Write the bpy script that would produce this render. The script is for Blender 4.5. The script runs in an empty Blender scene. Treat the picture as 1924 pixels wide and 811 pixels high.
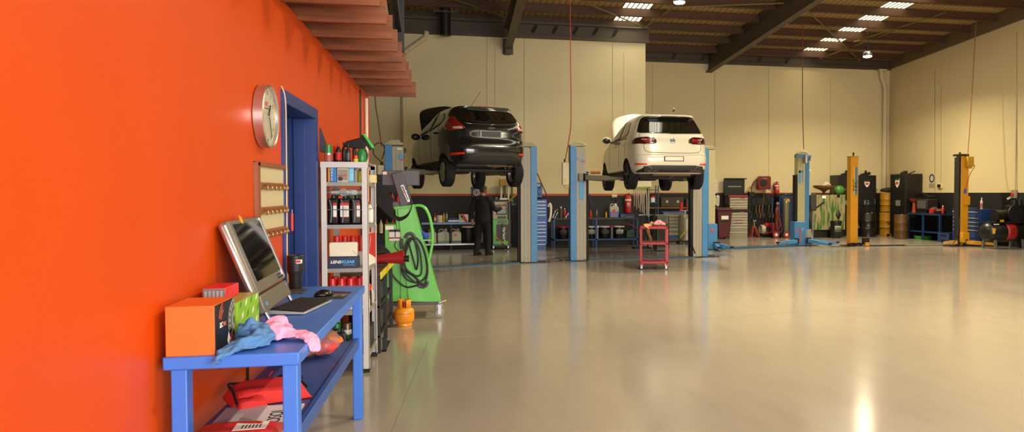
import bpy, math, random
from mathutils import Vector, Matrix
random.seed(11)
SC = bpy.context.scene
COL = SC.collection
PI = math.pi
R = math.radians

# ---------------------------------------------------------------- camera constants (frame 1924 x 811)
FPX, PCX, PCY, EYE = 1447.0, 1161.0, 405.5, 1.62
YAW, PITCH = math.atan(306 / FPX), math.atan(43.5 / FPX)
FW = Vector((math.sin(YAW) * math.cos(PITCH), math.cos(YAW) * math.cos(PITCH), -math.sin(PITCH)))
RT = Vector((math.cos(YAW), -math.sin(YAW), 0))
UP = RT.cross(FW)
def ray(px, py):
    return FW + RT * ((px - PCX) / FPX) + UP * ((PCY - py) / FPX)
def atx(px, py, x):                      # where a sight line meets a known wall / depth / height
    d = ray(px, py); t = x / d.x
    return Vector((x, d.y * t, EYE + d.z * t))
def aty(px, py, y):
    d = ray(px, py); t = y / d.y
    return Vector((d.x * t, y, EYE + d.z * t))
def atz(px, py, z=0.0):
    d = ray(px, py); t = (z - EYE) / d.z
    return Vector((d.x * t, d.y * t, z))

# ---------------------------------------------------------------- materials
def lin(h):
    h = h.lstrip('#')
    c = [int(h[i:i + 2], 16) / 255 for i in (0, 2, 4)]
    return tuple((x / 12.92 if x <= .04045 else ((x + .055) / 1.055) ** 2.4) for x in c) + (1,)
MATS = {}
def mat(name, col, rough=.5, metal=0.0, var=.12, scale=6.0, bump=0.0, coat=0.0, spec=.5, aniso=False):
    """painted / moulded surface with slight uneven tone; var is how far the tone wanders"""
    if name in MATS: return MATS[name]
    m = bpy.data.materials.new(name); m.use_nodes = True
    nt = m.node_tree; b = nt.nodes['Principled BSDF']
    c = lin(col)
    b.inputs['Roughness'].default_value = rough; b.inputs['Metallic'].default_value = metal
    b.inputs['Coat Weight'].default_value = coat; b.inputs['Specular IOR Level'].default_value = spec
    b.inputs['Coat Roughness'].default_value = .06
    tc = nt.nodes.new('ShaderNodeTexCoord'); nz = nt.nodes.new('ShaderNodeTexNoise')
    nz.inputs['Scale'].default_value = scale; nz.inputs['Detail'].default_value = 4
    if aniso:
        mp = nt.nodes.new('ShaderNodeMapping'); mp.inputs['Scale'].default_value = (1, 1, 12)
        nt.links.new(tc.outputs['Object'], mp.inputs[0]); nt.links.new(mp.outputs[0], nz.inputs['Vector'])
    else:
        nt.links.new(tc.outputs['Object'], nz.inputs['Vector'])
    mx = nt.nodes.new('ShaderNodeMix'); mx.data_type = 'RGBA'
    mx.inputs['A'].default_value = tuple(x * (1 - var) for x in c[:3]) + (1,)
    mx.inputs['B'].default_value = tuple(min(1, x * (1 + var)) for x in c[:3]) + (1,)
    nt.links.new(nz.outputs['Fac'], mx.inputs['Factor']); nt.links.new(mx.outputs['Result'], b.inputs['Base Color'])
    if bump:
        bp = nt.nodes.new('ShaderNodeBump'); bp.inputs['Strength'].default_value = bump; bp.inputs['Distance'].default_value = .01
        nt.links.new(nz.outputs['Fac'], bp.inputs['Height']); nt.links.new(bp.outputs[0], b.inputs['Normal'])
    MATS[name] = m
    return m
def emit(name, col, s):
    if name in MATS: return MATS[name]
    m = bpy.data.materials.new(name); m.use_nodes = True
    b = m.node_tree.nodes['Principled BSDF']; b.inputs['Base Color'].default_value = lin(col)
    b.inputs['Emission Color'].default_value = lin(col); b.inputs['Emission Strength'].default_value = s
    MATS[name] = m; return m
def clear(name, col, rough=.08, ior=1.3):
    if name in MATS: return MATS[name]
    m = bpy.data.materials.new(name); m.use_nodes = True
    b = m.node_tree.nodes['Principled BSDF']; b.inputs['Base Color'].default_value = lin(col)
    b.inputs['Transmission Weight'].default_value = .9; b.inputs['Roughness'].default_value = rough; b.inputs['IOR'].default_value = ior
    MATS[name] = m; return m

# ---------------------------------------------------------------- mesh builder
class MB:
    def __init__(s): s.v, s.f, s.mi = [], [], []
    def add(s, vs, fs, mi=0):
        b = len(s.v); s.v += [tuple(v) for v in vs]
        for f in fs: s.f.append(tuple(b + i for i in f)); s.mi.append(mi)
        return s
    def box(s, x0, x1, y0, y1, z0, z1, mi=0, M=None):
        vs = [Vector((x, y, z)) for z in (z0, z1) for y in (y0, y1) for x in (x0, x1)]
        if M is not None: vs = [M @ v for v in vs]
        return s.add(vs, [(0, 2, 3, 1), (4, 5, 7, 6), (0, 1, 5, 4), (2, 6, 7, 3), (0, 4, 6, 2), (1, 3, 7, 5)], mi)
    def cbox(s, c, d, M=None, mi=0):
        return s.box(c[0] - d[0] / 2, c[0] + d[0] / 2, c[1] - d[1] / 2, c[1] + d[1] / 2, c[2] - d[2] / 2, c[2] + d[2] / 2, mi, M)
    def bar(s, p, q, w, h=None, mi=0):
        """rectangular bar from p to q"""
        p, q = Vector(p), Vector(q); h = h or w; d = (q - p); L = d.length; d.normalize()
        u = d.cross(Vector((0, 0, 1)))
        if u.length < 1e-4: u = Vector((1, 0, 0))
        u.normalize(); n = u.cross(d)
        vs = [e + u * (a * w / 2) + n * (b * h / 2) for e in (p, q) for a, b in ((-1, -1), (1, -1), (1, 1), (-1, 1))]
        return s.add(vs, [(3, 2, 1, 0), (4, 5, 6, 7), (0, 1, 5, 4), (1, 2, 6, 5), (2, 3, 7, 6), (3, 0, 4, 7)], mi)
    def cyl(s, p, q, r0, r1=None, n=16, mi=0, caps=True):
        return s.sweep([p, q], [r0, r0 if r1 is None else r1], n, mi, caps)
    def sweep(s, pts, rs, n=8, mi=0, caps=True, flat=None):
        pts = [Vector(p) for p in pts]
        if not isinstance(rs, (list, tuple)): rs = [rs] * len(pts)
        b = len(s.v); prev = None
        for i, p in enumerate(pts):
            d = (pts[min(i + 1, len(pts) - 1)] - pts[max(i - 1, 0)])
            if d.length < 1e-9: d = Vector((0, 0, 1))
            d.normalize()
            if prev is None:
                u = d.cross(Vector((0, 0, 1)))
                if u.length < 1e-3: u = Vector((1, 0, 0)).cross(d)
            else:
                u = prev - d * prev.dot(d)
                if u.length < 1e-4: u = d.orthogonal()
            u.normalize(); w = d.cross(u); prev = u
            for k in range(n):
                a = 2 * PI * k / n
                s.v.append(tuple(p + u * (math.cos(a) * rs[i]) + w * (math.sin(a) * rs[i] * (flat or 1))))
        for i in range(len(pts) - 1):
            for k in range(n):
                a, c = b + i * n + k, b + i * n + (k + 1) % n
                s.f.append((a, c, c + n, a + n)); s.mi.append(mi)
        if caps:
            s.f.append(tuple(b + k for k in reversed(range(n)))); s.mi.append(mi)
            e = b + (len(pts) - 1) * n
            s.f.append(tuple(e + k for k in range(n))); s.mi.append(mi)
        return s
    def lathe(s, prof, c=(0, 0, 0), n=24, axis='z', mi=0, M=None):
        """prof: (radius, height) pairs bottom to top"""
        b = len(s.v); c = Vector(c)
        for r, h in prof:
            for k in range(n):
                a = 2 * PI * k / n; x, y = r * math.cos(a), r * math.sin(a)
                v = Vector((x, y, h)) if axis == 'z' else Vector((h, x, y)) if axis == 'x' else Vector((y, h, x))
                if M is not None: v = M @ v
                s.v.append(tuple(v + c))
        for i in range(len(prof) - 1):
            for k in range(n):
                a, d = b + i * n + k, b + i * n + (k + 1) % n
                s.f.append((a, d, d + n, a + n)); s.mi.append(mi)
        rm = max(p[0] for p in prof)
        if len(prof) > 3 and prof[0][0] > .55 * rm and prof[-1][0] > .55 * rm:      # a ring: close the section on itself
            e = b + (len(prof) - 1) * n
            for k in range(n):
                a, d = e + k, e + (k + 1) % n
                s.f.append((a, d, b + (k + 1) % n, b + k)); s.mi.append(mi)
            return s
        for i, rev in ((0, True), (len(prof) - 1, False)):
            if prof[i][0] > 1e-6:
                f = [b + i * n + k for k in range(n)]
                s.f.append(tuple(reversed(f) if rev else f)); s.mi.append(mi)
        return s
    def prism(s, poly, axis, a, b, mi=0, M=None):
        """poly in the plane across axis: x->(y,z), y->(x,z), z->(x,y)"""
        n = len(poly); vs = []
        for t in (a, b):
            for u, w in poly:
                v = Vector((t, u, w)) if axis == 'x' else Vector((u, t, w)) if axis == 'y' else Vector((u, w, t))
                vs.append(M @ v if M is not None else v)
        fs = [tuple(reversed(range(n))), tuple(range(n, 2 * n))] + [(i, (i + 1) % n, n + (i + 1) % n, n + i) for i in range(n)]
        return s.add(vs, fs, mi)
    def ball(s, c, r, n=16, m=10, mi=0, fn=None):
        c = Vector(c); r = (r, r, r) if not isinstance(r, (tuple, list)) else r
        b = len(s.v)
        for i in range(m + 1):
            t = PI * i / m
            for k in range(n):
                a = 2 * PI * k / n
                d = Vector((math.sin(t) * math.cos(a), math.sin(t) * math.sin(a), -math.cos(t)))
                q = fn(d) if fn else 1
                s.v.append((c.x + d.x * r[0] * q, c.y + d.y * r[1] * q, c.z + d.z * r[2] * q))
        for i in range(m):
            for k in range(n):
                a, e = b + i * n + k, b + i * n + (k + 1) % n
                s.f.append((a, e, e + n, a + n)); s.mi.append(mi)
        return s
    def grid(s, P, mi=0, closed=False):
        """P: rows of points"""
        b = len(s.v); n = len(P[0])
        for row in P: s.v += [tuple(p) for p in row]
        for i in range(len(P) - 1):
            for k in range(n if closed else n - 1):
                a, e = b + i * n + k, b + i * n + (k + 1) % n
                s.f.append((a, e, e + n, a + n)); s.mi.append(mi)
        return s
    def mesh(s, name, mats):
        me = bpy.data.meshes.new(name); me.from_pydata(s.v, [], s.f)
        for m in (mats if isinstance(mats, (list, tuple)) else [mats]): me.materials.append(m)
        me.polygons.foreach_set('material_index', s.mi)
        me.polygons.foreach_set('use_smooth', [True] * len(s.f))
        me.validate()
        import bmesh
        bm = bmesh.new(); bm.from_mesh(me); bmesh.ops.remove_doubles(bm, verts=bm.verts, dist=1e-6)
        bmesh.ops.recalc_face_normals(bm, faces=bm.faces); bm.to_mesh(me); bm.free()
        me.set_sharp_from_angle(angle=R(38)); me.update()
        return me
    def build(s, name, mats, parent=None, bevel=0, loc=None, rz=0, solid=0, sub=0):
        o = bpy.data.objects.new(name, s.mesh(name, mats)); COL.objects.link(o)
        if parent is not None: o.parent = parent
        if loc is not None: o.location = loc
        if rz: o.rotation_euler = (0, 0, rz)
        if solid:
            k = o.modifiers.new('thickness', 'SOLIDIFY'); k.thickness = solid; k.offset = 0
        if bevel:
            k = o.modifiers.new('bevel', 'BEVEL'); k.width = bevel; k.segments = 2; k.limit_method = 'ANGLE'; k.angle_limit = R(40)
        if sub:
            k = o.modifiers.new('sub', 'SUBSURF'); k.levels = sub; k.render_levels = sub
        return o
def tag(o, label, cat, group=None):
    o['label'] = label; o['category'] = cat
    if group: o['group'] = group
    return o
def T(name, label, cat, loc=(0, 0, 0), rz=0, group=None):
    o = bpy.data.objects.new(name, None); COL.objects.link(o); o.location = loc; o.rotation_euler = (0, 0, rz)
    return tag(o, label, cat, group)
def S(o): o['kind'] = 'structure'; return o
def stuff(o): o['kind'] = 'stuff'; return o
def dup(root, loc, rz=None, label=None, group=None):
    r = root.copy(); COL.objects.link(r); r.location = loc
    if rz is not None: r.rotation_euler = (0, 0, rz)
    if label: r['label'] = label
    if group: r['group'] = group
    for ch in list(root.children):
        c = ch.copy(); COL.objects.link(c); c.parent = r
        for g in list(ch.children):
            d = g.copy(); COL.objects.link(d); d.parent = c
    return r
def text(name, s, parent, loc, rot, size, m, depth=.0006, align='CENTER', sx=1.0, shear=0, bold=0):
    cu = bpy.data.curves.new(name, 'FONT'); cu.body = s; cu.size = size; cu.extrude = depth; cu.offset = bold
    cu.align_x = align; cu.align_y = 'CENTER'; cu.shear = shear; cu.materials.append(m)
    tmp = bpy.data.objects.new('tmp', cu); COL.objects.link(tmp); bpy.context.view_layer.update()
    me = bpy.data.meshes.new_from_object(tmp.evaluated_get(bpy.context.evaluated_depsgraph_get())); bpy.data.objects.remove(tmp)
    o = bpy.data.objects.new(name, me); COL.objects.link(o); o.parent = parent
    o.location = loc; o.rotation_euler = rot; o.scale = (sx, 1, 1)
    return o
FRONT = (R(90), 0, 0)                    # lettering that faces the camera side (-Y)
EAST = (R(90), 0, R(90))                 # lettering on a face that looks along +X
WEST = (R(90), 0, R(-90))                # lettering on a face that looks along -X
def smoothpts(pts, k=6):
    """Catmull-Rom through the points"""
    P = [Vector(p) for p in pts]; out = []
    for i in range(len(P) - 1):
        a, b, c, d = P[max(i - 1, 0)], P[i], P[i + 1], P[min(i + 2, len(P) - 1)]
        for j in range(k):
            t = j / k
            out.append(.5 * ((2 * b) + (c - a) * t + (2 * a - 5 * b + 4 * c - d) * t * t + (3 * b - a - 3 * c + d) * t ** 3))
    out.append(P[-1]); return out
def hose(name, pts, r, m, parent=None, k=6, n=7):
    return MB().sweep(smoothpts(pts, k), r, n).build(name, m, parent)

# common paints
BLUE = mat('bench_blue', '#3a70cc', .38, var=.08)
LBLUE = mat('lift_blue', '#3d7fb4', .45, var=.12)
GREY = mat('lift_grey', '#a39a88', .5, var=.12, aniso=True)
STEEL = mat('steel', '#9a9a98', .38, .8)
CHROME = mat('chrome', '#cfcfcf', .15, 1.0, var=.04)
BLACK = mat('black_plastic', '#141414', .45)
MATT = mat('black_rubber', '#0d0d0d', .75)
DARK = mat('dark_steel', '#1b1a1b', .5, .3)
RED = mat('red_paint', '#c0201c', .4)
WHITE = mat('white_plastic', '#e6e2d6', .4)
CREAM = mat('cream_plastic', '#cfc39f', .5)
GREEN = mat('machine_green', '#5fb548', .35, var=.06)
YELLOW = mat('yellow_paint', '#d8a012', .4)
ORANGE = mat('orange_paint', '#e08a14', .35)
GREYD = mat('dark_grey', '#47434a', .45)
PAPER = mat('paper', '#e4dfd2', .7, var=.05)
CARD = mat('cardboard', '#a98555', .8)
TBLUE = mat('toolbox_blue', '#2458b0', .35)
NAVY = mat('navy_paint', '#1d3277', .4)
INK = mat('ink', '#151515', .6)
INKR = mat('ink_red', '#c22020', .6)
# ================================================================ the building
def nodes_mat(name):
    m = bpy.data.materials.new(name); m.use_nodes = True
    return m, m.node_tree, m.node_tree.nodes['Principled BSDF']
def N(nt, t, **kw):
    n = nt.nodes.new(t)
    for k, v in kw.items(): setattr(n, k, v)
    return n
def mixc(nt, fac, a, b):
    mx = N(nt, 'ShaderNodeMix', data_type='RGBA')
    for key, v in (('Factor', fac), ('A', a), ('B', b)):
        if hasattr(v, 'links') or hasattr(v, 'is_linked'): nt.links.new(v, mx.inputs[key])
        else: mx.inputs[key].default_value = v
    return mx.outputs['Result']
def noise(nt, scale, detail=4, vec=None, sc=None):
    tc = N(nt, 'ShaderNodeTexCoord'); nz = N(nt, 'ShaderNodeTexNoise')
    nz.inputs['Scale'].default_value = scale; nz.inputs['Detail'].default_value = detail
    if sc:
        mp = N(nt, 'ShaderNodeMapping'); mp.inputs['Scale'].default_value = sc
        nt.links.new(tc.outputs['Object'], mp.inputs[0]); nt.links.new(mp.outputs[0], nz.inputs['Vector'])
    else: nt.links.new(tc.outputs['Object'], nz.inputs['Vector'])
    return nz.outputs['Fac']
def ramp(nt, src, stops, interp='LINEAR'):
    r = N(nt, 'ShaderNodeValToRGB'); cr = r.color_ramp; cr.interpolation = interp
    while len(cr.elements) < len(stops): cr.elements.new(.5)
    for e, (p, c) in zip(cr.elements, stops): e.position = p; e.color = c if isinstance(c, tuple) else lin(c)
    nt.links.new(src, r.inputs[0]); return r.outputs['Color']

# sealed, glossy concrete floor
FLOOR_M, nt, b = nodes_mat('epoxy_floor')
col = ramp(nt, noise(nt, .35, 5), [(.3, '#958b80'), (.7, '#9c9286')])
scuff = ramp(nt, noise(nt, 5, 8, sc=(1, .25, 1)), [(.45, (1, 1, 1, 1)), (.75, (.93, .93, .93, 1))])
mm = N(nt, 'ShaderNodeMix', data_type='RGBA', blend_type='MULTIPLY'); mm.inputs['Factor'].default_value = 1
nt.links.new(col, mm.inputs['A']); nt.links.new(scuff, mm.inputs['B']); nt.links.new(mm.outputs['Result'], b.inputs['Base Color'])
rg = ramp(nt, noise(nt, 1.2, 6), [(.3, (.13, .13, .13, 1)), (.75, (.18, .18, .18, 1))]); nt.links.new(rg, b.inputs['Roughness'])
b.inputs['Specular IOR Level'].default_value = .62
bp = N(nt, 'ShaderNodeBump'); bp.inputs['Strength'].default_value = .02; bp.inputs['Distance'].default_value = .01
nt.links.new(noise(nt, 3.0, 3), bp.inputs['Height']); nt.links.new(bp.outputs[0], b.inputs['Normal'])
f = S(MB().box(-5.2, 17, -5, 27.4, -.12, 0).build('floor', FLOOR_M))
# saw-cut joints in the slab
JOINT = mat('joint_filler', '#7d766b', .5)
for i, (p, q) in enumerate([((-.52, 3.2, 0), (-.30, 8.6, 0)), ((-.3, 8.75, 0), (12.5, 11.3, 0))]):
    S(MB().bar(Vector(p) + Vector((0, 0, .0006)), Vector(q) + Vector((0, 0, .0006)), .0035, .002).build('trim_%d' % (i + 1), JOINT))

def wall_paint(name, upper, lower, z0, z1, stripe):
    m, nt, b = nodes_mat(name); b.inputs['Roughness'].default_value = .62
    tc = N(nt, 'ShaderNodeTexCoord'); sp = N(nt, 'ShaderNodeSeparateXYZ'); nt.links.new(tc.outputs['Object'], sp.inputs[0])
    dv = N(nt, 'ShaderNodeMath', operation='DIVIDE'); dv.inputs[1].default_value = 8; nt.links.new(sp.outputs['Z'], dv.inputs[0])
    up = mixc(nt, noise(nt, .8, 6), tuple(x * .9 for x in lin(upper)[:3]) + (1,), lin(upper))
    lo = mixc(nt, noise(nt, 2, 6), lin(lower), tuple(x * 1.5 for x in lin(lower)[:3]) + (1,))
    st = [(0, (0, 0, 0, 1)), (z1 / 8, (1, 1, 1, 1))]
    k1 = ramp(nt, dv.outputs[0], [(0, (0, 0, 0, 1)), (z0 / 8, (1, 1, 1, 1))], 'CONSTANT')
    k2 = ramp(nt, dv.outputs[0], st, 'CONSTANT')
    c = mixc(nt, k1, lo, lin(stripe) if stripe else up); c = mixc(nt, k2, c, up)
    nt.links.new(c, b.inputs['Base Color'])
    return m
WB = wall_paint('cream_wall_striped', '#e0d0a2', '#151212', 1.515, 1.58, '#b8532a')
WB2 = wall_paint('cream_wall_striped_deep', '#dccb9c', '#110f0f', 1.57, 1.625, '#b0481f')
WR = wall_paint('cream_wall_dark_base', '#d2c094', '#0f0d0d', 1.61, 1.62, None)
BKL, BKR, XR, XS = 23.3, 27.0, 16.4, 5.8          # back walls, right wall, the step between the back walls
S(MB().box(-5.2, XS, BKL, BKL + .2, 0, 6.27).box(XS - .2, XS, BKL + .2, BKR + .2, 0, 6.3).build('wall_back', WB))
S(MB().box(XS, XR + .25, BKR, BKR + .2, 0, 6.36).build('wall_back_deep', WB2))
S(MB().prism([(-5, 0), (BKR + .2, 0), (BKR + .2, 6.36), (-5, 8.35)], 'x', XR, XR + .2).build('wall_right', WR))
OR_M, nt, b = nodes_mat('orange_wall'); b.inputs['Roughness'].default_value = .42; b.inputs['Specular IOR Level'].default_value = .22
nt.links.new(mixc(nt, noise(nt, 1.5, 5), lin('#c74308'), lin('#d24b0a')), b.inputs['Base Color'])
XW = -1.2
w = MB()
w.box(XW - .14, XW, -5, 5.90, 0, 3.0).box(XW - .14, XW, 7.12, 10.44, 0, 3.0).box(XW - .14, XW, 5.90, 7.12, 2.27, 3.0)
w.box(XW - .14, XW, 10.62, 11.62, 0, 3.0)
S(w.build('wall_left', OR_M))
# black expansion strip between the two lengths of orange wall, and the end post
S(MB().box(XW - .14, XW + .004, 10.44, 10.62, 0, 2.96).build('trim_3', BLACK))
# office behind the orange wall
OFF = mat('office_wall', '#8d8a78', .7)
S(MB().box(-5.2, -5.05, -5, BKL, 0, 8.3).build('wall_left_outer', OFF))
S(MB().box(-3.4, -3.3, 3, 11.6, 0, 2.95).box(-3.3, -1.34, 11.5, 11.6, 0, 2.95).box(-3.3, -1.34, 3, 3.1, 0, 2.95).build('wall_office', OFF))
# front wall with the open roller door behind the camera
FRW = mat('front_wall', '#b9ab8c', .7)
S(MB().box(-5.2, -.8, -5.2, -5, 0, 8.4).box(10.2, XR + .2, -5.2, -5, 0, 8.4).box(-.8, 10.2, -5.2, -5, 4.6, 8.4).build('wall_front', FRW))
# panel joints and cracks of the tilt-up walls
GJ = mat('wall_joint', '#8d7d5c', .8)
tn = [10]
def joint(p0, p1, wd=.012, m=GJ):
    tn[0] += 1
    S(MB().bar(p0, p1, wd, .006).build('trim_%d' % tn[0], m))
for px, y0, y1, wd in ((915, 66, 330, .02), (930, 90, 300, .008), (985, 66, 360, .016), (1151, 72, 368, .02), (1172, 99, 215, .010)):
    joint(aty(px, y0, BKL - .003), aty(px, y1, BKL - .003), wd)
for px, y0, y1, wd in ((1226, 125, 215, .012), (1343, 134, 362, .03), (1444, 120, 362, .016), (1560, 150, 362, .008)):
    joint(aty(px, y0, BKR - .003), aty(px, y1, BKR - .003), wd)
for px, y0, y1, wd in ((1757, 130, 360, .025), (1768, 160, 360, .012), (1911, 60, 380, .02)):
    joint(atx(px, y0, XR - .003), atx(px, y1, XR - .003), wd)
# roof: corrugated sheet on purlins, rising towards the camera
def rz_(y): return 6.72 + .066 * (BKR - y)
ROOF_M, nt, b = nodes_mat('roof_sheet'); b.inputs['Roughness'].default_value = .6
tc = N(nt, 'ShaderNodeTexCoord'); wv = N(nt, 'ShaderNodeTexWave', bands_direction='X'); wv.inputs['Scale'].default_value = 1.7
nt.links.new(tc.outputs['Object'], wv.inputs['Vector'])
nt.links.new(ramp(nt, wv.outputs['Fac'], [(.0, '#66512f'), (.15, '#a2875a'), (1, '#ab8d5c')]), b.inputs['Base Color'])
PURL = mat('red_oxide_steel', '#4d2f17', .6, var=.2)
GIRD = mat('rafter_steel', '#54483a', .55, .2, var=.15)
SKY1, SKY2 = (4.82, 5.66), (12.36, 13.2)
rf = MB()
def roof_strip(mb, x0, x1, y0, y1, t=.03, up=.0):
    mb.add([(x0, y0, rz_(y0) + up), (x1, y0, rz_(y0) + up), (x1, y1, rz_(y1) + up), (x0, y1, rz_(y1) + up),
            (x0, y0, rz_(y0) + t + up), (x1, y0, rz_(y0) + t + up), (x1, y1, rz_(y1) + t + up), (x0, y1, rz_(y1) + t + up)],
           [(0, 1, 2, 3), (7, 6, 5, 4), (0, 4, 5, 1), (1, 5, 6, 2), (2, 6, 7, 3), (3, 7, 4, 0)])
for x0, x1 in ((-5.3, SKY1[0]), (SKY1[1], SKY2[0]), (SKY2[1], XR + .4)): roof_strip(rf, x0, x1, -5.3, BKR + .3)
for a, c in (SKY1, SKY2): roof_strip(rf, a, c, -5.3, -3)
roof_strip(rf, SKY1[0], SKY1[1], 23.9, BKR + .3); roof_strip(rf, SKY2[0], SKY2[1], 26.6, BKR + .3)
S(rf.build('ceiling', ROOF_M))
SKYM = emit('skylight_sheet', '#fff6cf', 4.0)
RIB = mat('skylight_rib', '#6b6240', .6)
for i, ((a, c), ye) in enumerate(((SKY1, 23.9), (SKY2, 26.6))):
    g = MB(); roof_strip(g, a, c, -3, ye, .01, .012)
    o = S(g.build('window_%d' % (i + 1), SKYM)); k = MB()
    for j in range(7):
        x = a + (c - a) * j / 6
        k.add([(x - .016, -3, rz_(-3) - .005), (x + .016, -3, rz_(-3) - .005), (x + .016, ye, rz_(ye) - .005), (x - .016, ye, rz_(ye) - .005),
               (x - .016, -3, rz_(-3) + .02), (x + .016, -3, rz_(-3) + .02), (x + .016, ye, rz_(ye) + .02), (x - .016, ye, rz_(ye) + .02)],
              [(3, 2, 1, 0), (4, 5, 6, 7), (0, 1, 5, 4), (1, 2, 6, 5), (2, 3, 7, 6), (3, 0, 4, 7)])
    k.build('window_ribs', RIB, o)
y = 26.05; n = 0
while y > -4.5:
    z = rz_(y)
    g = MB().box(-5.2, XR, y - .035, y + .035, z - .24, z - .005).box(-5.2, XR, y - .10, y + .035, z - .25, z - .235)
    S(g.build('beam_purlin', PURL)); y -= 1.28; n += 1
for x, ye, zb, d in ((1.55, 22.9, 5.83, .62), (9.1, BKR, 6.0, .66)):
    def zz(y, zb=zb, ye=ye): return zb + .057 * (ye - y)
    g = MB()
    for w2, h0, h1 in ((.11, 0, .03), (.012, .03, d - .03), (.11, d - .03, d)):
        y0 = -5.0
        g.add([(x - w2, y0, zz(y0) + h0), (x + w2, y0, zz(y0) + h0), (x + w2, ye, zz(ye) + h0), (x - w2, ye, zz(ye) + h0),
               (x - w2, y0, zz(y0) + h1), (x + w2, y0, zz(y0) + h1), (x + w2, ye, zz(ye) + h1), (x - w2, ye, zz(ye) + h1)],
              [(3, 2, 1, 0), (4, 5, 6, 7), (0, 1, 5, 4), (1, 2, 6, 5), (2, 3, 7, 6), (3, 0, 4, 7)])
    S(g.build('beam_rafter', GIRD))
S(MB().box(1.47, 1.63, 22.88, BKL, 5.72, 5.85).box(1.42, 1.72, 23.2, BKL, 5.74, 6.2).build('beam_bracket', GIRD))
# gutter beams over the back walls
GUT = mat('gutter_steel', '#4b3e2d', .6, var=.15)
S(MB().box(-5.2, XS + .1, BKL - .12, BKL + .1, 6.24, 6.33).box(-5.2, XS + .1, BKL - .02, BKL + .1, 6.33, 6.72).box(-5.2, XS + .1, BKL - .14, BKL + .1, 6.66, 6.74).build('beam_gutter', GUT))
S(MB().box(XS, XR, BKR - .12, BKR + .1, 6.32, 6.42).box(XS, XR, BKR - .02, BKR + .1, 6.42, 6.72).build('beam_gutter_deep', GUT))
S(MB().box(-5.2, XS, BKL + .1, BKR + .2, 6.8, 6.83).build('beam_soffit', GUT))
CLEAT = mat('cleat_steel', '#241d16', .6)
for k in range(12):
    x = 2.3 + k * .62 if k < 5 else XS + .8 + (k - 5) * 1.1
    yy = BKL - .05 if k < 5 else BKR - .05
    S(MB().bar((x, yy, 6.42), (x + .12, yy - .05, 6.62), .08, .05).build('beam_cleat', CLEAT))
# sloping flashing along the right wall with a bulkhead between the purlins
S(MB().prism([(-5, 8.0), (BKR, 6.34), (BKR, 6.76), (-5, 8.86)], 'x', XR - .10, XR - .02).build('beam_flashing', mat('flashing', '#5f5138', .6)))
# wind bracing
BR = mat('brace_rod', '#6d6433', .5, .3)
for p, q in (((5.75, 23.7, 6.72), (6.35, 19.6, 7.0)), ((5.75, 21.2, 6.85), (9.0, 20.2, 6.9)), ((2.0, 19.6, 6.95), (5.75, 23.2, 6.7)),
             ((-1.2, 20.2, 6.9), (1.5, 22.9, 6.75)), ((-1.4, 22.8, 6.75), (1.5, 19.8, 6.9)), ((9.2, 19.8, 6.9), (14.8, 26.4, 6.55)), ((13.25, 26.5, 6.58), (13.9, 22.6, 6.84)), ((13.25, 24.0, 6.72), (14.2, 20.4, 6.94))):
    S(MB().cyl(p, q, .022, n=6).build('beam_brace', BR))

# mezzanine: row of timber joists sticking out of the orange wall under its deck, black balustrade
TIM, nt, b = nodes_mat('stained_timber'); b.inputs['Roughness'].default_value = .5
nt.links.new(ramp(nt, noise(nt, 3.5, 8, sc=(.6, 6, 6)), [(.25, '#5c2c11'), (.5, '#80441b'), (.75, '#955223')]), b.inputs['Base Color'])
for k in range(10):
    y = 5.25 + .615 * k
    if k == 9: y = 11.28
    o = MB().box(-1.9, -.53, y - .022, y + .022, 2.97, 3.18).build('timber_joist', TIM, bevel=.004)
    tag(o, ['nearest timber joist, cut off by the top of the photo', 'second timber joist from the top, a crack along its lower edge', 'third timber joist from the top, above the clock', 'fourth timber joist counting from the nearest one',
            'fifth timber joist from the nearest, halfway along the row', 'sixth timber joist, in front of the foot of the black post', 'seventh timber joist, fourth from the far end', 'third timber joist from the far end of the row',
            'last timber joist but one, above the black wall strip', 'farthest and lowest timber joist, past the black wall strip'][k], 'timber joist', 'timber joists over the orange wall')
S(MB().box(-5.05, -.62, 5.2, 11.3, 3.185, 3.21).build('ceiling_mezzanine', mat('deck_ply', '#5a3018', .7)))
MBLK = mat('balustrade_black', '#16130f', .45)
t = T('balustrade', 'black steel balustrade post and rails above the timber joists', 'balustrade', (-.6, 6.7, 3.21))
for y in (-.0, 2.36): MB().box(-.05, .05, y - .05, y + .05, 0, 1.6).build('post', MBLK, t)
MB().bar((0, 0, 1.05), (0, 2.36, 1.05), .05, .05).bar((0, 0, 1.55), (0, 2.36, 1.55), .05, .05).build('rail', MBLK, t)
MB().bar((0, .05, 1.0), (0, 2.3, .25), .05, .09).build('brace', MBLK, t)
BTR = mat('batten_green', '#94906a', .6)
g = MB().bar((-.08, .2, .88), (-.08, 2.1, .10), .02, .05).bar((-.08, .2, .45), (-.08, 1.6, .10), .02, .05)
for j in range(9): g.bar((-.08, .3 + j * .2, .0), (-.08, .3 + j * .2, .82 - j * .08), .012, .012)
g.build('infill_panel', BTR, t)

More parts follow.
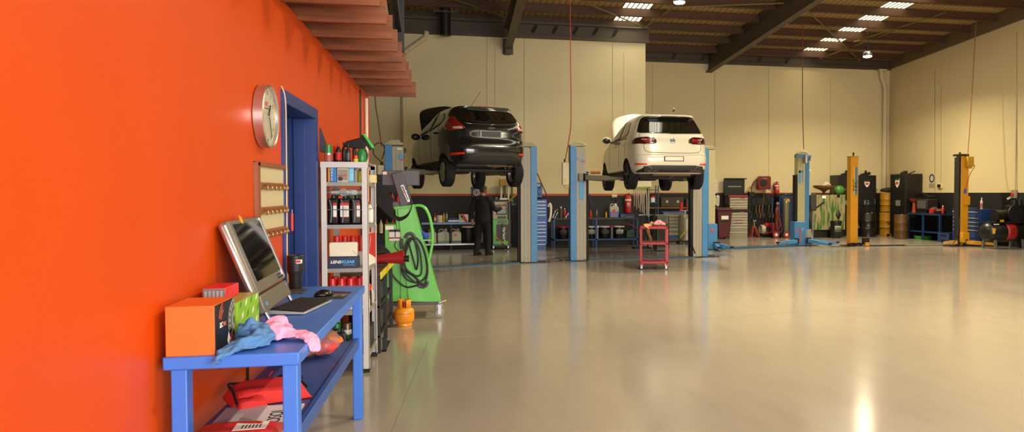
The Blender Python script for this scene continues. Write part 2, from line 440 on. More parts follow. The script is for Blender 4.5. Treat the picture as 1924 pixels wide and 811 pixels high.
# door in the orange wall
d1 = S(bpy.data.objects.new('door_1', None)); COL.objects.link(d1); d1.location = (XW, 5.83, 0)
DB = mat('door_blue', '#1a3374', .4, var=.1)
MB().box(-.24, .022, 0, .085, 0, 2.35).box(-.24, .022, 1.26, 1.39, 0, 2.35).box(-.24, .022, .085, 1.26, 2.26, 2.35).box(-.16, -.06, .085, .11, 0, 2.26).box(-.16, -.06, 1.235, 1.26, 0, 2.26).build('door_frame', DB, d1, bevel=.006)
M = Matrix.Translation((-.20, 1.25, 0)) @ Matrix.Rotation(R(-86), 4, 'Z')
g = MB(); g.box(-.04, 0, -1.06, 0, .01, 2.20, 0, M)
o = g.build('door_leaf', mat('door_leaf_blue', '#0f1c42', .45), d1, bevel=.004)
MB().cyl(M @ Vector((.0, -.98, 1.02)), M @ Vector((.07, -.98, 1.02)), .022, n=10).cyl(M @ Vector((.06, -.98, 1.02)), M @ Vector((.06, -.86, 1.02)), .011, n=8).build('door_handle', STEEL, o)
g = MB()
for k in range(26):
    z = .2 + k * .075 + random.uniform(-.02, .02)
    g.box(-.043, -.040, -.045, -.045 + random.uniform(.008, .016), z, z + random.uniform(.02, .05), 0, M)
g.build('paint_chips', WHITE, o)
hose('cable', [(.012, -.03, 2.37), (.03, .005, 2.28), (.03, .02, 2.0), (.03, .0, 1.2), (.03, .01, .98)], .005, mat('cable_cream', '#c9b7a0', .6), d1)
# conduit on the orange wall end and the black cable under the bench
o = MB().cyl((XW + .03, 10.98, 0), (XW + .03, 10.98, 2.9), .022, n=10).build('conduit_pipe', mat('pvc_white', '#d9cfc0', .4)); tag(o, 'white conduit pipe running up the end of the orange wall', 'pipe')
o = hose('wall_cable', [(XW + .008, 4.83, .92), (XW + .01, 4.83, .7), (XW + .008, 4.82, .4), (XW + .03, 4.82, .01)], .008, MATT); tag(o, 'black cable hanging down the orange wall under the workbench', 'cable')
# pvc downpipes
PVC = mat('pvc_cream', '#cdbd97', .45)
p = aty(760, 362, BKL - .12)
g = MB().sweep([(p.x, p.y, .0), (p.x, p.y, 5.55), (p.x + .03, p.y, 5.68), (p.x + .62, p.y, 6.12), (p.x + .66, p.y, 6.3)], .075, 14)
o = g.build('downpipe', PVC); tag(o, 'cream downpipe with an angled offset on the back wall behind the dark car', 'downpipe')
for z in (3.3, 5.3): MB().cyl((p.x, p.y, z), (p.x, p.y, z + .05), .09, n=14).build('pipe_clip', PVC, o)
p = aty(1661, 362, BKR - .14)
g = MB().sweep([(p.x, p.y, .0), (p.x, p.y, 5.6), (p.x - .03, p.y, 5.75), (p.x - .16, p.y, 6.05), (p.x - .16, p.y, 6.32)], .085, 14)
o = g.build('downpipe', PVC); tag(o, 'cream downpipe in the far corner beside the yellow drums', 'downpipe')
MB().box(p.x - .3, p.x + .02, p.y - .1, p.y + .1, 6.24, 6.33).build('rain_head', PVC, o)
# roof fan duct
p = aty(837, 60, 22.4)
t = T('exhaust_duct', 'dark round exhaust duct hanging from the roof above the dark car', 'duct', (p.x, 22.4, 6.05))
MB().cyl((0, 0, 0), (0, 0, .95), .145, n=20).lathe([(.15, 0), (.155, 0), (.155, .03), (.15, .03)], n=20).build('duct', DARK, t)
MB().bar((-.3, 0, .62), (-.3, 0, .95), .03).bar((.2, 0, .62), (.2, 0, .95), .03).bar((-.3, -.16, .64), (.3, -.16, .64), .025).build('hanger_frame', GIRD, t)
# ================================================================ workbench in front and what is on it
BT = .95
t = T('workbench', 'blue steel workbench with a lower shelf along the orange wall', 'workbench', (-.645, 3.43, 0))
BW, BL = .525, 2.40                    # depth towards the wall, length
MB().box(-BW, 0, 0, BL, BT - .055, BT).build('top', BLUE, t, bevel=.006)
for x in (-.075, -BW + .02):
    for y in (.03, BL - .105): MB().box(x, x + .062, y, y + .075, 0, BT - .055).build('leg', BLUE, t, bevel=.005)
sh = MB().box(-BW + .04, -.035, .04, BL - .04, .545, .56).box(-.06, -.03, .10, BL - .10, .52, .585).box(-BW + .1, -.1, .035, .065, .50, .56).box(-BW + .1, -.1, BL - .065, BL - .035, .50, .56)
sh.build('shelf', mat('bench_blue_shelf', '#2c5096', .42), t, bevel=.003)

# all-in-one touch computer leaning back
t = T('computer', 'silver all-in-one computer leaning back on the blue workbench', 'computer', (-.955, 4.27, BT), R(2))
tl = R(21)
M = Matrix(((math.cos(tl), 0, -math.sin(tl), 0), (0, 1, 0, 0), (math.sin(tl), 0, math.cos(tl), .052), (0, 0, 0, 1)))
SIL = mat('brushed_silver', '#bdb6b4', .28, .85); OLV = mat('bezel_taupe', '#6f675c', .4, .25)
CW, CH = .76, .51
MB().box(-.055, -.012, -.02, CW + .0, .10, CH + .0, 0, M).build('back_shell', SIL, t, bevel=.02)
MB().box(-.02, 0, 0, CW, .105, CH, 0, M).build('bezel', OLV, t, bevel=.006)
SCR = mat('screen_glass', '#07080a', .05, var=0, spec=.8)
MB().box(-.001, .003, .045, CW - .06, .165, CH - .025, 0, M).build('screen', SCR, t)
MB().box(.0, .006, CW - .045, CW - .037, .12, CH - .01, 0, M).box(.0, .006, CW - .022, CW - .014, .12, CH - .01, 0, M).build('trim_strip', SIL, t)
MB().box(-.06, -.004, .0, CW, .0, .095, 0, M).build('speaker_bar', OLV, t, bevel=.008)
g = MB()
for k in range(6): g.box(0, .004, CW - .2 + k * .026, CW - .185 + k * .026, .122, .134, 0, M)
for k in range(4): g.box(0, .004, CW - .2 + k * .026, CW - .185 + k * .026, .142, .15, 0, M)
g.build('buttons', BLACK, t)
MB().box(-.003, .001, .05, .085, .03, .05, 0, M).box(-.003, .001, CW - .06, CW - .045, .065, .078, 0, M).build('sticker', mat('sticker_blue', '#5d86b4', .5), t)
for y in (.03, CW - .04): MB().cyl(M @ Vector((-.02, y, .02)), (.0, y, .010), .011, n=10).build('foot', CHROME, t)
o = MB().ball((0, 0, 0), (.006, .026, .026), 12, 8).build('tag_sticker', mat('tag_orange', '#e89018', .5), t); o.matrix_local = M @ Matrix.Translation((.002, .27, CH - .005))

# keyboard, mouse, pad, torch
kp = [atz(510, 583, BT), atz(572, 590, BT), atz(602, 558, BT), atz(550, 555, BT)]
c = sum(kp, Vector()) / 4
t = T('keyboard', 'black keyboard with a silver edge in front of the computer', 'keyboard', (-.875, 4.73, BT), R(-8))
KD, KL = .20, .50
MB().prism([(-KD / 2, .03), (-KD / 2, .006), (KD / 2, .004), (KD / 2, .014)], 'y', -KL / 2, KL / 2).build('case', mat('keyboard_silver', '#b9b9b8', .35, .4), t, bevel=.002)
g = MB()
MK = Matrix.Rotation(R(4.6), 4, 'Y')
MB().box(-KD / 2 + .004, KD / 2 - .012, -KL / 2 + .006, KL / 2 - .006, .0215, .0245, 0, MK).build('key_plate', BLACK, t)
for i in range(5):
    for j in range(15):
        x = -KD / 2 + .018 + i * .031; y = -KL / 2 + .012 + j * .032
        g.box(x, x + .026, y, y + .027, .0245, .0295, 0, MK)
g.build('keys', mat('key_black', '#1d1a17', .5), t)
for y in (-.21, .21): MB().cyl((-.08, y, .02), (-.088, y, .0), .004, n=6).build('foot', STEEL, t)
c = atz(608, 557, BT)
t = T('mouse', 'black computer mouse on the dark mouse mat', 'mouse', (c.x, c.y, BT + .004), R(-62))
MB().ball((0, 0, .0), (.036, .062, .042), 18, 12, fn=lambda d: 1 if d.z > 0 else .99 if abs(d.z) < .05 else .98).build('body', mat('mouse_black', '#0e0e10', .16), t)
t.location.z = BT + .005
for o in t.children:
    for v in o.data.vertices: v.co.z = max(v.co.z, .0)
MB().cyl((0, .03, .036), (0, .046, .03), .006, n=8).build('scroll_wheel', GREYD, t)
pp = [atz(585, 561, BT), atz(645, 561, BT), atz(660, 549, BT), atz(612, 547, BT)]
MB_ = MB().add([(p.x, p.y, BT) for p in pp] + [(p.x, p.y, BT + .004) for p in pp], [(3, 2, 1, 0), (4, 5, 6, 7), (0, 1, 5, 4), (1, 2, 6, 5), (2, 3, 7, 6), (3, 0, 4, 7)])
t = MB_.build('mouse_mat', mat('mat_dark', '#2e2723', .6)); tag(t, 'dark printed mouse mat near the far end of the workbench', 'mouse mat')
c = (pp[1] + pp[2]) / 2
g = MB()
for k in range(2):
    for i in range(3): g.box(c.x - .09 + k * .05, c.x - .06 + k * .05 + .008 * i, c.y - .05 + i * .045, c.y - .05 + i * .045 + .02, BT + .004, BT + .0046)
g.build('printed_lines', mat('print_grey', '#8f867c', .7), t)
c = atz(657, 366, BT); c = atz(561, 541, BT)
t = T('torch', 'black torch standing on its lens beside the blue door frame', 'torch', (c.x, c.y - .1, BT))
MB().lathe([(.040, 0), (.043, .008), (.043, .10), (.052, .125), (.054, .14), (.054, .235), (.050, .24), (.046, .225), (0, .225)], n=28).build('body', BLACK, t)
g = MB()
for z in (.15, .165, .18, .22): g.lathe([(.0545, z), (.0555, z + .002), (.0545, z + .004)], n=28)
g.build('grip_rings', DARK, t)
o = MB()
P = [[(.0555 * math.cos(a), .0555 * math.sin(a), z) for a in [R(-75 + 6 * i) for i in range(9)]] for z in (.185, .212)]
o.grid(P).build('label', WHITE, t, solid=.001)
P = [[(.0562 * math.cos(a), .0562 * math.sin(a), z) for a in [R(-73 + 6 * i) for i in range(6)]] for z in (.193, .208)]
MB().grid(P).build('label_print', INKR, t, solid=.001)
t = tag(MB().box(-1.10, -.99, 5.42, 5.60, BT, BT + .012).build('notepad', mat('pad_grey', '#3b3733', .6), bevel=.002), 'small dark notepad lying flat between the torch and the keyboard', 'notepad')

# boxes at the near end
def decal(name, mb, m, parent): return mb.build(name, m, parent)
t = T('cardboard_box', 'black and orange parts box at the near end of the workbench', 'box', (-1.16, 3.44, BT))
g = MB().box(0, .185, 0, .285, 0, .205, 0)
g.build('carton', mat('box_orange', '#e0641c', .45), t, bevel=.002)
MB().box(.185, .188, .006, .283, .004, .203).build('side_print', mat('box_black', '#15131a', .4), t)
DISC = mat('disc_print', '#8c8d80', .5); DISC2 = mat('disc_print_dark', '#4f534a', .5)
def arcs(c, r0, r1, a0, a1, x, n=20, th=.0008):
    P = [(c[0] + r * math.cos(a), c[1] + r * math.sin(a)) for r, seq in ((r0, range(n + 1)), (r1, range(n, -1, -1))) for a in [R(a0 + (a1 - a0) * k / n) for k in seq]]
    return P
g = MB()
def ringface(c, r0, r1, a0, a1, x, n=20):
    P0 = [(x, c[0] + r0 * math.cos(R(a0 + (a1 - a0) * k / n)), c[1] + r0 * math.sin(R(a0 + (a1 - a0) * k / n))) for k in range(n + 1)]
    P1 = [(x, c[0] + r1 * math.cos(R(a0 + (a1 - a0) * k / n)), c[1] + r1 * math.sin(R(a0 + (a1 - a0) * k / n))) for k in range(n + 1)]
    return [P0, P1]
g.grid(ringface((.283, .105), .06, .098, 92, 240, .1886)); g.grid(ringface((.283, .105), .02, .045, 92, 268, .1886)); g.build('disc_picture', DISC, t)
g = MB()
for k in range(7): g.grid(ringface((.283, .105), .066, .09, 105 + k * 19, 113 + k * 19, .1890, 3))
g.grid(ringface((.283, .105), .045, .06, 92, 250, .1888)); g.build('disc_slots', DISC2, t)
g = MB()
for k in range(3): g.grid(ringface((.135, .12), .05 + k * .016, .056 + k * .016, 110, 165, .1886, 10))
g.build('logo_arcs', mat('logo_orange', '#ef6a35', .5), t)
text('lettering', 'ac', t, (.1884, .085, .115), EAST, .05, WHITE); text('lettering', 'tec', t, (.1884, .135, .112), EAST, .035, MATS['logo_orange'])
MB().add([(.1886, .19, .004), (.1886, .26, .06), (.1886, .205, .085), (.1886, .165, .03)], [(0, 1, 2, 3)]).build('white_flash', WHITE, t)
MB().add([(.1888, .205, .004), (.1888, .262, .03), (.1888, .25, .055), (.1888, .20, .02)], [(0, 1, 2, 3)]).build('red_flash', RED, t)

t = T('cardboard_box', 'lime green printed box behind the black and orange box', 'box', (-1.165, 3.80, BT))
MB().box(0, .185, 0, .40, 0, .165).build('carton', mat('box_lime', '#86b81e', .45, var=.2), t, bevel=.002)
g = MB(); g2 = MB()
for i in range(4):
    for j in range(3):
        y, z = .04 + i * .095 + (j % 2) * .03, .02 + j * .055
        (g if (i + j) % 2 else g2).add([(.1856, y, z), (.1856, y + .03, z + .012), (.1856, y + .042, z + .04), (.1856, y + .01, z + .026)], [(0, 1, 2, 3)])
g.build('printed_shapes', PAPER, t); g2.build('printed_motif', mat('motif_green', '#4e7f4a', .5), t)
MB().box(.02, .17, .0, .398, .1651, .1658).build('flap', mat('box_flap', '#a08c3a', .5), t)
t = T('cardboard_box', 'bright red box end-on with a grey side, on top of the lime green box', 'box', (-1.155, 3.90, BT + .167))
MB().box(0, .10, 0, .225, 0, .058).build('carton', mat('box_red', '#d5252c', .4), t, bevel=.002)
MB().box(.003, .098, -.002, 0, .003, .055).build('end_label', mat('box_grey', '#6d6a68', .5), t)
g = MB()
for k in range(5): g.box(.01 + k * .017, .02 + k * .017, -.0028, -.002, .01, .045)
g.build('end_print', mat('print_pale', '#9a9894', .6), t)
MB().add([(.1006, .03, .008), (.1006, .12, .05), (.1006, .122, .047), (.1006, .034, .006)], [(0, 1, 2, 3)]).build('crease', mat('crease_pale', '#e3666a', .5), t)

# rags
def rag(name, label, path, rw, rh, m, z0, seed, cat='rag', wr=.2):
    rnd = random.Random(seed); ph = [rnd.uniform(0, 6.28) for _ in range(8)]
    pts = smoothpts(path, 7); L = len(pts); n = 26
    ws = [rw[min(int(i / (L - 1) * (len(rw) - 1)), len(rw) - 2)] * (1 - (i / (L - 1) * (len(rw) - 1)) % 1) + rw[min(int(i / (L - 1) * (len(rw) - 1)) + 1, len(rw) - 1)] * ((i / (L - 1) * (len(rw) - 1)) % 1) for i in range(L)]
    hs = [rh[min(int(i / (L - 1) * (len(rh) - 1)), len(rh) - 2)] * (1 - (i / (L - 1) * (len(rh) - 1)) % 1) + rh[min(int(i / (L - 1) * (len(rh) - 1)) + 1, len(rh) - 1)] * ((i / (L - 1) * (len(rh) - 1)) % 1) for i in range(L)]
    ws[-1] = rw[-1]; hs[-1] = rh[-1]
    rows = []
    for i, p in enumerate(pts):
        d = (pts[min(i + 1, L - 1)] - pts[max(i - 1, 0)]); d.z = 0
        if d.length < 1e-5: d = Vector((1, 0, 0))
        d.normalize(); u = Vector((-d.y, d.x, 0)); row = []
        for k in range(n):
            a = 2 * PI * k / n
            q = 1 + wr * (math.sin(3 * a + ph[0] + i * .35) * .5 + math.sin(5 * a + ph[1] - i * .5) * .45 + math.sin(8 * a + ph[2] + i * .8) * .3 + math.sin(i * .9 + ph[3] + 2 * a) * .4)
            v = p + u * (math.cos(a) * ws[i] * q) + Vector((0, 0, max(math.sin(a), -.35) * hs[i] * q))
            if z0 is not None and v.z < z0 and v.x < -.64 and v.y > 3.43: v.z = z0 + .002
            row.append(v)
        rows.append(row)
    g = MB().grid(rows, closed=True)
    for r_ in (rows[0], rows[-1]):
        b = len(g.v); g.v += [tuple(v) for v in r_]; g.f.append(tuple(range(b, b + n))); g.mi.append(0)
    o = g.build(name, m, sub=2)
    tx = bpy.data.textures.get('cloth_folds') or bpy.data.textures.new('cloth_folds', 'CLOUDS'); tx.noise_scale = .05; tx.noise_depth = 2
    k = o.modifiers.new('folds', 'DISPLACE'); k.texture = tx; k.strength = .022; k.mid_level = .5
    return tag(o, label, cat)
CB = mat('rag_blue', '#4d7cb2', .9, var=.25, scale=14, bump=.3); CP = mat('rag_pink', '#e79cbd', .9, var=.15, scale=14, bump=.3)
rag('rag', 'crumpled blue rag hanging over the near end of the workbench', [(-.94, 3.78, BT + .04), (-.905, 3.70, BT + .045), (-.85, 3.67, BT + .035), (-.84, 3.58, BT + .028), (-.90, 3.50, BT + .02), (-.945, 3.41, BT + .004), (-.965, 3.405, BT - .025)], [.035, .05, .045, .045, .04, .03, .016], [.03, .055, .05, .042, .028, .018, .018], CB, BT, 3, wr=.3)
rag('rag', 'crumpled pink rag with a tail over the corner of the workbench', [(-.85, 3.84, BT + .02), (-.815, 3.78, BT + .035), (-.785, 3.73, BT + .03), (-.75, 3.72, BT + .028), (-.70, 3.71, BT + .025), (-.655, 3.68, BT + .02), (-.625, 3.65, BT - .0), (-.615, 3.63, BT - .035)], [.035, .07, .065, .045, .036, .034, .032, .02], [.03, .065, .052, .032, .022, .016, .016, .012], CP, BT, 8, wr=.16)

# lower shelf
SZ = .56
t = T('plastic_bag', 'clear plastic bag of orange cloths on the lower shelf of the workbench', 'bag', (-.90, 5.30, SZ))
rr = random.Random(4)
g = MB()
for k in range(9):
    c = (rr.uniform(-.11, .11), rr.uniform(-.12, .14), rr.uniform(.055, .085))
    g.ball(c, (rr.uniform(.06, .08), rr.uniform(.06, .08), rr.uniform(.035, .045)), 12, 8, 0 if k % 4 else 1, fn=lambda d: 1 + .12 * math.sin(7 * d.x + 3 * d.z) + .1 * math.sin(9 * d.y))
g.build('orange_cloths', [mat('cloth_orange', '#d96a1c', .8, var=.3, scale=20), mat('cloth_red', '#cf3b3f', .8)], t)
o = MB().ball((0, .0, .086), (.165, .24, .072), 28, 14, fn=lambda d: 1 + .06 * math.sin(11 * d.x + 5 * d.y) + .05 * math.sin(13 * d.y - 4 * d.z)).build('film', clear('bag_film', '#f3efe8', .12, 1.08), t)
RB = mat('fabric_red', '#d3221f', .75, var=.12, scale=12, bump=.15)
t = T('folded_bag', 'folded red fabric bag with black piping on the lower shelf', 'bag', (-.94, 4.235, SZ + .001), R(25))
def puff(x0, x1, y0, y1, h, e=.16):
    rows = []
    for i in range(13):
        u = i / 12; row = []
        for j in range(17):
            v = j / 16; q = (1 - abs(2 * u - 1) ** 5) * (1 - abs(2 * v - 1) ** 6)
            row.append((x0 + (x1 - x0) * u, y0 + (y1 - y0) * v, .006 + h * q ** .5 * (1 + .12 * math.sin(5 * u + 7 * v))))
        rows.append(row)
    g = MB().grid(rows)
    g.grid([[(p[0], p[1], .002) for p in row] for row in rows[::-1]])
    return g
puff(-.20, .175, -.13, .15, .075).build('body', RB, t)
puff(-.19, -.05, -.2, .0, .05).build('folded_flap', RB, t)
hose('piping', [(-.185, -.16, .03), (-.175, .0, .06), (-.17, .13, .07), (-.1, .165, .06), (.08, .165, .06), (.165, .14, .05), (.185, .0, .03)], .007, MATT, t)
hose('strap', [(-.0, .21, .01), (.05, .19, .04), (.11, .16, .07), (.17, .05, .07)], .011, MATT, t)
hose('zip_pull', [(.03, .18, .07), (.06, .22, .09)], .005, RED, t)
t = T('document_folder', 'white printed folder lying on the near end of the lower shelf', 'folder', (-.895, 3.70, SZ + .001), R(2))
MB().box(-.185, .17, -.15, .33, .004, .016).build('cover', mat('folder_white', '#ded6dd', .3), t, bevel=.003)
MB().box(-.185, .0, -.15, .33, .0162, .0166).build('grey_print', mat('folder_grey', '#a79ca6', .4), t)
g = MB().lathe([(.085, .0166), (.085, .0171), (0, .0171)], (-.10, .05, 0), n=28); g.build('printed_disc', mat('folder_grey_dark', '#8d838b', .5), t)
MB().box(-.115, -.08, .02, .2, .0172, .0178).build('printed_arm', mat('folder_pale', '#bab0b8', .5), t)
text('lettering', 'JOSOL', t, (.075, .12, .0168), (0, 0, R(92)), .085, INK); text('lettering', 'Champions', t, (.14, .14, .0168), (0, 0, R(92)), .042, GREYD)
t = T('packet', 'red plastic packet with a white label on top of the folder', 'packet', (-.90, 3.555, SZ + .019), R(3))
puff(-.20, .155, -.085, .10, .032).build('film', mat('packet_red', '#c9332c', .25), t)
MB().box(-.03, .1, -.07, .045, .039, .0405).build('label', PAPER, t)
g = MB()
for k in range(6): g.box(.0 + k * .014, .006 + k * .014, -.05, -.0, .0405, .041)
g.build('label_print', GREYD, t)

# ================================================================ on the orange wall
t = T('wall_clock', 'round brushed-steel wall clock on the orange wall', 'clock', (XW + .006, 5.225, 2.10), R(-1.5))
RC = .197
MB().lathe([(RC - .02, .0), (RC, .004), (RC, .060), (RC - .006, .066), (RC - .014, .060), (RC - .014, .038)], axis='x', n=56).build('rim', mat('clock_rim', '#cdc6c2', .28, .9), t)
MB().lathe([(RC - .012, .030), (RC - .012, .042), (0, .042)], axis='x', n=48).build('dial', mat('clock_dial', '#b3aa92', .5, var=.04), t)
for k in range(12):
    a = R(90 - 30 * (k + 1)); text('numeral', str(k + 1), t, (.0425, .148 * math.cos(a), .148 * math.sin(a)), EAST, .034, INK)
text('brand_mark', 'HKC', t, (.0425, -.02, .075), EAST, .045, INKR)
MB().box(.0422, .0428, -.06, .03, .045, .053).build('brand_line', GREYD, t)
MB().bar((.048, 0, 0), (.048, .05, .075), .004, .009).build('hour_hand', INK, t)
MB().bar((.052, -.01, .03), (.052, .055, -.125), .003, .006).build('minute_hand', INK, t)
MB().cyl((.042, 0, 0), (.056, 0, 0), .007, n=10).build('hub', CHROME, t)
t = T('key_rack', 'timber-framed key board with rows of brass hooks beside the blue door', 'key rack', (XW, 5.05, 1.36))
KW, KH = .84, .45
WOOD = mat('rack_timber', '#8a4a24', .55, var=.25, scale=10)
MB().box(.002, .012, .01, KW - .01, .0, KH - .01).build('board', mat('rack_board', '#c2b48e', .6, var=.1), t)
MB().box(0, .03, 0, .05, 0, KH).box(0, .03, KW - .04, KW, 0, KH).box(0, .03, 0, KW, KH - .025, KH).build('frame', WOOD, t, bevel=.003)
for z in (.285, .13, -.015):
    o = MB().box(.01, .032, .05, KW - .04, z, z + .04).build('hook_rail', WOOD, t, bevel=.003); 
    for k in range(6):
        y = .10 + k * .118
        hose('hook', [(.03, y, z + .02), (.05, y, z + .024), (.06, y, z + .01), (.052, y, z - .006), (.043, y, z + .004)], .0045, mat('brass', '#a88a5a', .3, .9), o, 3, 6)
t = tag(MB().box(XW + .05, XW + .062, 5.865, 5.905, 1.345, 1.475).build('key_tag', mat('tag_red', '#e4342a', .4), bevel=.008), 'red key tag hanging from the end of a hook rail on the key board', 'key tag')
MB().cyl((XW + .056, 5.885, 1.475), (XW + .056, 5.885, 1.50), .003, n=6).build('ring', STEEL, t)
# ================================================================ small container makers
def can(label, loc, r, h, body, cap, group=None, name='spray_can', caph=.25, cat='can', label_col=None, rz=0):
    t = T(name, label, cat, loc, rz, group)
    hb = h * (1 - caph)
    MB().lathe([(r * .94, 0), (r, .004), (r, hb * .93), (r * .8, hb), (0, hb)], n=18).build('body', body, t)
    MB().lathe([(r * .92, hb * .96), (r * .92, h * .98), (r * .85, h), (0, h)], n=18).build('cap', cap, t)
    if label_col: MB().lathe([(r * 1.012, hb * .2), (r * 1.012, hb * .75)], n=18).build('label', label_col, t)
    return t
def bottle(label, loc, r, h, body, cap, group=None, name='bottle', lab=None, cat='bottle', rz=0, neck=.35):
    t = T(name, label, cat, loc, rz, group)
    hs = h * .62
    MB().lathe([(r * .9, 0), (r, .006), (r, hs), (r * .75, hs + h * .1), (r * neck, hs + h * .2), (r * neck, h * .9), (0, h * .9)], n=18).build('body', body, t)
    MB().lathe([(r * neck * 1.2, h * .86), (r * neck * 1.2, h), (0, h)], n=12).build('cap', cap, t)
    if lab: MB().lathe([(r * 1.015, hs * .2), (r * 1.015, hs * .85)], n=18).build('label', lab, t)
    return t
def jug(label, loc, w, d, h, body, cap, rz=0, group=None, lab=None, name='jerry_can', cat='jerry can'):
    """square shouldered can with a moulded handle and a screw cap"""
    t = T(name, label, cat, loc, rz, group)
    MB().prism([(-w / 2, 0), (w / 2, 0), (w / 2, h * .72), (w * .3, h * .86), (-w * .05, h * .86), (-w / 2, h * .72)], 'y', -d / 2, d / 2).build('body', body, t, bevel=min(w, d) * .1)
    MB().cyl((w * .2, 0, h * .84), (w * .2, 0, h), w * .12, n=14).build('cap', cap, t)
    hose('handle', [(-w * .38, 0, h * .74), (-w * .34, 0, h * .9), (-w * .12, 0, h * .96), (w * .06, 0, h * .86)], w * .06, body, t, 4)
    if lab: MB().box(-w * .32, w * .32, -d / 2 - .003, -d / 2 + .002, h * .15, h * .58).build('label', lab, t)
    return t
def bucket(label, loc, r, h, body, lid, lab=None, group=None, name='bucket', cat='bucket', handle=True):
    t = T(name, label, cat, loc, 0, group)
    MB().lathe([(r * .88, 0), (r * .9, .008), (r * .97, h * .86), (r * 1.03, h * .87), (r * 1.0, h * .92), (0, h * .92)], n=24).build('tub', body, t)
    MB().lathe([(r * 1.04, h * .9), (r * 1.06, h * .93), (r * 1.04, h * .985), (r * .9, h), (r * .88, h * .97), (0, h * .97)], n=24).build('lid', lid, t)
    if lab:
        P = [[(r * 1.0 * math.cos(a) * k, r * 1.0 * math.sin(a) * k, z) for a in [R(-130 + 8 * i) for i in range(11)]] for z, k in ((h * .38, .965), (h * .72, .985))]
        MB().grid(P).build('label', lab, t, solid=.002)
        g = MB()
        for q in (.45, .52, .59): g.grid([[(r * 1.012 * .975 * math.cos(a), r * 1.012 * .975 * math.sin(a), h * (q + dz)) for a in [R(-120 + 7 * i) for i in range(9)]] for dz in (0, .03)])
        g.build('label_print', INK, t)
    if handle: hose('handle', [(-r, 0, h * .84), (-r * .9, -r * .6, h * .6), (0, -r * 1.06, h * .42), (r * .9, -r * .6, h * .6), (r, 0, h * .84)], .004, STEEL, t, 5, 6)
    return t

# ================================================================ open metal shelf unit by the orange wall
GALV = mat('shelf_grey', '#c6bebb', .5, .05)
SX0, SX1, SY0, SY1, SH = -1.165, -.765, 7.22, 7.97, 1.895
t = T('shelf_unit', 'grey angle-iron shelf unit crammed with cans and bottles past the workbench', 'shelf unit', (SX0, SY0, 0))
W_, D_ = SX1 - SX0, SY1 - SY0
for x, y in ((0, 0), (W_, 0), (0, D_), (W_, D_)):
    sx, sy = (1 if x == 0 else -1), (1 if y == 0 else -1)
    g = MB().box(min(x, x + sx * .05), max(x, x + sx * .05), min(y, y + sy * .004), max(y, y + sy * .004), .03, SH).box(min(x, x + sx * .004), max(x, x + sx * .004), min(y, y + sy * .05), max(y, y + sy * .05), .03, SH)
    o = g.build('post', GALV, t); MB().box(min(x, x + sx * .055), max(x, x + sx * .055), min(y, y + sy * .055), max(y, y + sy * .055), 0, .035).build('foot', MATT, o)
SHZ = [.165, .56, .945, 1.335, 1.715]
SHELFM = mat('shelf_deck', '#8f8a83', .5, .2)
for z in SHZ: MB().box(.004, W_ - .004, .004, D_ - .004, z - .035, z).build('shelf', SHELFM, t)
MB().box(.0, W_, -.002, .004, SH - .05, SH).build('top_rail', GALV, t); MB().box(.0, W_, D_ - .004, D_ + .002, SH - .05, SH).build('top_rail', GALV, t)
MB().box(.004, .02, .03, D_ - .03, SH - .02, SH).box(W_ - .02, W_ - .004, .03, D_ - .03, SH - .02, SH).box(.02, W_ - .02, .006, D_ - .006, SH - .012, SH - .002).build('top_deck', SHELFM, t)
MB().cyl((.05, .012, 1.47), (W_ - .05, .012, 1.47), .004, n=6).cyl((W_ - .012, .05, 1.47), (W_ - .012, D_ - .05, 1.47), .004, n=6).build('retaining_wire', STEEL, t)
def sx(px): return aty(px, 362, SY0 + .1).x
SPRG = mat('spray_green', '#1f7a35', .35); SPRR = mat('can_red', '#d8251d', .35); SPRW = mat('can_white', '#d8d2c8', .35)
TPZ = SH + .001
can('green-capped spray can on top of the grey shelf unit', (sx(618), SY0 + .1, TPZ), .036, .155, mat('can_silver', '#b5aca2', .25, .7), SPRG, caph=.45, label_col=mat('can_print', '#b0503c', .5))
can('red-capped black spray can behind the green-capped one', (sx(629), SY0 + .22, TPZ), .028, .15, BLACK, SPRR, caph=.4)
for i, (px, yy, h, r, c) in enumerate(((636, .12, .17, .024, 'amber'), (641, .3, .19, .02, ''), (655, .1, .16, .022, ''), (664, .2, .185, .018, ''))):
    bottle(['small black bottle with a red base band beside the spray cans', 'tall thin black bottle at the back of the shelf-unit top', 'squat black bottle in the middle of the shelf-unit top', 'thin black bottle next to the spray gun'][i], (sx(px), SY0 + yy, TPZ), r, h, BLACK, DARK if i else RED, 'black bottles on top of the shelf unit', lab=[INKR, None, GREYD, None][i])
can('small red and yellow tin on the edge of the shelf-unit top', (sx(670), SY0 + .06, TPZ), .022, .06, mat('tin_yellow', '#c9b823', .4), SPRR, caph=.5, name='tin', cat='tin')
# spray gun / hand sprayer with green band
t = T('trigger_sprayer', 'black hand sprayer with a bright green stripe on top of the shelf unit', 'sprayer', (-.83, SY0 + .16, TPZ), R(-8))
MB().lathe([(.04, 0), (.043, .01), (.043, .09), (.02, .13), (0, .13)], n=18).build('bottle', SPRG, t)
MB().prism([(-.16, .14), (.02, .12), (.05, .19), (.02, .235), (-.14, .19)], 'y', -.025, .025).build('head', BLACK, t, bevel=.008)
MB().bar((.0, 0, .245), (.085, 0, .12), .05, .03).build('nozzle_block', BLACK, t, bevel=.006); MB().bar((.022, -.001, .257), (.105, -.001, .132), .056, .012).build('green_stripe', mat('bright_green', '#39c23b', .4), t)
hose('trigger', [(.03, 0, .12), (.05, 0, .07), (.04, 0, .02)], .008, BLACK, t)
t = tag(MB().prism([(-.0, .0), (.36, .0), (.36, .06), (.0, .21)], 'x', XW + .004, XW + .012).build('wall_sign', mat('sign_blue', '#1d2f58', .4)), 'dark blue sloping board fixed to the orange wall behind the spray cans', 'board')
t.location = (0, 7.42, 2.0)
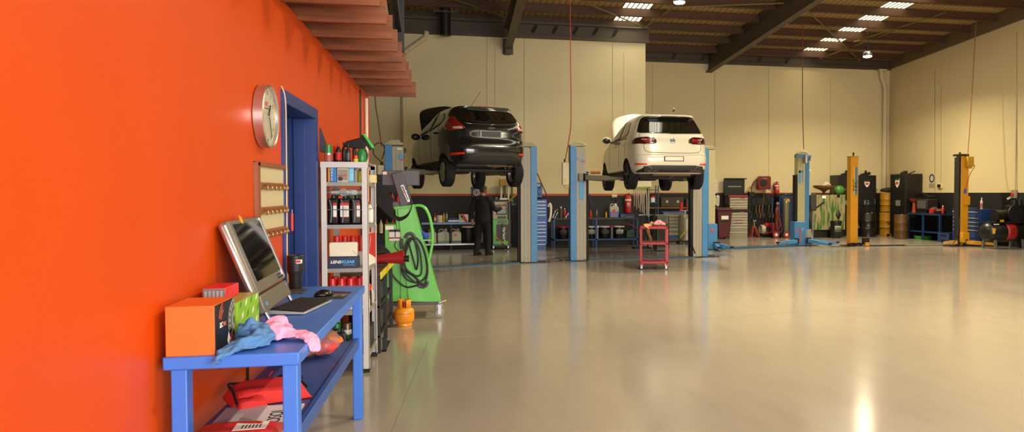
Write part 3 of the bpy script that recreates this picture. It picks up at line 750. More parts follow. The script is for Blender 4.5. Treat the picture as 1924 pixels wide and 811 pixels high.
# first shelf: cartons
def carton(label, x0, x1, y0, y1, z, h, m, face, rz=0, group=None):
    t = T('carton', label, 'box', ((x0 + x1) / 2, (y0 + y1) / 2, z), rz, group)
    w, d = x1 - x0, y1 - y0
    MB().box(-w / 2, w / 2, -d / 2, d / 2, 0, h).build('box', m, t, bevel=.002)
    if face: MB().box(-w * .44, w * .44, -d / 2 - .0012, -d / 2, h * .12, h * .88).build('front_print', face, t)
    return t
z = SHZ[4] + .001
carton('thin orange box at the wall end of the top shelf', -1.105, -1.088, SY0 + .03, SY0 + .25, z, .125, ORANGE, None)
t = carton('blue box with white letters down its spine on the top shelf', -1.085, -1.033, SY0 + .02, SY0 + .22, z, .13, mat('carton_blue', '#1f6fb8', .4), None)
for k, ch in enumerate('OXFC'): text('lettering', ch, t, (-.012, -.101, .112 - .029 * k), FRONT, .03, WHITE)
t = carton('pale box with a picture of parts, middle of the top shelf', -1.028, -.93, SY0 + .02, SY0 + .22, z, .125, mat('carton_pale', '#bcb09d', .5), mat('carton_picture', '#8d7f72', .6, var=.5, scale=40))
MB().cyl((-.02, -.104, .03), (-.02, -.100, .03), .02, n=18).build('black_dot', BLACK, t); MB().box(-.045, .04, -.1025, -.1012, .055, .062).build('red_band', RED, t)
carton('light blue box with a white swirl on the top shelf', -.928, -.885, SY0 + .02, SY0 + .22, z, .13, mat('carton_sky', '#4fa6c9', .4), mat('carton_swirl', '#7cc0d8', .5, var=.4, scale=25))
carton('narrow grey carton next to the yellow bottle', -.882, -.857, SY0 + .03, SY0 + .2, z, .11, mat('carton_taupe', '#8f7f74', .5), None)
bottle('small yellow-green bottle with a dark cap on the top shelf', (-.838, SY0 + .08, z), .019, .12, mat('oil_yellow', '#b3ad22', .25), BLACK)
carton('small cream box overhanging the back of the top shelf', -.80, -.745, SY0 + .45, SY0 + .62, z, .075, mat('carton_cream', '#d9c98f', .5), None)
# second shelf: shrink-wrapped black bottles
z = SHZ[3] + .001
xs = (-1.068, -.968, -.868)
for row in range(2):
    for k, x in enumerate(xs):
        if row == 0:
            lb = ['black oil bottle with its label turned side-on, nearest the wall', 'black oil bottle with a full white and red label facing out', 'black oil bottle with a side-on label, nearest the front post'][k]
        else: lb = ['rear black oil bottle nearest the wall', 'rear black oil bottle in the middle', 'rear black oil bottle nearest the front post'][k]
        t = T('oil_bottle', lb + ' on the second shelf', 'bottle', (x, SY0 + .085 + row * .13, z), 0, 'black oil bottles on the second shelf')
        MB().box(-.047, .047, -.055, .055, 0, .235).build('body', mat('bottle_black', '#0f0f11', .22), t, bevel=.016)
        MB().cyl((0, 0, .23), (0, 0, .262), .021, n=14).build('cap', BLACK, t)
        if row == 0:
            MB().sweep(smoothpts([(-.03, -.054, .225), (-.012, -.0575, .16), (-.012, -.0575, .08), (-.02, -.0565, .02)], 4), .006, 6).build('sheen_rib', mat('bottle_sheen', '#4b4b4d', .3), t)  # raised strip in lighter grey, the bottle's sheen put into its colour
            w = .036 if k == 1 else .014; dx = .0 if k == 1 else .018
            MB().box(dx - w, dx + w, -.060, -.0555, .065, .195).build('label', PAPER, t)
            MB().box(dx - w, dx + w, -.0608, -.06, .17, .195).box(dx - w, dx + w, -.0608, -.06, .065, .071).build('label_band', INKR, t)
            if k == 1:
                g = MB()
                for j in range(6): g.box(-.028, .026, -.0606, -.06, .085 + j * .013, .088 + j * .013)
                g.build('label_print', GREYD, t)
t = T('shrink_wrap', 'bunched clear film over the necks of the black oil bottles', 'plastic film', (-.968, SY0 + .15, z + .275))
MB().ball((0, 0, .012), (.155, .12, .034), 22, 10, fn=lambda d: 1 + .16 * math.sin(9 * d.x + 7 * d.y) + .1 * math.sin(17 * d.y)).build('film', mat('film_grey', '#cfc9c2', .2, var=.4, scale=18), t)
t = T('funnel', 'pale green funnel bottle behind the black oil bottles', 'funnel', (-.97, SY0 + .42, z))
MB().lathe([(.07, 0), (.07, .16), (.03, .21), (.05, .245), (.05, .28), (0, .28)], n=18).build('body', mat('funnel_green', '#7d8f63', .4), t)
MB().lathe([(.075, .26), (.075, .30), (0, .30)], n=18).build('lid', mat('funnel_lid', '#a9b08a', .4), t)
bottle('clear-white bottle with an amber top beside the front post on the second shelf', (-.80, SY0 + .5, z), .03, .2, PAPER, mat('amber_cap', '#8d4a34', .4))
# third shelf
z = SHZ[2] + .001
t = T('carton', 'dark blue lens-cleaner carton on the third shelf', 'box', (-.985, SY0 + .1, z))
MB().box(-.125, .125, -.08, .08, 0, .10).build('box', mat('carton_navy', '#1b2b49', .4), t, bevel=.002)
text('lettering', 'LENS', t, (-.062, -.0806, .055), FRONT, .036, WHITE, sx=1.12, shear=.2, bold=.0012); text('lettering', 'KLEAR', t, (.042, -.0806, .055), FRONT, .036, mat('letter_blue', '#52b4f0', .4), sx=1.05, shear=.2, bold=.0012)
MB().box(-.0, .10, -.0806, -.08, .026, .031).build('small_print', mat('print_mid', '#7f8c9c', .5), t)
t = T('plastic_tub', 'cream plastic tub standing on edge on the lens-cleaner carton', 'tub', (-.985, SY0 + .08, z + .103), 0)
g = MB().prism([(-.118, 0), (.118, 0), (.12, .115), (.11, .128), (-.11, .128), (-.12, .115)], 'y', -.045, .04)
g.build('shell', mat('tub_cream', '#e2d3bd', .45), t, bevel=.006)
MB().bar((.085, -.047, .058), (.115, -.047, .012), .004, .003).build('crease', mat('tub_shade', '#b39b7d', .5), t)
for k in range(4):
    can(['red spray can nearest the wall, standing behind the cream tub', 'red spray can, second from the wall behind the cream tub', 'red spray can, third from the wall behind the cream tub', 'red spray can nearest the post behind the cream tub'][k], (-1.075 + k * .072, SY0 + .30, z), .033, .275, SPRW, SPRR, 'red spray cans on the third shelf', caph=.5)
t = carton('tall red and white leaflet box leaning beside the front post on the third shelf', -.80, -.77, SY0 + .2, SY0 + .52, z, .3, mat('box_white', '#dcd6ce', .5), None, R(-6))
MB().prism([(-.15, .12), (.16, .05), (.16, .298), (-.15, .298)], 'x', .0152, .0162).build('red_print', RED, t)
g = MB()
for j in range(5): g.box(.0163, .0168, -.1 + j * .012, -.094 + j * .012, .17 + j * .02, .2 + j * .02)
g.build('lettering_marks', WHITE, t)
# fourth shelf: more red cans
z = SHZ[1] + .001
for k in range(8):
    row = k // 4
    can('red-capped white can ' + ['nearest the wall', 'second from the wall', 'third from the wall', 'nearest the post'][k % 4] + (' in the front row, fourth shelf' if not row else ' in the back row, fourth shelf'), (-1.09 + (k % 4) * .078, SY0 + .12 + row * .16, z), .034, .285, SPRW, SPRR, 'red-capped spray cans on the fourth shelf', caph=.3, label_col=mat('can_label', '#b9b2ac', .4))
t = T('plastic_bag', 'crumpled clear bag in front of the red-capped cans on the fourth shelf', 'bag', (-1.05, SY0 + .055, z))
MB().ball((0, 0, .12), (.085, .035, .115), 20, 12, fn=lambda d: 1 + .12 * math.sin(9 * d.x + 5 * d.z) + .1 * math.sin(12 * d.z)).build('film', mat('bag_white', '#b7b2ad', .3, var=.3, scale=20), t)
can('small orange and white tub at the front corner of the fourth shelf', (-.805, SY0 + .2, z), .03, .11, SPRW, ORANGE, name='tub', cat='tub')
can('black and red tin at the front corner of the fourth shelf', (-.81, SY0 + .35, z), .035, .2, BLACK, RED, name='tin', cat='tin')
bottle('clear bottle with an orange cap behind the front post on the fourth shelf', (-.80, SY0 + .5, z), .035, .16, mat('bottle_clear', '#b5aaa0', .2), ORANGE)
# fifth shelf
z = SHZ[0] + .001
for k in range(3):
    can(['white tub with a green lid nearest the wall', 'white tub with a green base band in the middle', 'white tub with a silver lid behind the leg of the workbench'][k] + ' on the bottom shelf', (-1.07 + k * .09, SY0 + .2, z), .042, .26, SPRW, [SPRG, mat('lid_bronze', '#6e5a44', .35, .5), STEEL][k], 'white tubs on the bottom shelf', name='tub', cat='tub', caph=.2, label_col=[None, SPRG, None][k])
jug('black oil jug with a tan label on the bottom shelf', (-1.03, SY0 + .07, z), .13, .1, .23, mat('jug_black', '#17181a', .35), BLACK, lab=mat('label_tan', '#c9ac7c', .6))
jug('dark blue jug beside the black oil jug on the bottom shelf', (-.88, SY0 + .08, z), .13, .1, .19, mat('jug_navy', '#16243f', .35), BLACK)
carton('dark battery box at the front corner of the bottom shelf', -.87, -.78, SY0 + .3, SY0 + .6, z, .2, BLACK, None)
# ================================================================ low black stand behind the shelf unit
t = T('steel_stand', 'black steel stand with a yellow-edged top between the shelf unit and the green machine', 'stand', (-1.16, 8.04, 0))
SW, SD = .42, 1.62
MB().box(0, SW, 0, SD, .79, .815).build('top', mat('stand_top', '#3b342c', .6), t)
MB().box(SW, SW + .012, 0, SD, .755, .822).build('edge_strip', mat('edge_yellow', '#d3bf1c', .45, var=.2), t)
for x in (0.01, SW - .045):
    for y in (.02, SD * .5, SD - .06): MB().box(x, x + .04, y, y + .04, 0, .79).build('leg', DARK, t)
for z in (.16, .46): MB().box(.01, SW - .01, .02, SD - .02, z, z + .02).build('shelf', DARK, t)
o = T('plastic_funnel', 'dark red plastic funnel lying on its side on the yellow-edged stand', 'funnel', (-.80, 8.75, .897))
MB().lathe([(.035, -.22), (.038, -.1), (.052, .08), (.076, .24), (.079, .25), (.070, .245), (0, .2)], axis='x', n=24, M=Matrix.Rotation(R(-4), 4, 'Y')).build('body', mat('funnel_red', '#8d1a20', .4), o)
MB().lathe([(.030, .24), (.038, .30), (0, .30)], axis='x', n=16).build('nozzle', BLACK, o)
o = T('jumper_leads', 'tangle of black jumper leads on the yellow-edged stand', 'jumper leads', (-.98, 9.2, .816))
for k in range(4):
    rr = random.Random(k)
    hose('lead', [(-.12 + .05 * k, -.25, .02), (.0, -.1 + .05 * k, .10 + .03 * k), (.16, .05, .12 + .02 * k), (.24, .2, .06), (.1, .3, .03), (-.1, .2 - .05 * k, .05), (-.14, -.05, .02)], .012, MATT, o)
MB().box(-.05, .28, -.06, .04, .0, .07).build('clamp', BLACK, o, bevel=.01)
MB().cyl((.28, -.02, .05), (.31, -.02, .05), .018, n=10).build('clamp_end', PAPER, o)
def battery(label, x, y, z):
    o = T('car_battery', label, 'battery', (x, y, z), 0, 'batteries on the black stand')
    MB().box(-.085, .085, -.11, .11, 0, .18).build('case', BLACK, o, bevel=.006)
    MB().box(-.08, .08, -.105, .105, .18, .196).build('lid', DARK, o)
    for yy in (-.07, .07): MB().cyl((.05, yy, .19), (.05, yy, .225), .014, n=10).build('terminal_cap', mat('cap_bright_red', '#e0202a', .35), o)
battery('battery with red caps at the near end of the middle shelf of the stand', -.86, 8.35, .481); battery('battery with red caps farther along the middle shelf of the stand', -.86, 8.65, .481)
battery('battery with red caps at the near end of the low shelf of the stand', -.86, 8.3, .181); battery('battery with red caps farther along the low shelf of the stand', -.86, 8.6, .181); battery('battery with red caps at the far end of the low shelf of the stand', -.86, 9.35, .181)
o = T('drill_case', 'black tool case with a yellow latch on the middle shelf of the stand', 'tool case', (-.95, 9.1, .481))
MB().box(-.12, .12, -.15, .15, 0, .22).build('case', BLACK, o, bevel=.012); MB().box(.12, .128, -.03, .03, .12, .18).build('latch', YELLOW, o)
o = tag(MB().box(-.735, -.695, 8.15, 8.22, .0, .14).box(-.735, -.70, 8.15, 8.7, 0.0, .012).build('wheel_chock', mat('chock_black', '#161616', .7)), 'low black chock on the floor beside the shelf unit foot', 'chock')

# ================================================================ gas bottle
t = T('gas_bottle', 'small orange gas bottle on the floor in front of the green machine', 'gas bottle', (-.615, 9.72, 0))
GO = mat('gas_orange', '#e08c1a', .35, var=.1)
MB().lathe([(.085, 0), (.09, .004), (.085, .03), (.09, .035), (.1, .045), (.117, .07), (.118, .165), (.11, .195), (.085, .215), (.05, .225), (0, .226)], n=32).build('body', GO, t)
g = MB()
for a0, a1 in ((-72, 82), (98, 252)):
    P = [[((.078 - .004 * q) * math.cos(R(a0 + (a1 - a0) * k / 10)), (.075 - .004 * q) * math.sin(R(a0 + (a1 - a0) * k / 10)), z) for k in range(11)] for q, z in ((0, .205), (0, .31), (1, .318))]
    g.grid(P)
g.build('collar', GO, t, solid=.006)
MB().lathe([(.015, .22), (.015, .27), (.022, .275), (.022, .295), (0, .295)], n=12).build('valve', mat('valve_red', '#b52a20', .4), t)
MB().lathe([(.1185, .15), (.1187, .155), (.1185, .16)], n=32).build('weld_band', mat('weld_brown', '#b0701a', .5), t)

# ================================================================ green service machine on castors
OX, OY = -.53, 10.2
def cp(px, py, y=OY): p = aty(px, py, y); return (p.x - OX, p.z)
t = T('service_machine', 'tall bright green workshop machine on castors with a grey hooded head', 'service machine', (OX, OY, 0))
GP = [cp(*p) for p in ((722, 421), (748, 421), (739, 388), (776, 384), (827, 566), (744, 567), (733, 520), (729, 500))]
MB().prism([cp(722, 421), cp(752, 421), cp(770, 567), cp(726, 567)], 'y', .02, .55).build('tank_cabinet', GREEN, t, bevel=.008)
MB().prism([cp(739, 388), cp(776, 384), cp(827, 567), cp(752, 567), cp(752, 470)], 'y', .0, .42).build('column', GREEN, t, bevel=.008)
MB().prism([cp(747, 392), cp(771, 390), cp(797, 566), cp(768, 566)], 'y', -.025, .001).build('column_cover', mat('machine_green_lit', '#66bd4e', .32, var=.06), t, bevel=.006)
p0, p1 = cp(738, 567), cp(824, 575)
MB().box(p0[0], p1[0], .0, .62, .175, .215).build('base_frame', GREYD, t, bevel=.004)
HEADM = mat('hood_grey', '#4a474b', .42)
a, b_ = cp(716, 319), cp(786, 345); MB().box(a[0], b_[0], .12, .40, b_[1] - .02, a[1]).build('head_tray', HEADM, t, bevel=.006)
MB().box(a[0] + .01, a[0] + .06, .116, .121, a[1] - .055, a[1] - .02).build('white_sticker', PAPER, t)
MB().prism([cp(735, 326), cp(756, 321), cp(775, 382), cp(752, 389), cp(749, 372)], 'y', .0, .115).build('head_arm', mat('hood_grey_dark', '#3d3a3f', .4), t, bevel=.008)
MB().prism([cp(752, 348), cp(758, 346), cp(771, 378), cp(766, 380)], 'y', -.012, .002).build('vent_frame', CHROME, t, bevel=.003)
MB().prism([cp(754.5, 350), cp(757.5, 349), cp(768.5, 376), cp(766.5, 377)], 'y', -.016, -.010).build('vent', mat('vent_bronze', '#6a4a35', .4), t)
MB().box(*(lambda q: (q[0] - .07, q[0] + .13))(cp(748, 388)), .03, .3, cp(748, 388)[1] - .02, cp(748, 386)[1] + .05).build('neck', HEADM, t, bevel=.006)
# handle hoops
for i, dy in enumerate((.12, .30)):
    P = [(*cp(768, 391), 0), (*cp(782, 386), 0), (*cp(795, 389), 0), (*cp(804, 402), 0), (*cp(810, 425), 0), (*cp(812, 452), 0), (*cp(808, 478), 0), (*cp(804, 500), 0), (*cp(812, 528), 0), (*cp(825, 562), 0)]
    hose('handle', [(x, dy, z) for x, z, _ in P], .017, GREEN, t, 6, 10)
a = cp(790, 452); MB().box(a[0] - .0, a[0] + .14, .1, .32, a[1] - .008, a[1] + .008).build('tray', GREEN, t)
a, b_ = cp(731, 431), cp(754, 452); g = MB().box(a[0], b_[0], -.004, .02, b_[1], a[1]).build('panel', mat('panel_white', '#ccc5bd', .4), t)
MB().box(a[0], b_[0], -.006, -.003, a[1] - .03, a[1]).box(a[0], b_[0], -.006, -.003, b_[1] + .03, b_[1] + .045).box((a[0] + b_[0]) / 2 - .006, (a[0] + b_[0]) / 2 + .006, -.006, -.003, b_[1] + .05, a[1]).build('panel_bands', INK, g)
a = cp(724, 424); MB().box(a[0], a[0] + .10, -.0, .022, a[1] - .05, a[1] + .0).build('sticker', PAPER, t)
# hose loop on its two hooks
HB = mat('hose_black', '#1a1a1c', .5)
g = MB()
for cx_, cy_, s in ((771, 447, 1), (800, 530, -1)):
    P = [cp(cx_ + 8.5 * math.cos(R(k * 20)), cy_ - 9 * math.sin(R(k * 20))) for k in range(0, 10)] if s > 0 else [cp(cx_ - 6 + 9 * math.cos(R(a)), cy_ - 9 - 8 * math.sin(R(a)) + 9) for a in (20, -10, -45, -80, -120, -150)]
    g.sweep([(x, -.05, z) for x, z in P], .022, 8)
g.build('hose_hook', mat('hook_grey', '#45454a', .5), t)
loops = [[(770, 448), (760, 480), (756, 510), (772, 528), (795, 525), (803, 505), (797, 470), (785, 448), (772, 446)],
         [(774, 447), (764, 470), (762, 500), (780, 516), (792, 512), (790, 475), (780, 450), (770, 449)],
         [(768, 452), (778, 490), (783, 505), (786, 485), (781, 455), (775, 447)],
         [(800, 533), (780, 528), (758, 505), (757, 480), (764, 455), (773, 446), (790, 452), (801, 480), (804, 510), (799, 530)],
         [(756, 505), (775, 515), (790, 530), (796, 538)], [(728, 500), (745, 524), (765, 538), (790, 533)]]
for k, L in enumerate(loops): hose('hose', [(*(lambda q: (q[0], -.045 - .012 * (k % 4)))(cp(*p)), cp(*p)[1]) for p in L], .0115 if k != 4 else .016, HB, t)
for k in range(5):
    L = [(743, 392 + k), (741 + k, 402 + 2 * k), (752, 408 + k * 1.5), (766, 402 + k), (774, 388), (772, 372 + k)]
    hose('cable', [(cp(*p)[0], -.035 - .006 * k, cp(*p)[1]) for p in L], .006, MATT, t, 5, 6)
hose('cable', [(cp(*p)[0], -.02, cp(*p)[1]) for p in ((745, 452), (742, 462), (750, 472), (758, 478))], .005, MATT, t)
MB().box(*(lambda q: (q[0] - .02, q[0] + .02))(cp(755, 458)), -.04, -.005, cp(755, 466)[1], cp(755, 448)[1]).build('cable_plug', BLACK, t, bevel=.005)
# castors
def castor(parent, x, y, r=.06, top=.175, m=None):
    w = MB().lathe([(r * .5, -.016), (r * .9, -.016), (r, -.008), (r, .008), (r * .9, .016), (r * .5, .016)], (x, y, r), 20, 'y').build('castor_wheel', m or mat('castor_grey', '#8a8780', .5), parent)
    MB().cyl((x, y - .024, r), (x, y + .024, r), r * .25, n=10).build('hub', STEEL, w)
    MB().box(x - .02, x + .02, y - .026, y - .021, r - .015, top).box(x - .02, x + .02, y + .021, y + .026, r - .015, top).box(x - .03, x + .03, y - .03, y + .03, top - .008, top).build('castor_fork', STEEL, w)
    return w
a = cp(826, 580)
castor(t, a[0], .03); castor(t, a[0] - .02, .56); castor(t, cp(748, 570)[0], .05); castor(t, cp(748, 570)[0], .56)
MB().bar((a[0] + .01, .02, .20), (a[0] + .075, -.01, .225), .03, .012).build('brake_pedal', WHITE, t)
o = T('work_gloves', 'blue work gloves lying on the small tray of the green machine', 'gloves', (OX + cp(797, 448)[0] + .0, OY + .2, cp(790, 452)[1] + .009))
MB().ball((0, 0, .045), (.06, .06, .045), 18, 12, fn=lambda d: 1 + .2 * math.sin(6 * d.x + 4 * d.z) * d.z + .12 * math.sin(9 * d.y)).build('glove', mat('glove_blue', '#27469c', .7), o)
MB().sweep(smoothpts([(-.02, .02, .06), (-.06, -.02, .10), (-.085, -.03, .13)], 4), [.035, .033, .03, .03, .028, .027, .025, .022, .02], 10).build('cuff', MATS['glove_blue'], o)

# ================================================================ dark stair and clutter beyond the end of the orange wall
t = T('staircase', 'black steel staircase in the dark beyond the end of the orange wall', 'staircase', (-1.7, 12.4, 0))
def lp(px, py, y): p = aty(px, py, y); return p - Vector((-1.7, 12.4, 0))
for yy in (12.5, 13.4):
    a, b_ = lp(690, 345, yy), lp(800, 452, yy); a2 = a + (a - b_) * .8
    MB().bar(a2, a + (b_ - a) * .72, .05, .24).build('stringer', DARK, t)
for k in range(6):
    q = lp(676 + k * 16, 332 + k * 15.5, 12.95); MB().cbox((q.x, q.y, q.z), (.26, .86, .03)).build('tread', DARK, t)
for yy, h in ((12.5, 0), (13.4, 0)): MB().box(lp(764, 440, yy).x, lp(772, 440, yy).x, yy - 12.43, yy - 12.37, 0, 1.25).build('foot_post', DARK, t)
t = T('spray_bottle_rack', 'black rack of red and yellow bottles in the dark behind the green machine', 'bottle rack', (aty(722, 380, 14.2).x, 14.2, 0))
MB().box(-.32, .30, 0, .25, 0, .9).build('cabinet', BLACK, t, bevel=.01); MB().box(-.32, .30, 0, .25, 1.35, 1.37).box(-.32, .3, .23, .25, .9, 1.95).build('rack', DARK, t)
for k in range(12):
    tt = [RED, YELLOW, CREAM, RED, INKR, RED][k % 6]; x = -.27 + (k % 6) * .1; z = 1.371 if k < 6 else .901
    o = T('bottle', ['red bottle', 'yellow bottle', 'cream bottle', 'second red bottle', 'dull red bottle', 'last red bottle'][k % 6] + ' standing on the ' + ('upper board' if k < 6 else 'lower top') + ' of the black bottle rack', 'bottle', (aty(722, 380, 14.2).x + x, 14.3, z), 0, 'bottles on the black rack')
    MB().lathe([(.036, 0), (.036, .15), (.014, .2), (.014, .24), (0, .24)], n=12).build('body', tt, o)
    MB().cyl((0, 0, .235), (0, 0, .265), .018, n=10).build('cap', BLACK, o)
o = tag(MB().cyl((-1.52, 11.9, 0), (-1.52, 11.9, 2.0), .03, n=10).build('steel_post', DARK), 'thin dark steel post just past the end of the orange wall', 'post')
# ================================================================ two hatchbacks on the lifts
def make_car(spec):
    lv = spec['levels']; n_exp = spec['n']
    def interp(z):
        zs = [l[0] for l in lv]
        if z <= zs[0]: return lv[0][1:]
        if z >= zs[-1]: return lv[-1][1:]
        i = max(k for k in range(len(zs)) if zs[k] <= z); i = min(i, len(zs) - 2)
        t = (z - zs[i]) / (zs[i + 1] - zs[i]); out = []
        for c in range(1, 4):
            p = [lv[max(0, min(len(lv) - 1, i + k))][c] for k in (-1, 0, 1, 2)]
            zz = [lv[max(0, min(len(lv) - 1, i + k))][0] for k in (-1, 0, 1, 2)]
            h = zz[2] - zz[1]
            m1 = (p[2] - p[0]) / max(1e-4, zz[2] - zz[0]) * h; m2 = (p[3] - p[1]) / max(1e-4, zz[3] - zz[1]) * h
            d = p[2] - p[1]
            if d == 0: m1 = m2 = 0
            else:
                m1 = max(min(m1 / d, 3), 0) * d; m2 = max(min(m2 / d, 3), 0) * d
            out.append((2 * t ** 3 - 3 * t * t + 1) * p[1] + (t ** 3 - 2 * t * t + t) * m1 + (-2 * t ** 3 + 3 * t * t) * p[2] + (t ** 3 - t * t) * m2)
        return out
    def rear_y(x, z):
        yr, yf, w = interp(z); L = (yf - yr) / 2; u = min(abs(x) / w, .9995)
        return (yr + yf) / 2 - L * (1 - u ** n_exp) ** (1 / n_exp)
    def side_x(y, z):
        yr, yf, w = interp(z); L = (yf - yr) / 2; u = min(abs(y - (yr + yf) / 2) / L, .9995)
        return w * (1 - u ** n_exp) ** (1 / n_exp)
    UM = .955
    us = [UM * math.sin(PI / 2 * k / 12) for k in range(-12, 13)]
    def ring(z):
        yr, yf, w = interp(z); c, L = (yr + yf) / 2, (yf - yr) / 2; e = (1 - UM ** n_exp) ** (1 / n_exp)
        pts = [(w * u, c - L * (1 - abs(u) ** n_exp) ** (1 / n_exp), z) for u in us]
        ts = [-e + 2 * e * k / 26 for k in range(1, 26)]
        pts += [(w * (1 - abs(t) ** n_exp) ** (1 / n_exp), c + L * t, z) for t in ts]
        pts += [(w * u, c + L * (1 - abs(u) ** n_exp) ** (1 / n_exp), z) for u in reversed(us)]
        pts += [(-w * (1 - abs(t) ** n_exp) ** (1 / n_exp), c + L * t, z) for t in reversed(ts)]
        return pts
    return interp, rear_y, side_x, ring
def car_body(spec, paint, parent):
    interp, rear_y, side_x, ring = make_car(spec)
    zs = spec['zs']; g = MB(); rows = [ring(z) for z in zs]
    # crowned roof: shrink rings towards the middle
    yr, yf, w = interp(zs[-1]); top = rows[-1]; cx, cy = 0, (yr + yf) / 2
    for q, dz in ((.8, .012), (.55, .022), (.25, .028), (.02, .03)):
        rows.append([(p[0] * q, cy + (p[1] - cy) * q, zs[-1] + dz) for p in top])
    g.grid(rows, closed=True)
    b = len(rows[0]); g.f.append(tuple(reversed(range(b)))); g.mi.append(1)
    e = len(g.v) - b; g.f.append(tuple(e + k for k in range(b))); g.mi.append(0)
    o = g.build('body_tmp', [paint, MATT])
    for y, s in ((spec['ry'], 1), (spec['fy'], 1)):
        for sx_ in (-1, 1):
            c = MB().cyl((sx_ * .52, y, spec['wz']), (sx_ * 1.1, y, spec['wz']), spec['ar'], n=40, mi=0)
            c.v = c.v
            co = c.build('cut_tmp', [MATT, MATT]); co.data.polygons.foreach_set('material_index', [1] * len(co.data.polygons))
            m = o.modifiers.new('b', 'BOOLEAN'); m.object = co; m.operation = 'DIFFERENCE'; m.solver = 'EXACT'
            bpy.context.view_layer.update()
            me = bpy.data.meshes.new_from_object(o.evaluated_get(bpy.context.evaluated_depsgraph_get()))
            o.modifiers.clear(); o.data = me; bpy.data.objects.remove(co)
    o.name = 'body'; o.data.name = 'body'; o.parent = parent
    o.data.polygons.foreach_set('use_smooth', [True] * len(o.data.polygons)); o.data.set_sharp_from_angle(angle=R(32))
    return interp, rear_y, side_x
def rear_patch(name, m, parent, ry_, xs, lo, hi, off=.004, rows=8, solid=.006):
    """a panel that lies on the rear skin between the curves lo(x) and hi(x)"""
    P = []
    for k in range(rows + 1):
        P.append([(x, ry_(x, lo(x) + (hi(x) - lo(x)) * k / rows) - off, lo(x) + (hi(x) - lo(x)) * k / rows) for x in xs])
    return MB().grid(P).build(name, m, parent, solid=solid)
def side_patch(name, m, parent, sx_, sgn, ys, lo, hi, off=.004, rows=5, solid=.006):
    P = []
    for k in range(rows + 1):
        P.append([(sgn * (sx_(y, lo(y) + (hi(y) - lo(y)) * k / rows) + off), y, lo(y) + (hi(y) - lo(y)) * k / rows) for y in ys])
    return MB().grid(P).build(name, m, parent, solid=solid)
def lerp(tbl):
    def f(x):
        if x <= tbl[0][0]: return tbl[0][1]
        for (a, p), (b, q) in zip(tbl, tbl[1:]):
            if x <= b: return p + (q - p) * (x - a) / (b - a)
        return tbl[-1][1]
    return f
def span(a, b, n=20): return [a + (b - a) * k / n for k in range(n + 1)]
TYRE = mat('tyre', '#111111', .8, var=.15, scale=30); PANEL = mat('shut_line', '#0b0b0b', .7)
def wheel(parent, x, y, z, r, w, rim_r, rim_m, style):
    """wheel standing across the car; outer face at |x| + w/2"""
    s = 1 if x > 0 else -1
    g = MB()
    prof = [(rim_r, -w / 2 + .012), (rim_r + .02, -w / 2), (r - .035, -w / 2 - .004), (r - .010, -w / 2 + .014)]
    nb = 5; tw = w - .034
    for k in range(nb):
        a = -tw / 2 + tw * k / nb; b = a + tw / nb - .010
        prof += [(r, a + .004), (r, b)] + ([(r - .009, b + .002), (r - .009, b + .009)] if k < nb - 1 else [])
    prof += [(r - .010, w / 2 - .014), (r - .035, w / 2 + .004), (rim_r + .02, w / 2), (rim_r, w / 2 - .012)]
    o = g.lathe(prof, (0, 0, 0), 48, 'x').build('wheel', TYRE, parent); o.location = (x, y, z)
    f = s * (w / 2 - .02)
    MB().lathe([(rim_r + .004, -w / 2 + .012), (rim_r - .02, -w / 2 + .05), (rim_r - .03, 0), (rim_r - .012, w / 2 - .03), (rim_r + .006, w / 2 - .012), (rim_r + .006, w / 2 - .008), (rim_r - .016, w / 2 - .02)] if s > 0 else
               [(rim_r - .016, -w / 2 + .02), (rim_r + .006, -w / 2 + .008), (rim_r + .006, -w / 2 + .012), (rim_r - .012, -w / 2 + .03), (rim_r - .03, 0), (rim_r - .02, w / 2 - .05), (rim_r + .004, w / 2 - .012)], axis='x', n=40).build('rim', rim_m, o)
    MB().cyl((-.03, 0, 0), (.03, 0, 0), rim_r * .72, n=28).build('brake_disc', DARK, o)
    g = MB()
    if style == 'twin':
        for k in range(5):
            for dlt in (-9, 9):
                a0, a1 = R(72 * k + dlt * .5 + 18), R(72 * k + dlt + 18)
                g.bar((f - s * .01, .05 * math.cos(a0), .05 * math.sin(a0)), (f, (rim_r - .01) * math.cos(a1), (rim_r - .01) * math.sin(a1)), .022, .03)
    else:
        for k in range(7):
            a0, a1 = R(360 / 7 * k), R(360 / 7 * k + 7)
            g.bar((f - s * .01, .06 * math.cos(a0), .06 * math.sin(a0)), (f, (rim_r - .01) * math.cos(a1), (rim_r - .01) * math.sin(a1)), .055, .02)
        g.lathe([(rim_r - .03, f - .006), (rim_r + .002, f - .006), (rim_r + .002, f + .006), (rim_r - .03, f + .006)], axis='x', n=36)
    g.build('spokes', rim_m, o)
    MB().cyl((f - .012, 0, 0), (f + .012, 0, 0), .062, n=20).build('hub_cap', rim_m if style != 'twin' else BLACK, o)
def bonnet(parent, paint, y0, z0, length, wd, ang, thick=.035):
    c, s_ = math.cos(R(ang)), math.sin(R(ang)); rows = []
    for k in range(17):
        u = 1 - (1 - k / 16) ** 1.5; hw = wd * (1 - .06 * u) * (1 - (u * .985) ** 6) ** .4; row = []
        for j in range(15):
            x = -1 + 2 * j / 14
            n_ = .07 * (1 - x * x) + .10 * math.sin(PI * u * .5) - .10 * u * u * 1.2
            row.append((hw * x, y0 + length * u * c - n_ * s_, z0 + length * u * s_ + n_ * c))
        rows.append(row)
    return MB().grid(rows).build('bonnet', paint, parent, solid=thick)
LENS_R = mat('lens_red', '#8e1414', .12, spec=.8, coat=.5); LENS_D = mat('lens_dark_red', '#3a0b12', .1, spec=.8, coat=.6); LENS_W = mat('lens_clear', '#b7a9a0', .12, spec=.8)
REFL = mat('reflector_red', '#e2331c', .25); GLASS = mat('tinted_glass', '#0a0d0c', .04, var=0, spec=.8, coat=.3)
GLASS_S = mat('side_glass', '#23271f', .05, var=0, spec=.8)
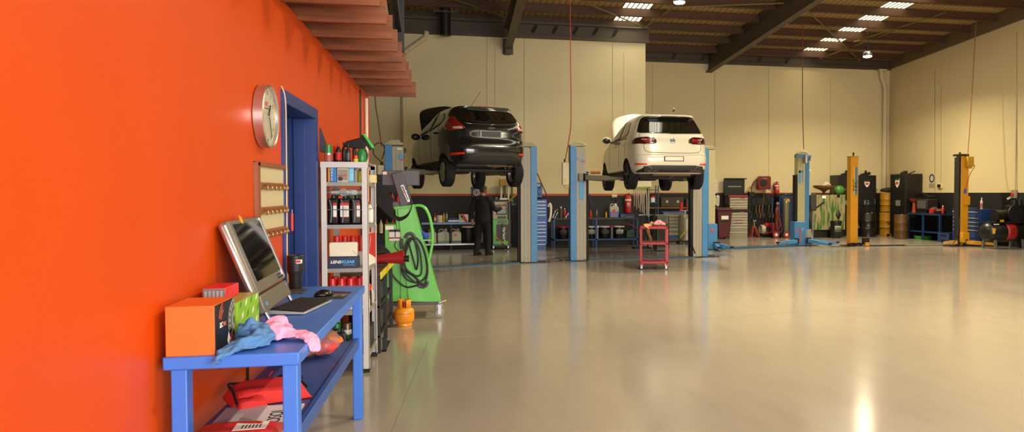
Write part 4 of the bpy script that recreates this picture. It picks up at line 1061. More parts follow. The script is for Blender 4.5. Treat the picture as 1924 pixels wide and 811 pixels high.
TRIMB = mat('bumper_black', '#1a1a1b', .5, var=.15)

# ---------------------------------------------------------------- white five-door hatchback
LIFTG = 1.86
GX, GY = 4.72, 16.35
WHT = mat('car_white', '#dcd5c2', .25, var=.02, coat=.8, spec=.5)
G = T('hatchback_car', 'white hatchback car raised on the two-post lift with its bonnet open', 'car', (GX, GY, LIFTG))
spec = dict(n=6.8, ry=.88, fy=3.51, wz=.20, ar=.355,
    levels=[(.18, .16, 4.12, .80), (.24, .06, 4.2, .855), (.36, .025, 4.25, .885), (.50, .0, 4.26, .893), (.60, .012, 4.24, .895), (.645, .05, 4.22, .893), (.78, .085, 4.10, .895), (.90, .115, 3.75, .885),
            (.98, .15, 3.35, .872), (1.05, .19, 3.12, .85), (1.10, .235, 2.98, .828), (1.20, .335, 2.75, .775), (1.30, .435, 2.5, .72), (1.365, .49, 2.3, .68), (1.40, .42, 2.12, .65), (1.43, .43, 1.9, .62), (1.45, .55, 1.7, .56)],
    zs=[.18, .21, .24, .30, .36, .43, .50, .55, .60, .625, .645, .67, .72, .78, .84, .90, .94, .98, 1.02, 1.05, 1.10, 1.15, 1.20, 1.25, 1.30, 1.34, 1.365, 1.38, 1.40, 1.415, 1.43, 1.44, 1.45])
up_ = lambda z: z if z < 1.05 else 1.05 + (z - 1.05) * 1.2
spec['levels'] = [(up_(l[0]),) + tuple(l[1:]) for l in spec['levels']]; spec['zs'] = [up_(z) for z in spec['zs']]
it, ry_, sx_ = car_body(spec, WHT, G)
rear_patch('rear_glass', GLASS, G, ry_, span(-.75, .75, 34), lerp([(-.75, 1.11), (-.71, 1.085), (0, 1.07), (.71, 1.085), (.75, 1.11)]), lerp([(-.75, 1.125), (-.65, 1.38), (-.60, 1.455), (-.45, 1.475), (0, 1.485), (.45, 1.475), (.60, 1.455), (.65, 1.38), (.75, 1.125)]), rows=16)
rear_patch('high_brake_light', LENS_D, G, ry_, span(-.2, .2, 10), lambda x: 1.47, lambda x: 1.482, off=.012)
MB().bar((.07, ry_(0, 1.42) - .02, 1.425), (-.10, ry_(0, 1.42) - .02, 1.43), .03, .012).build('wiper', MATT, G)
for s in (-1, 1):
    X = lambda a: [s * v for v in span(.37, .868, 18)]
    lo = lerp([(.37, .86), (.45, .835), (.62, .83), (.75, .845), (.868, .84)]); hi = lerp([(.37, .92), (.42, .985), (.52, 1.0), (.70, .99), (.80, .975), (.868, .90)])
    l = rear_patch('tail_light', LENS_D, G, ry_, X(0), lambda x: lo(abs(x)), lambda x: hi(abs(x)), rows=8)
    rear_patch('light_bar', LENS_R, l, ry_, [s * v for v in span(.45, .66, 10)], lambda x: .885, lambda x: .945, off=.010)
    rear_patch('light_bar', LENS_W, l, ry_, [s * v for v in span(.58, .70, 6)], lambda x: .93, lambda x: .945, off=.012)
    rear_patch('reflector', REFL, G, ry_, [s * v for v in span(.60, .82, 10)], lerp([(-.82, .375), (.82, .375)]), lambda x: .40 + .012 * (abs(x) - .6) / .22, off=.006)
lo = lambda x: .215; hi = lerp([(-.80, .235), (-.62, .345), (-.5, .365), (.5, .365), (.62, .345), (.80, .235)])
rear_patch('diffuser', TRIMB, G, ry_, span(-.78, .78, 26), lo, hi, off=.008, rows=6, solid=.02)
# shut line of the tailgate
def line_patch(pts, wd=.008):
    P = [[], []]
    for i, (x, z) in enumerate(pts):
        a, b_ = pts[max(i - 1, 0)], pts[min(i + 1, len(pts) - 1)]; dx, dz = b_[0] - a[0], b_[1] - a[1]; L = math.hypot(dx, dz) or 1
        for k, sg in enumerate((-1, 1)):
            xx, zz = x - sg * dz / L * wd / 2, z + sg * dx / L * wd / 2; P[k].append((xx, ry_(xx, zz) - .003, zz))
    return P
pts = [(p.x, p.z) for p in smoothpts([(-.735, 0, 1.06), (-.66, 0, .84), (-.645, 0, .72), (-.56, 0, .655), (-.3, 0, .64), (.3, 0, .64), (.56, 0, .655), (.645, 0, .72), (.66, 0, .84), (.735, 0, 1.06)], 6)]
MB().grid(line_patch(pts)).build('tailgate_shut_line', PANEL, G, solid=.003)
MB().grid(line_patch([(x, .595 + .0 * x) for x in span(-.8, .8, 24)], .005)).build('bumper_crease', mat('crease_grey', '#a09a8b', .5), G, solid=.002)
q = ry_(0, .51)
pl = MB().box(-.225, .225, q - .012, q + .01, .455, .565).build('plate_frame', BLACK, G, bevel=.003); MB().box(-.205, .205, q - .016, q - .01, .468, .553).build('number_plate', mat('plate_white', '#ddd8c6', .4, var=0), pl)
# round badge: ring with V over W
q = ry_(0, .905); bd = MB().lathe([(.056, -.02), (.062, -.012), (.062, .0), (.05, .0), (.05, -.015)], (0, q, .905), 32, 'y').build('badge', CHROME, G)
MB().cyl((0, q - .004, .905), (0, q + .004, .905), .055, n=28).build('badge_field', BLACK, bd)
g = MB()
for a, b_ in (((-.026, .045), (0, .008)), ((.026, .045), (0, .008)), ((-.046, .014), (-.02, -.042)), ((-.02, -.042), (0, -.008)), ((0, -.008), (.02, -.042)), ((.02, -.042), (.046, .014))):
    g.bar((a[0], q - .012, .905 + a[1]), (b_[0], q - .012, .905 + b_[1]), .008, .009)
g.build('badge_letters', CHROME, bd)
for s in (-1, 1):
    for k in (0, 1): MB().lathe([(.047, 0), (.05, -.012), (.046, -.014), (.04, .0), (.04, .08), (0, .08)], (s * (.44 + .115 * k), ry_(.5, .28) - .012, .282), 24, 'y').build('exhaust_tip', CHROME, G)
    MB().cbox((s * .50, ry_(.5, .3) + .02, .28), (.34, .06, .13)).build('exhaust_recess', MATT, G)
# sides
for s in (-1, 1):
    w1 = side_patch('rear_side_window', GLASS_S, G, sx_, s, span(.92, 1.62, 12), lerp([(.92, 1.12), (1.05, 1.045), (1.62, 1.02)]), lerp([(.92, 1.16), (1.15, 1.385), (1.35, 1.425), (1.62, 1.435)]))
    w2 = side_patch('front_side_window', GLASS_S, G, sx_, s, span(1.70, 2.86, 14), lambda y: 1.015, lerp([(1.70, 1.435), (2.2, 1.415), (2.45, 1.29), (2.75, 1.085), (2.86, 1.03)]))
    side_patch('pillar_trim', PANEL, G, sx_, s, span(1.62, 1.70, 2), lambda y: 1.01, lambda y: 1.437)
    side_patch('waist_trim', PANEL, G, sx_, s, span(.9, 2.9, 20), lambda y: 1.0, lambda y: 1.014)
    for y0 in (1.0, 1.66, 2.78): side_patch('door_shut_line', PANEL, G, sx_, s, span(y0, y0 + .008, 1), lambda y: .36 if y0 > 1.2 else .62, lambda y: 1.0, off=.001, rows=10, solid=.003)
    side_patch('sill', TRIMB, G, sx_, s, span(1.30, 3.08, 10), lambda y: .185, lambda y: .26, off=.006, rows=3)
    for y0 in (1.08, 1.95):
        xx = sx_(y0, .87) + .02; MB().sweep([(s * (xx - .02), y0, .872), (s * (xx + .012), y0 + .03, .876), (s * (xx + .012), y0 + .17, .876), (s * (xx - .02), y0 + .20, .872)], .014, 10).build('door_handle', WHT, G)
    o = MB().ball((s * 1.0, 2.62, 1.06), (.115, .06, .085), 18, 12).build('door_mirror', WHT, G)
    MB().ball((s * 1.0, 2.60, 1.06), (.10, .055, .072), 16, 10).build('mirror_glass', BLACK, o); MB().bar((s * .83, 2.64, 1.015), (s * .96, 2.63, 1.02), .05, .03).build('mirror_arm', BLACK, o)
    side_patch('wheel_arch_lip', WHT, G, sx_, s, span(.86, .90, 1), lambda y: .56, lambda y: .562, rows=1)
    for yy in (.88, 3.51): wheel(G, s * .775, yy, .16 if yy < 1 else .14, .325, .215, .235, mat('alloy_dark', '#3c3b39', .3, .7), 'twin')
bonnet(G, WHT, 3.02, 1.0, 1.05, .74, 50)
MB().box(-.62, .62, 3.05, 4.1, .80, .86).build('engine_bay', MATT, G)
for s in (-.5,): MB().cyl((s, 4.0, .9), (s, 3.55, 1.42), .008, n=6).build('bonnet_prop', STEEL, G)
MB().prism([(0, 1.545), (.10, 1.545), (.02, 1.61), (.0, 1.60)], 'x', -.012, .012).build('roof_aerial', BLACK, G); bpy.context.view_layer.update()
o = G.children[-1]; o.location = (0, 1.05, .0)
# underside
UB = mat('underbody', '#232120', .6, var=.3); RUST = mat('exhaust_rust', '#8a7360', .4, .5, var=.3)
MB().box(-.70, .70, .35, 4.0, .165, .2).build('floor_pan', UB, G)
MB().sweep([(-.42, .30, .20), (.45, .30, .20)], .085, 14, flat=.75).build('rear_silencer', RUST, G)
MB().cyl((-.72, .88, .16), (.72, .88, .16), .05, n=12).cyl((-.5, .98, .10), (.5, .98, .10), .035, n=10).bar((-.5, .9, .12), (-.62, 1.35, .12), .09, .06).bar((.5, .9, .12), (.62, 1.35, .12), .09, .06).build('rear_axle', UB, G)
MB().sweep(smoothpts([(.1, .35, .17), (.12, .9, .12), (.05, 1.4, .13), (0, 3.3, .13)], 5), .035, 10).build('exhaust_pipe', RUST, G)
MB().box(-.4, .45, 3.2, 3.9, .08, .2).build('engine_sump', UB, G, bevel=.03)

# ---------------------------------------------------------------- dark grey small hatchback
LIFTF = 1.98
BLK = mat('car_charcoal', '#15191b', .2, .35, var=.05, coat=1.0, spec=.6)
FR = R(16.5)
FX, FY = .765, 15.95
Fc = T('hatchback_car', 'dark grey hatchback car raised on the lift beside the stair, bonnet open', 'car', (FX, FY, LIFTF), FR)
spec = dict(n=5.6, ry=.74, fy=3.23, wz=.12, ar=.345,
    levels=[(.20, .20, 3.82, .76), (.26, .08, 3.88, .82), (.36, .03, 3.93, .845), (.48, .0, 3.95, .858), (.58, .005, 3.93, .862), (.66, .03, 3.9, .862), (.74, .08, 3.8, .866), (.86, .10, 3.55, .868),
            (.96, .125, 3.15, .86), (1.04, .17, 2.92, .835), (1.12, .235, 2.72, .80), (1.22, .33, 2.5, .745), (1.30, .40, 2.33, .70), (1.36, .445, 2.16, .66), (1.40, .44, 2.0, .63), (1.43, .43, 1.8, .59), (1.45, .55, 1.6, .5)],
    zs=[.20, .23, .26, .31, .36, .42, .48, .53, .58, .62, .66, .70, .74, .80, .86, .91, .96, 1.0, 1.04, 1.08, 1.12, 1.17, 1.22, 1.26, 1.30, 1.33, 1.36, 1.38, 1.40, 1.415, 1.43, 1.44, 1.45])
it, ry_, sx_ = car_body(spec, BLK, Fc)
rear_patch('rear_glass', GLASS, Fc, ry_, span(-.69, .69, 34), lerp([(-.69, 1.15), (-.64, 1.085), (-.45, 1.045), (0, 1.03), (.45, 1.045), (.64, 1.085), (.69, 1.15)]), lerp([(-.69, 1.16), (-.61, 1.30), (-.53, 1.38), (-.4, 1.405), (0, 1.412), (.4, 1.405), (.53, 1.38), (.61, 1.30), (.69, 1.16)]), rows=14)
rear_patch('high_brake_light', LENS_R, Fc, ry_, span(-.17, .17, 10), lambda x: 1.418, lambda x: 1.436, off=.012)
MB().bar((.02, ry_(0, 1.1) - .02, 1.085), (-.36, ry_(.36, 1.12) - .03, 1.11), .02, .012).build('wiper', MATT, Fc)
for s in (-1, 1):
    lo = lerp([(.55, .955), (.64, .925), (.77, .90), (.845, .935)]); hi = lerp([(.55, .985), (.62, 1.06), (.66, 1.19), (.70, 1.23), (.74, 1.21), (.80, 1.10), (.845, .98)])
    l = rear_patch('tail_light', LENS_R, Fc, ry_, [s * v for v in span(.55, .838, 18)], lambda x: lo(abs(x)), lambda x: min(hi(abs(x)), 1.23), rows=10)
    rear_patch('clear_lens', LENS_W, l, ry_, [s * v for v in span(.60, .76, 8)], lambda x: .94, lambda x: .985, off=.010)
    rear_patch('reflector', REFL, Fc, ry_, [s * v for v in span(.58, .80, 10)], lambda x: .40 - .02 * (abs(x) - .58) / .22 + .02, lambda x: .455, off=.006)
    X = [s * v for v in span(.46, .56, 8)]
lo = lambda x: .225; hi = lerp([(-.78, .235), (-.62, .30), (-.40, .425), (-.34, .44), (.34, .44), (.40, .425), (.62, .30), (.78, .235)])
rear_patch('lower_bumper', TRIMB, Fc, ry_, span(-.76, .76, 30), lo, hi, off=.008, rows=7, solid=.02)
pts = [(p.x, p.z) for p in smoothpts([(-.70, 0, 1.12), (-.55, 0, .98), (-.46, 0, .84), (-.42, 0, .76), (-.3, 0, .715), (.3, 0, .715), (.42, 0, .76), (.46, 0, .84), (.55, 0, .98), (.70, 0, 1.12)], 6)]
MB().grid(line_patch(pts)).build('tailgate_shut_line', PANEL, Fc, solid=.003)
q = ry_(.2, .83)
pl = MB().box(-.24, .22, q - .012, q + .012, .765, .91).build('plate_frame', STEEL, Fc, bevel=.003); MB().box(-.215, .195, q - .016, q - .01, .778, .898).build('number_plate', mat('plate_dark', '#3d3a3b', .45, var=0), pl)
q = ry_(0, .97); bd = MB().lathe([(.05, -.01), (.056, -.004), (.056, .006), (.05, .006)], (0, 0, 0), 32, 'y').build('badge', CHROME, Fc); bd.location = (0, q - .004, .965); bd.scale = (1.35, 1, .58)
MB().lathe([(.05, -.008), (.05, .006), (0, .006)], (0, 0, 0), 28, 'y').build('badge_field', mat('badge_blue', '#182a4c', .3), bd)
text('badge_lettering', 'Ford', bd, (0, -.012, -.004), FRONT, .05, CHROME, shear=.3, sx=.8)
MB().sweep(smoothpts([(-.36, ry_(.36, .955) - .012, .945), (0, ry_(0, .95) - .016, .93), (.36, ry_(.36, .955) - .012, .945)], 6), .010, 8).build('tailgate_handle', BLK, Fc)
for s in (-1, 1):
    side_patch('rear_side_window', GLASS_S, Fc, sx_, s, span(.86, 1.52, 12), lerp([(.86, 1.16), (1.0, 1.06), (1.52, .985)]), lerp([(.86, 1.20), (1.05, 1.32), (1.25, 1.36), (1.52, 1.37)]))
    side_patch('front_side_window', GLASS_S, Fc, sx_, s, span(1.60, 2.72, 14), lerp([(1.60, .98), (2.72, .90)]), lerp([(1.60, 1.37), (2.0, 1.355), (2.25, 1.25), (2.5, 1.08), (2.72, .91)]))
    side_patch('pillar_trim', PANEL, Fc, sx_, s, span(1.52, 1.60, 2), lambda y: .98, lambda y: 1.375)
    for y0 in (.93, 1.56, 2.6): side_patch('door_shut_line', PANEL, Fc, sx_, s, span(y0, y0 + .008, 1), lambda y: .36 if y0 > 1.2 else .62, lambda y: 1.0, off=.001, rows=10, solid=.003)
    side_patch('sill', TRIMB, Fc, sx_, s, span(1.15, 2.82, 10), lambda y: .205, lambda y: .28, off=.006, rows=3)
    for y0 in (1.02, 1.85):
        xx = sx_(y0, .9) + .02; MB().sweep([(s * (xx - .02), y0, .90), (s * (xx + .014), y0 + .03, .905), (s * (xx + .014), y0 + .17, .905), (s * (xx - .02), y0 + .20, .90)], .016, 10).build('door_handle', BLACK, Fc)
    o = MB().ball((s * .98, 2.42, .90), (.10, .055, .075), 18, 12).build('door_mirror', BLK, Fc)
    MB().ball((s * .98, 2.40, .90), (.085, .05, .062), 16, 10).build('mirror_glass', BLACK, o); MB().bar((s * .84, 2.44, .87), (s * .95, 2.43, .88), .05, .03).build('mirror_arm', BLACK, o)
    for yy in (.74, 3.23): wheel(Fc, s * .745, yy, .07 if yy < 1 else .04, .305, .195, .205, mat('alloy_silver', '#a9a48f', .35, .6), 'cover')
bonnet(Fc, BLK, 2.8, .96, .98, .74, 48)
MB().box(-.6, .6, 2.85, 3.7, .80, .86).build('engine_bay', MATT, Fc)
MB().cyl((-.15, 1.05, 1.46), (-.02, .72, 1.78), .004, n=6).build('roof_aerial', MATT, Fc)
MB().box(-.66, .66, .35, 3.7, .185, .22).build('floor_pan', UB, Fc)
MB().sweep([(-.05, .28, .24), (.5, .28, .24)], .08, 14, flat=.8).build('rear_silencer', RUST, Fc)
MB().cyl((-.70, .74, .12), (.70, .74, .12), .045, n=12).bar((-.52, .74, .12), (-.56, 1.25, .2), .09, .06).bar((.52, .74, .12), (.56, 1.25, .2), .09, .06).build('rear_axle', UB, Fc)
MB().sweep(smoothpts([(.3, .3, .22), (.2, .9, .17), (.05, 1.4, .16), (0, 3.2, .16)], 5), .03, 10).build('exhaust_pipe', RUST, Fc)
MB().box(-.4, .45, 2.95, 3.6, .1, .22).build('engine_sump', UB, Fc, bevel=.03)
MB().box(-.06, .02, .10, .14, .235, .26).build('tow_eye', STEEL, Fc)
# ================================================================ vehicle lifts
CASTG = mat('cast_grey', '#a89d7a', .6, var=.2); OLIVE = mat('arm_grey', '#6f6a55', .5, .2, var=.2); CREAMP = mat('column_cream', '#b5aa80', .5, var=.15, aniso=True)
DECB = mat('decal_blue', '#4f9ad0', .5); DECR = mat('decal_red', '#c84a44', .5)
YL = mat('lift_yellow', '#cf8f10', .4, var=.1)
def column(t, x, y, s, h, mo, mi_, wo=.15, wi=.23, dp=.30, edge=True, oz=0):
    """one post at (x, y); s = +1 when the inside of the lift lies towards +x"""
    c = MB().box(x - (wo if s > 0 else 0), x + (0 if s > 0 else wo), y, y + dp, .015, h).build('column', mo, t, bevel=.008)
    a, b = (x, x + wi) if s > 0 else (x - wi, x)
    MB().box(a, b, y + .02, y + dp - .02, .02 + oz, h - .03).box(a + .08, a + .088, y + .014, y + .02, .05 + oz, h - .1).box(b - .07, b - .06, y + .014, y + .02, .05 + oz, h - .1).build('carriage_track', mi_, c, bevel=.006)
    if edge:
        e = b if s > 0 else a
        MB().box(e - (.0 if s > 0 else .065), e + (.065 if s > 0 else 0), y + .05, y + dp - .05, .03, h * .78).build('guard_strip', MATT, c)
    MB().prism([(x - s * wo - .02, h), (x + s * wi + .0, h), (x + s * wi - .0 * s, h + .045), (x + s * wi * .8, h + .06), (x + s * wi * .6, h + .11), (x - s * .04, h + .11), (x - s * wo * .8, h + .05), (x - s * wo, h + .045)], 'y', y + .03, y + dp - .03).build('top_casting', CASTG, c, bevel=.01)
    MB().box(x - s * wo * .5 - .30, x - s * wo * .5 + .36, y - .06, y + dp + .1, 0, .016).build('base_plate', DARK, c)
    for k in (-.24, .28):
        for yy in (-.03, dp + .06): MB().cyl((x - s * wo * .5 + k, y + yy, .015), (x - s * wo * .5 + k, y + yy, .05), .014, n=8).build('anchor_bolt', STEEL, c)
    return c
def arm(t, p, q, m=OLIVE, pad_h=.07):
    p, q = Vector(p), Vector(q); mid = p.lerp(q, .55)
    a = MB().bar(p, mid, .11, .11).bar(p.lerp(q, .4), q, .075, .075).build('lift_arm', m, t, bevel=.006)
    MB().cyl(p - Vector((0, 0, .09)), p + Vector((0, 0, .09)), .06, n=14).build('pivot_pin', DARK, a)
    MB().cyl(q, q + Vector((0, 0, pad_h)), .035, n=12).cyl(q + Vector((0, 0, pad_h - .03)), q + Vector((0, 0, pad_h)), .06, n=16).build('lift_pad', MATT, a)
    return a
# lift under the white car
t = T('two_post_lift', 'blue and grey two-post lift holding up the white car', 'vehicle lift', (0, 0, 0))
column(t, 2.82, 18.05, 1, 2.72, LBLUE, GREY); column(t, 6.08, 18.5, -1, 2.74, LBLUE, GREY)
MB().add([(3.1, 18.1, .001), (6.0, 18.45, .001), (6.0, 18.7, .001), (3.1, 18.35, .001), (3.1, 18.1, .02), (6.0, 18.45, .02), (6.0, 18.7, .02), (3.1, 18.35, .02)], [(3, 2, 1, 0), (4, 5, 6, 7), (0, 1, 5, 4), (1, 2, 6, 5), (2, 3, 7, 6), (3, 0, 4, 7)]).build('floor_cover', mat('floor_strip_blue', '#37576e', .45, var=.2), t)
for p, q in (((3.02, 18.0, 1.985), (3.98, 17.62, 1.95)), ((3.04, 18.25, 1.985), (3.98, 19.3, 1.95)), ((5.86, 18.45, 1.985), (5.46, 17.7, 1.95)), ((5.86, 18.7, 1.985), (5.46, 19.3, 1.95))): arm(t, p, q)
MB().box(2.86, 3.10, 17.98, 18.06, 1.9, 2.08).build('carriage_block', OLIVE, t, bevel=.008)
MB().cyl((3.14, 17.97, 2.10), (3.36, 17.9, 2.10), .035, n=12).build('pad_adapter', mat('adapter_rust', '#9a5b2e', .6), t)
MB().box(2.845, 2.86, 18.04, 18.05, 2.4, 2.46).build('sticker', DECB, t)
g = MB().box(2.935, 3.0, 18.055, 18.066, 2.36, 2.42).build('sticker', DECB, t); MB().box(2.955, 3.02, 18.053, 18.056, 2.34, 2.375).build('sticker_red', DECR, g)
MB().box(2.88, 3.0, 18.055, 18.066, 1.47, 1.95).build('sticker_panel', DECB, t)
o = MB().box(2.49, 2.65, 18.1, 18.25, 1.80, 2.34).build('control_box', CREAM, t, bevel=.012)
MB().cyl((2.56, 18.09, 1.92), (2.56, 18.1, 1.92), .03, n=14).build('push_button', YELLOW, o); MB().cyl((2.55, 18.17, 2.34), (2.55, 18.17, 2.42), .02, n=10).build('cable_gland', BLACK, o)
hose('cable', [(2.55, 18.17, 1.8), (2.54, 18.16, 1.74), (2.60, 18.14, 1.72), (2.66, 18.14, 1.78)], .012, YELLOW, t)
hose('hydraulic_hose', [(5.8, 18.45, 1.3), (5.74, 18.4, .9), (5.78, 18.45, .4), (5.9, 18.5, .1)], .014, MATT, t)
# lift under the dark car, turned a little
t = T('two_post_lift', 'blue and grey two-post lift holding up the dark car', 'vehicle lift', (0, 0, 0))
column(t, -1.28, 16.75, 1, 2.62, LBLUE, GREY); column(t, 1.71, 17.8, -1, 2.68, LBLUE, GREY)
MB().add([(-1.05, 16.75, .001), (1.45, 17.72, .001), (1.38, 17.96, .001), (-1.12, 16.99, .001), (-1.05, 16.75, .02), (1.45, 17.72, .02), (1.38, 17.96, .02), (-1.12, 16.99, .02)], [(3, 2, 1, 0), (4, 5, 6, 7), (0, 1, 5, 4), (1, 2, 6, 5), (2, 3, 7, 6), (3, 0, 4, 7)]).build('floor_cover', mat('floor_strip_blue', '#37576e', .45, var=.2), t)
for p, q in (((-1.05, 16.9, 2.08), (-.32, 17.35, 2.06)), ((-1.05, 17.0, 2.08), (-.5, 18.25, 2.06)), ((1.48, 17.7, 2.08), (1.10, 17.6, 2.06)), ((1.48, 17.9, 2.08), (.72, 18.5, 2.06))): arm(t, p, q, pad_h=.10)
o = MB().box(-1.58, -1.44, 16.8, 16.95, 1.55, 2.2).build('control_box', CREAM, t, bevel=.012)
MB().cyl((-1.5, 16.87, 2.2), (-1.5, 16.87, 2.27), .03, n=10).build('cable_gland', BLACK, o)
hose('cable_loop', [(-1.5, 16.86, 2.26), (-1.56, 16.86, 2.32), (-1.66, 16.86, 2.44), (-1.64, 16.86, 2.62), (-1.5, 16.86, 2.66), (-1.44, 16.86, 2.52), (-1.5, 16.86, 2.32)], .012, mat('cable_brown', '#4e3a22', .6), t)
MB().box(-1.15, -1.06, 16.755, 16.768, 2.32, 2.42).build('sticker', DECB, t); MB().box(-1.12, -1.03, 16.753, 16.766, 2.30, 2.33).build('sticker_red', DECR, t)
MB().box(-1.18, -1.08, 16.754, 16.766, 2.52, 2.56).build('sticker_white', PAPER, t); MB().box(-1.045, -1.0, 16.78, 16.84, 2.46, 2.56).build('limit_switch', BLACK, t)
# empty blue lift
t = T('two_post_lift', 'empty blue two-post lift with cream columns between white car and paint-stained cabinet', 'vehicle lift', (0, 0, 0))
column(t, 7.06, 20.9, 1, 2.86, LBLUE, CREAMP, wo=.1, wi=.2, edge=False); column(t, 10.50, 21.9, -1, 2.78, LBLUE, CREAMP, wo=.13, wi=.24)
MB().box(7.02, 7.30, 20.82, 21.1, .02, .74).build('foot_housing', LBLUE, t, bevel=.012); g = MB().box(10.10, 10.46, 21.78, 22.1, .02, .74).build('foot_housing', LBLUE, t, bevel=.012)
MB().box(10.13, 10.2, 21.765, 21.78, .45, .52).box(10.27, 10.3, 21.765, 21.78, .1, .6).build('sticker_red', DECR, g); MB().box(10.32, 10.4, 21.77, 21.78, .45, .56).build('sticker', DECB, g)
MB().box(7.1, 7.17, 20.80, 20.82, .52, .62).build('sticker', DECR, t)
MB().add([(7.3, 20.75, .001), (10.1, 21.6, .001), (10.04, 21.95, .001), (7.24, 21.1, .001), (7.3, 20.75, .05), (10.1, 21.6, .05), (10.04, 21.95, .05), (7.24, 21.1, .05)], [(3, 2, 1, 0), (4, 5, 6, 7), (0, 1, 5, 4), (1, 2, 6, 5), (2, 3, 7, 6), (3, 0, 4, 7)]).build('floor_cover', mat('floor_strip_blue', '#37576e', .45, var=.2), t)
for p, q in (((7.2, 20.7, .14), (7.05, 19.95, .10)), ((7.3, 20.75, .14), (7.45, 20.05, .10)), ((10.1, 21.6, .16), (9.45, 21.55, .10)), ((10.45, 21.55, .18), (10.75, 20.75, .10)), ((10.55, 21.7, .16), (11.3, 21.35, .10))): arm(t, p, q, LBLUE, .05)
MB().cyl((10.42, 21.7, 2.52), (10.42, 21.7, 2.7), .07, n=18).cyl((10.42, 21.7, 2.70), (10.42, 21.7, 2.76), .05, n=14).build('motor', STEEL, t); MB().box(10.12, 10.6, 21.72, 21.9, 2.70, 2.76).bar((10.56, 21.75, 2.6), (10.56, 21.75, 2.74), .05).build('top_bracket', LBLUE, t)
MB().box(10.29, 10.42, 21.905, 21.917, 2.24, 2.3).box(10.29, 10.345, 21.905, 21.917, 1.9, 2.3).box(10.40, 10.42, 21.905, 21.917, 1.95, 2.3).build('column_mark', DECB, t)
MB().box(10.64, 10.74, 22.0, 22.12, 1.55, 2.32).build('control_box', CREAM, t, bevel=.012)
MB().bar((10.62, 21.8, .05), (10.56, 21.85, .5), .03, .2).build('ramp_plate', GREY, t)
# yellow lift
t = T('two_post_lift', 'slim yellow two-post lift in front of the far corner', 'vehicle lift', (0, 0, 0))
c = MB().box(11.80, 12.05, 21.5, 21.75, .02, 2.72).build('column', YL, t, bevel=.012)
MB().cyl((11.93, 21.6, 2.72), (11.93, 21.6, 2.84), .025, n=10).cyl((11.93, 21.6, 2.8), (11.93, 21.6, 2.85), .03, n=8).build('screw_end', DARK, c)
MB().box(11.785, 12.07, 21.48, 21.77, 2.72, 2.735).build('top_plate', YL, c)
MB().box(11.94, 12.01, 21.49, 21.5, 1.55, 2.4).build('stripe_blue', mat('stripe_blue', '#2f7fb5', .4), c); MB().box(11.885, 11.925, 21.49, 21.5, 1.55, 2.4).build('stripe_orange', mat('stripe_orange', '#e6a418', .4), c)
text('lettering', 'TEC', c, (11.95, 21.486, 1.82), (R(90), R(-90), 0), .2, INK, sx=1.0, shear=.2)
MB().box(11.62, 12.22, 21.3, 21.85, 0, .016).build('base_plate', DARK, c)
for k in range(3): MB().bar((11.66 + k * .2, 21.4, .05), (11.8 + k * .17, 21.25, .09), .09, .06).build('arm_stub', DARK, c)
MB().box(12.12, 12.3, 21.25, 21.4, .06, .26).build('pivot_block', DARK, c, bevel=.01); MB().box(12.14, 12.26, 21.2, 21.26, 0.02, .12).build('pivot_pad', YL, c)
c = MB().box(15.08, 15.34, 20.8, 21.05, .02, 2.74).build('column', YL, t, bevel=.012)
MB().box(15.02, 15.08, 20.82, 21.05, .05, 2.7).build('guard_strip', MATT, c); MB().box(14.98, 15.33, 20.78, 21.07, 2.74, 2.80).cyl((15.1, 20.9, 2.8), (15.1, 20.9, 2.86), .03, n=8).build('top_bracket', BLACK, c)
MB().box(15.2, 15.42, 20.66, 20.8, 2.42, 2.72).cyl((15.31, 20.73, 2.36), (15.31, 20.73, 2.42), .08, n=16).build('motor', mat('motor_yellow', '#b98a18', .45), c, bevel=.02)
MB().box(15.18, 15.26, 20.785, 20.8, 1.6, 1.74).build('sticker', mat('sticker_blue_lift', '#2a62b0', .5), c); MB().box(15.17, 15.36, 20.74, 20.8, 1.25, 1.52).build('bracket', YL, c, bevel=.01)
hose('cable', [(15.4, 20.7, 2.5), (15.46, 20.7, 2.42), (15.36, 20.76, 2.2), (15.28, 20.78, 1.9), (15.22, 20.78, 1.72)], .012, mat('cable_orange', '#c8541c', .5), c)
hose('lift_rope', [(15.04, 20.8, .9), (14.95, 20.7, .6), (14.8, 20.6, .25), (14.7, 20.6, .1)], .012, MATT, c)
MB().box(14.6, 15.6, 20.55, 21.2, 0, .016).build('base_plate', DARK, c)
arm(t, (14.95, 20.75, .12), (14.55, 20.9, .10), YL, .1); arm(t, (15.2, 20.7, .12), (15.75, 20.1, .09), YL, .05); MB().box(15.05, 15.3, 20.66, 20.8, .1, .42).build('foot_housing', YL, t, bevel=.02)
MB().box(12.35, 13.6, 21.2, 21.38, 0, .03).build('floor_rail', DARK, t); MB().box(13.4, 14.6, 20.95, 21.12, 0.0, .04).build('floor_cover', mat('rail_grey', '#77705a', .5), t)

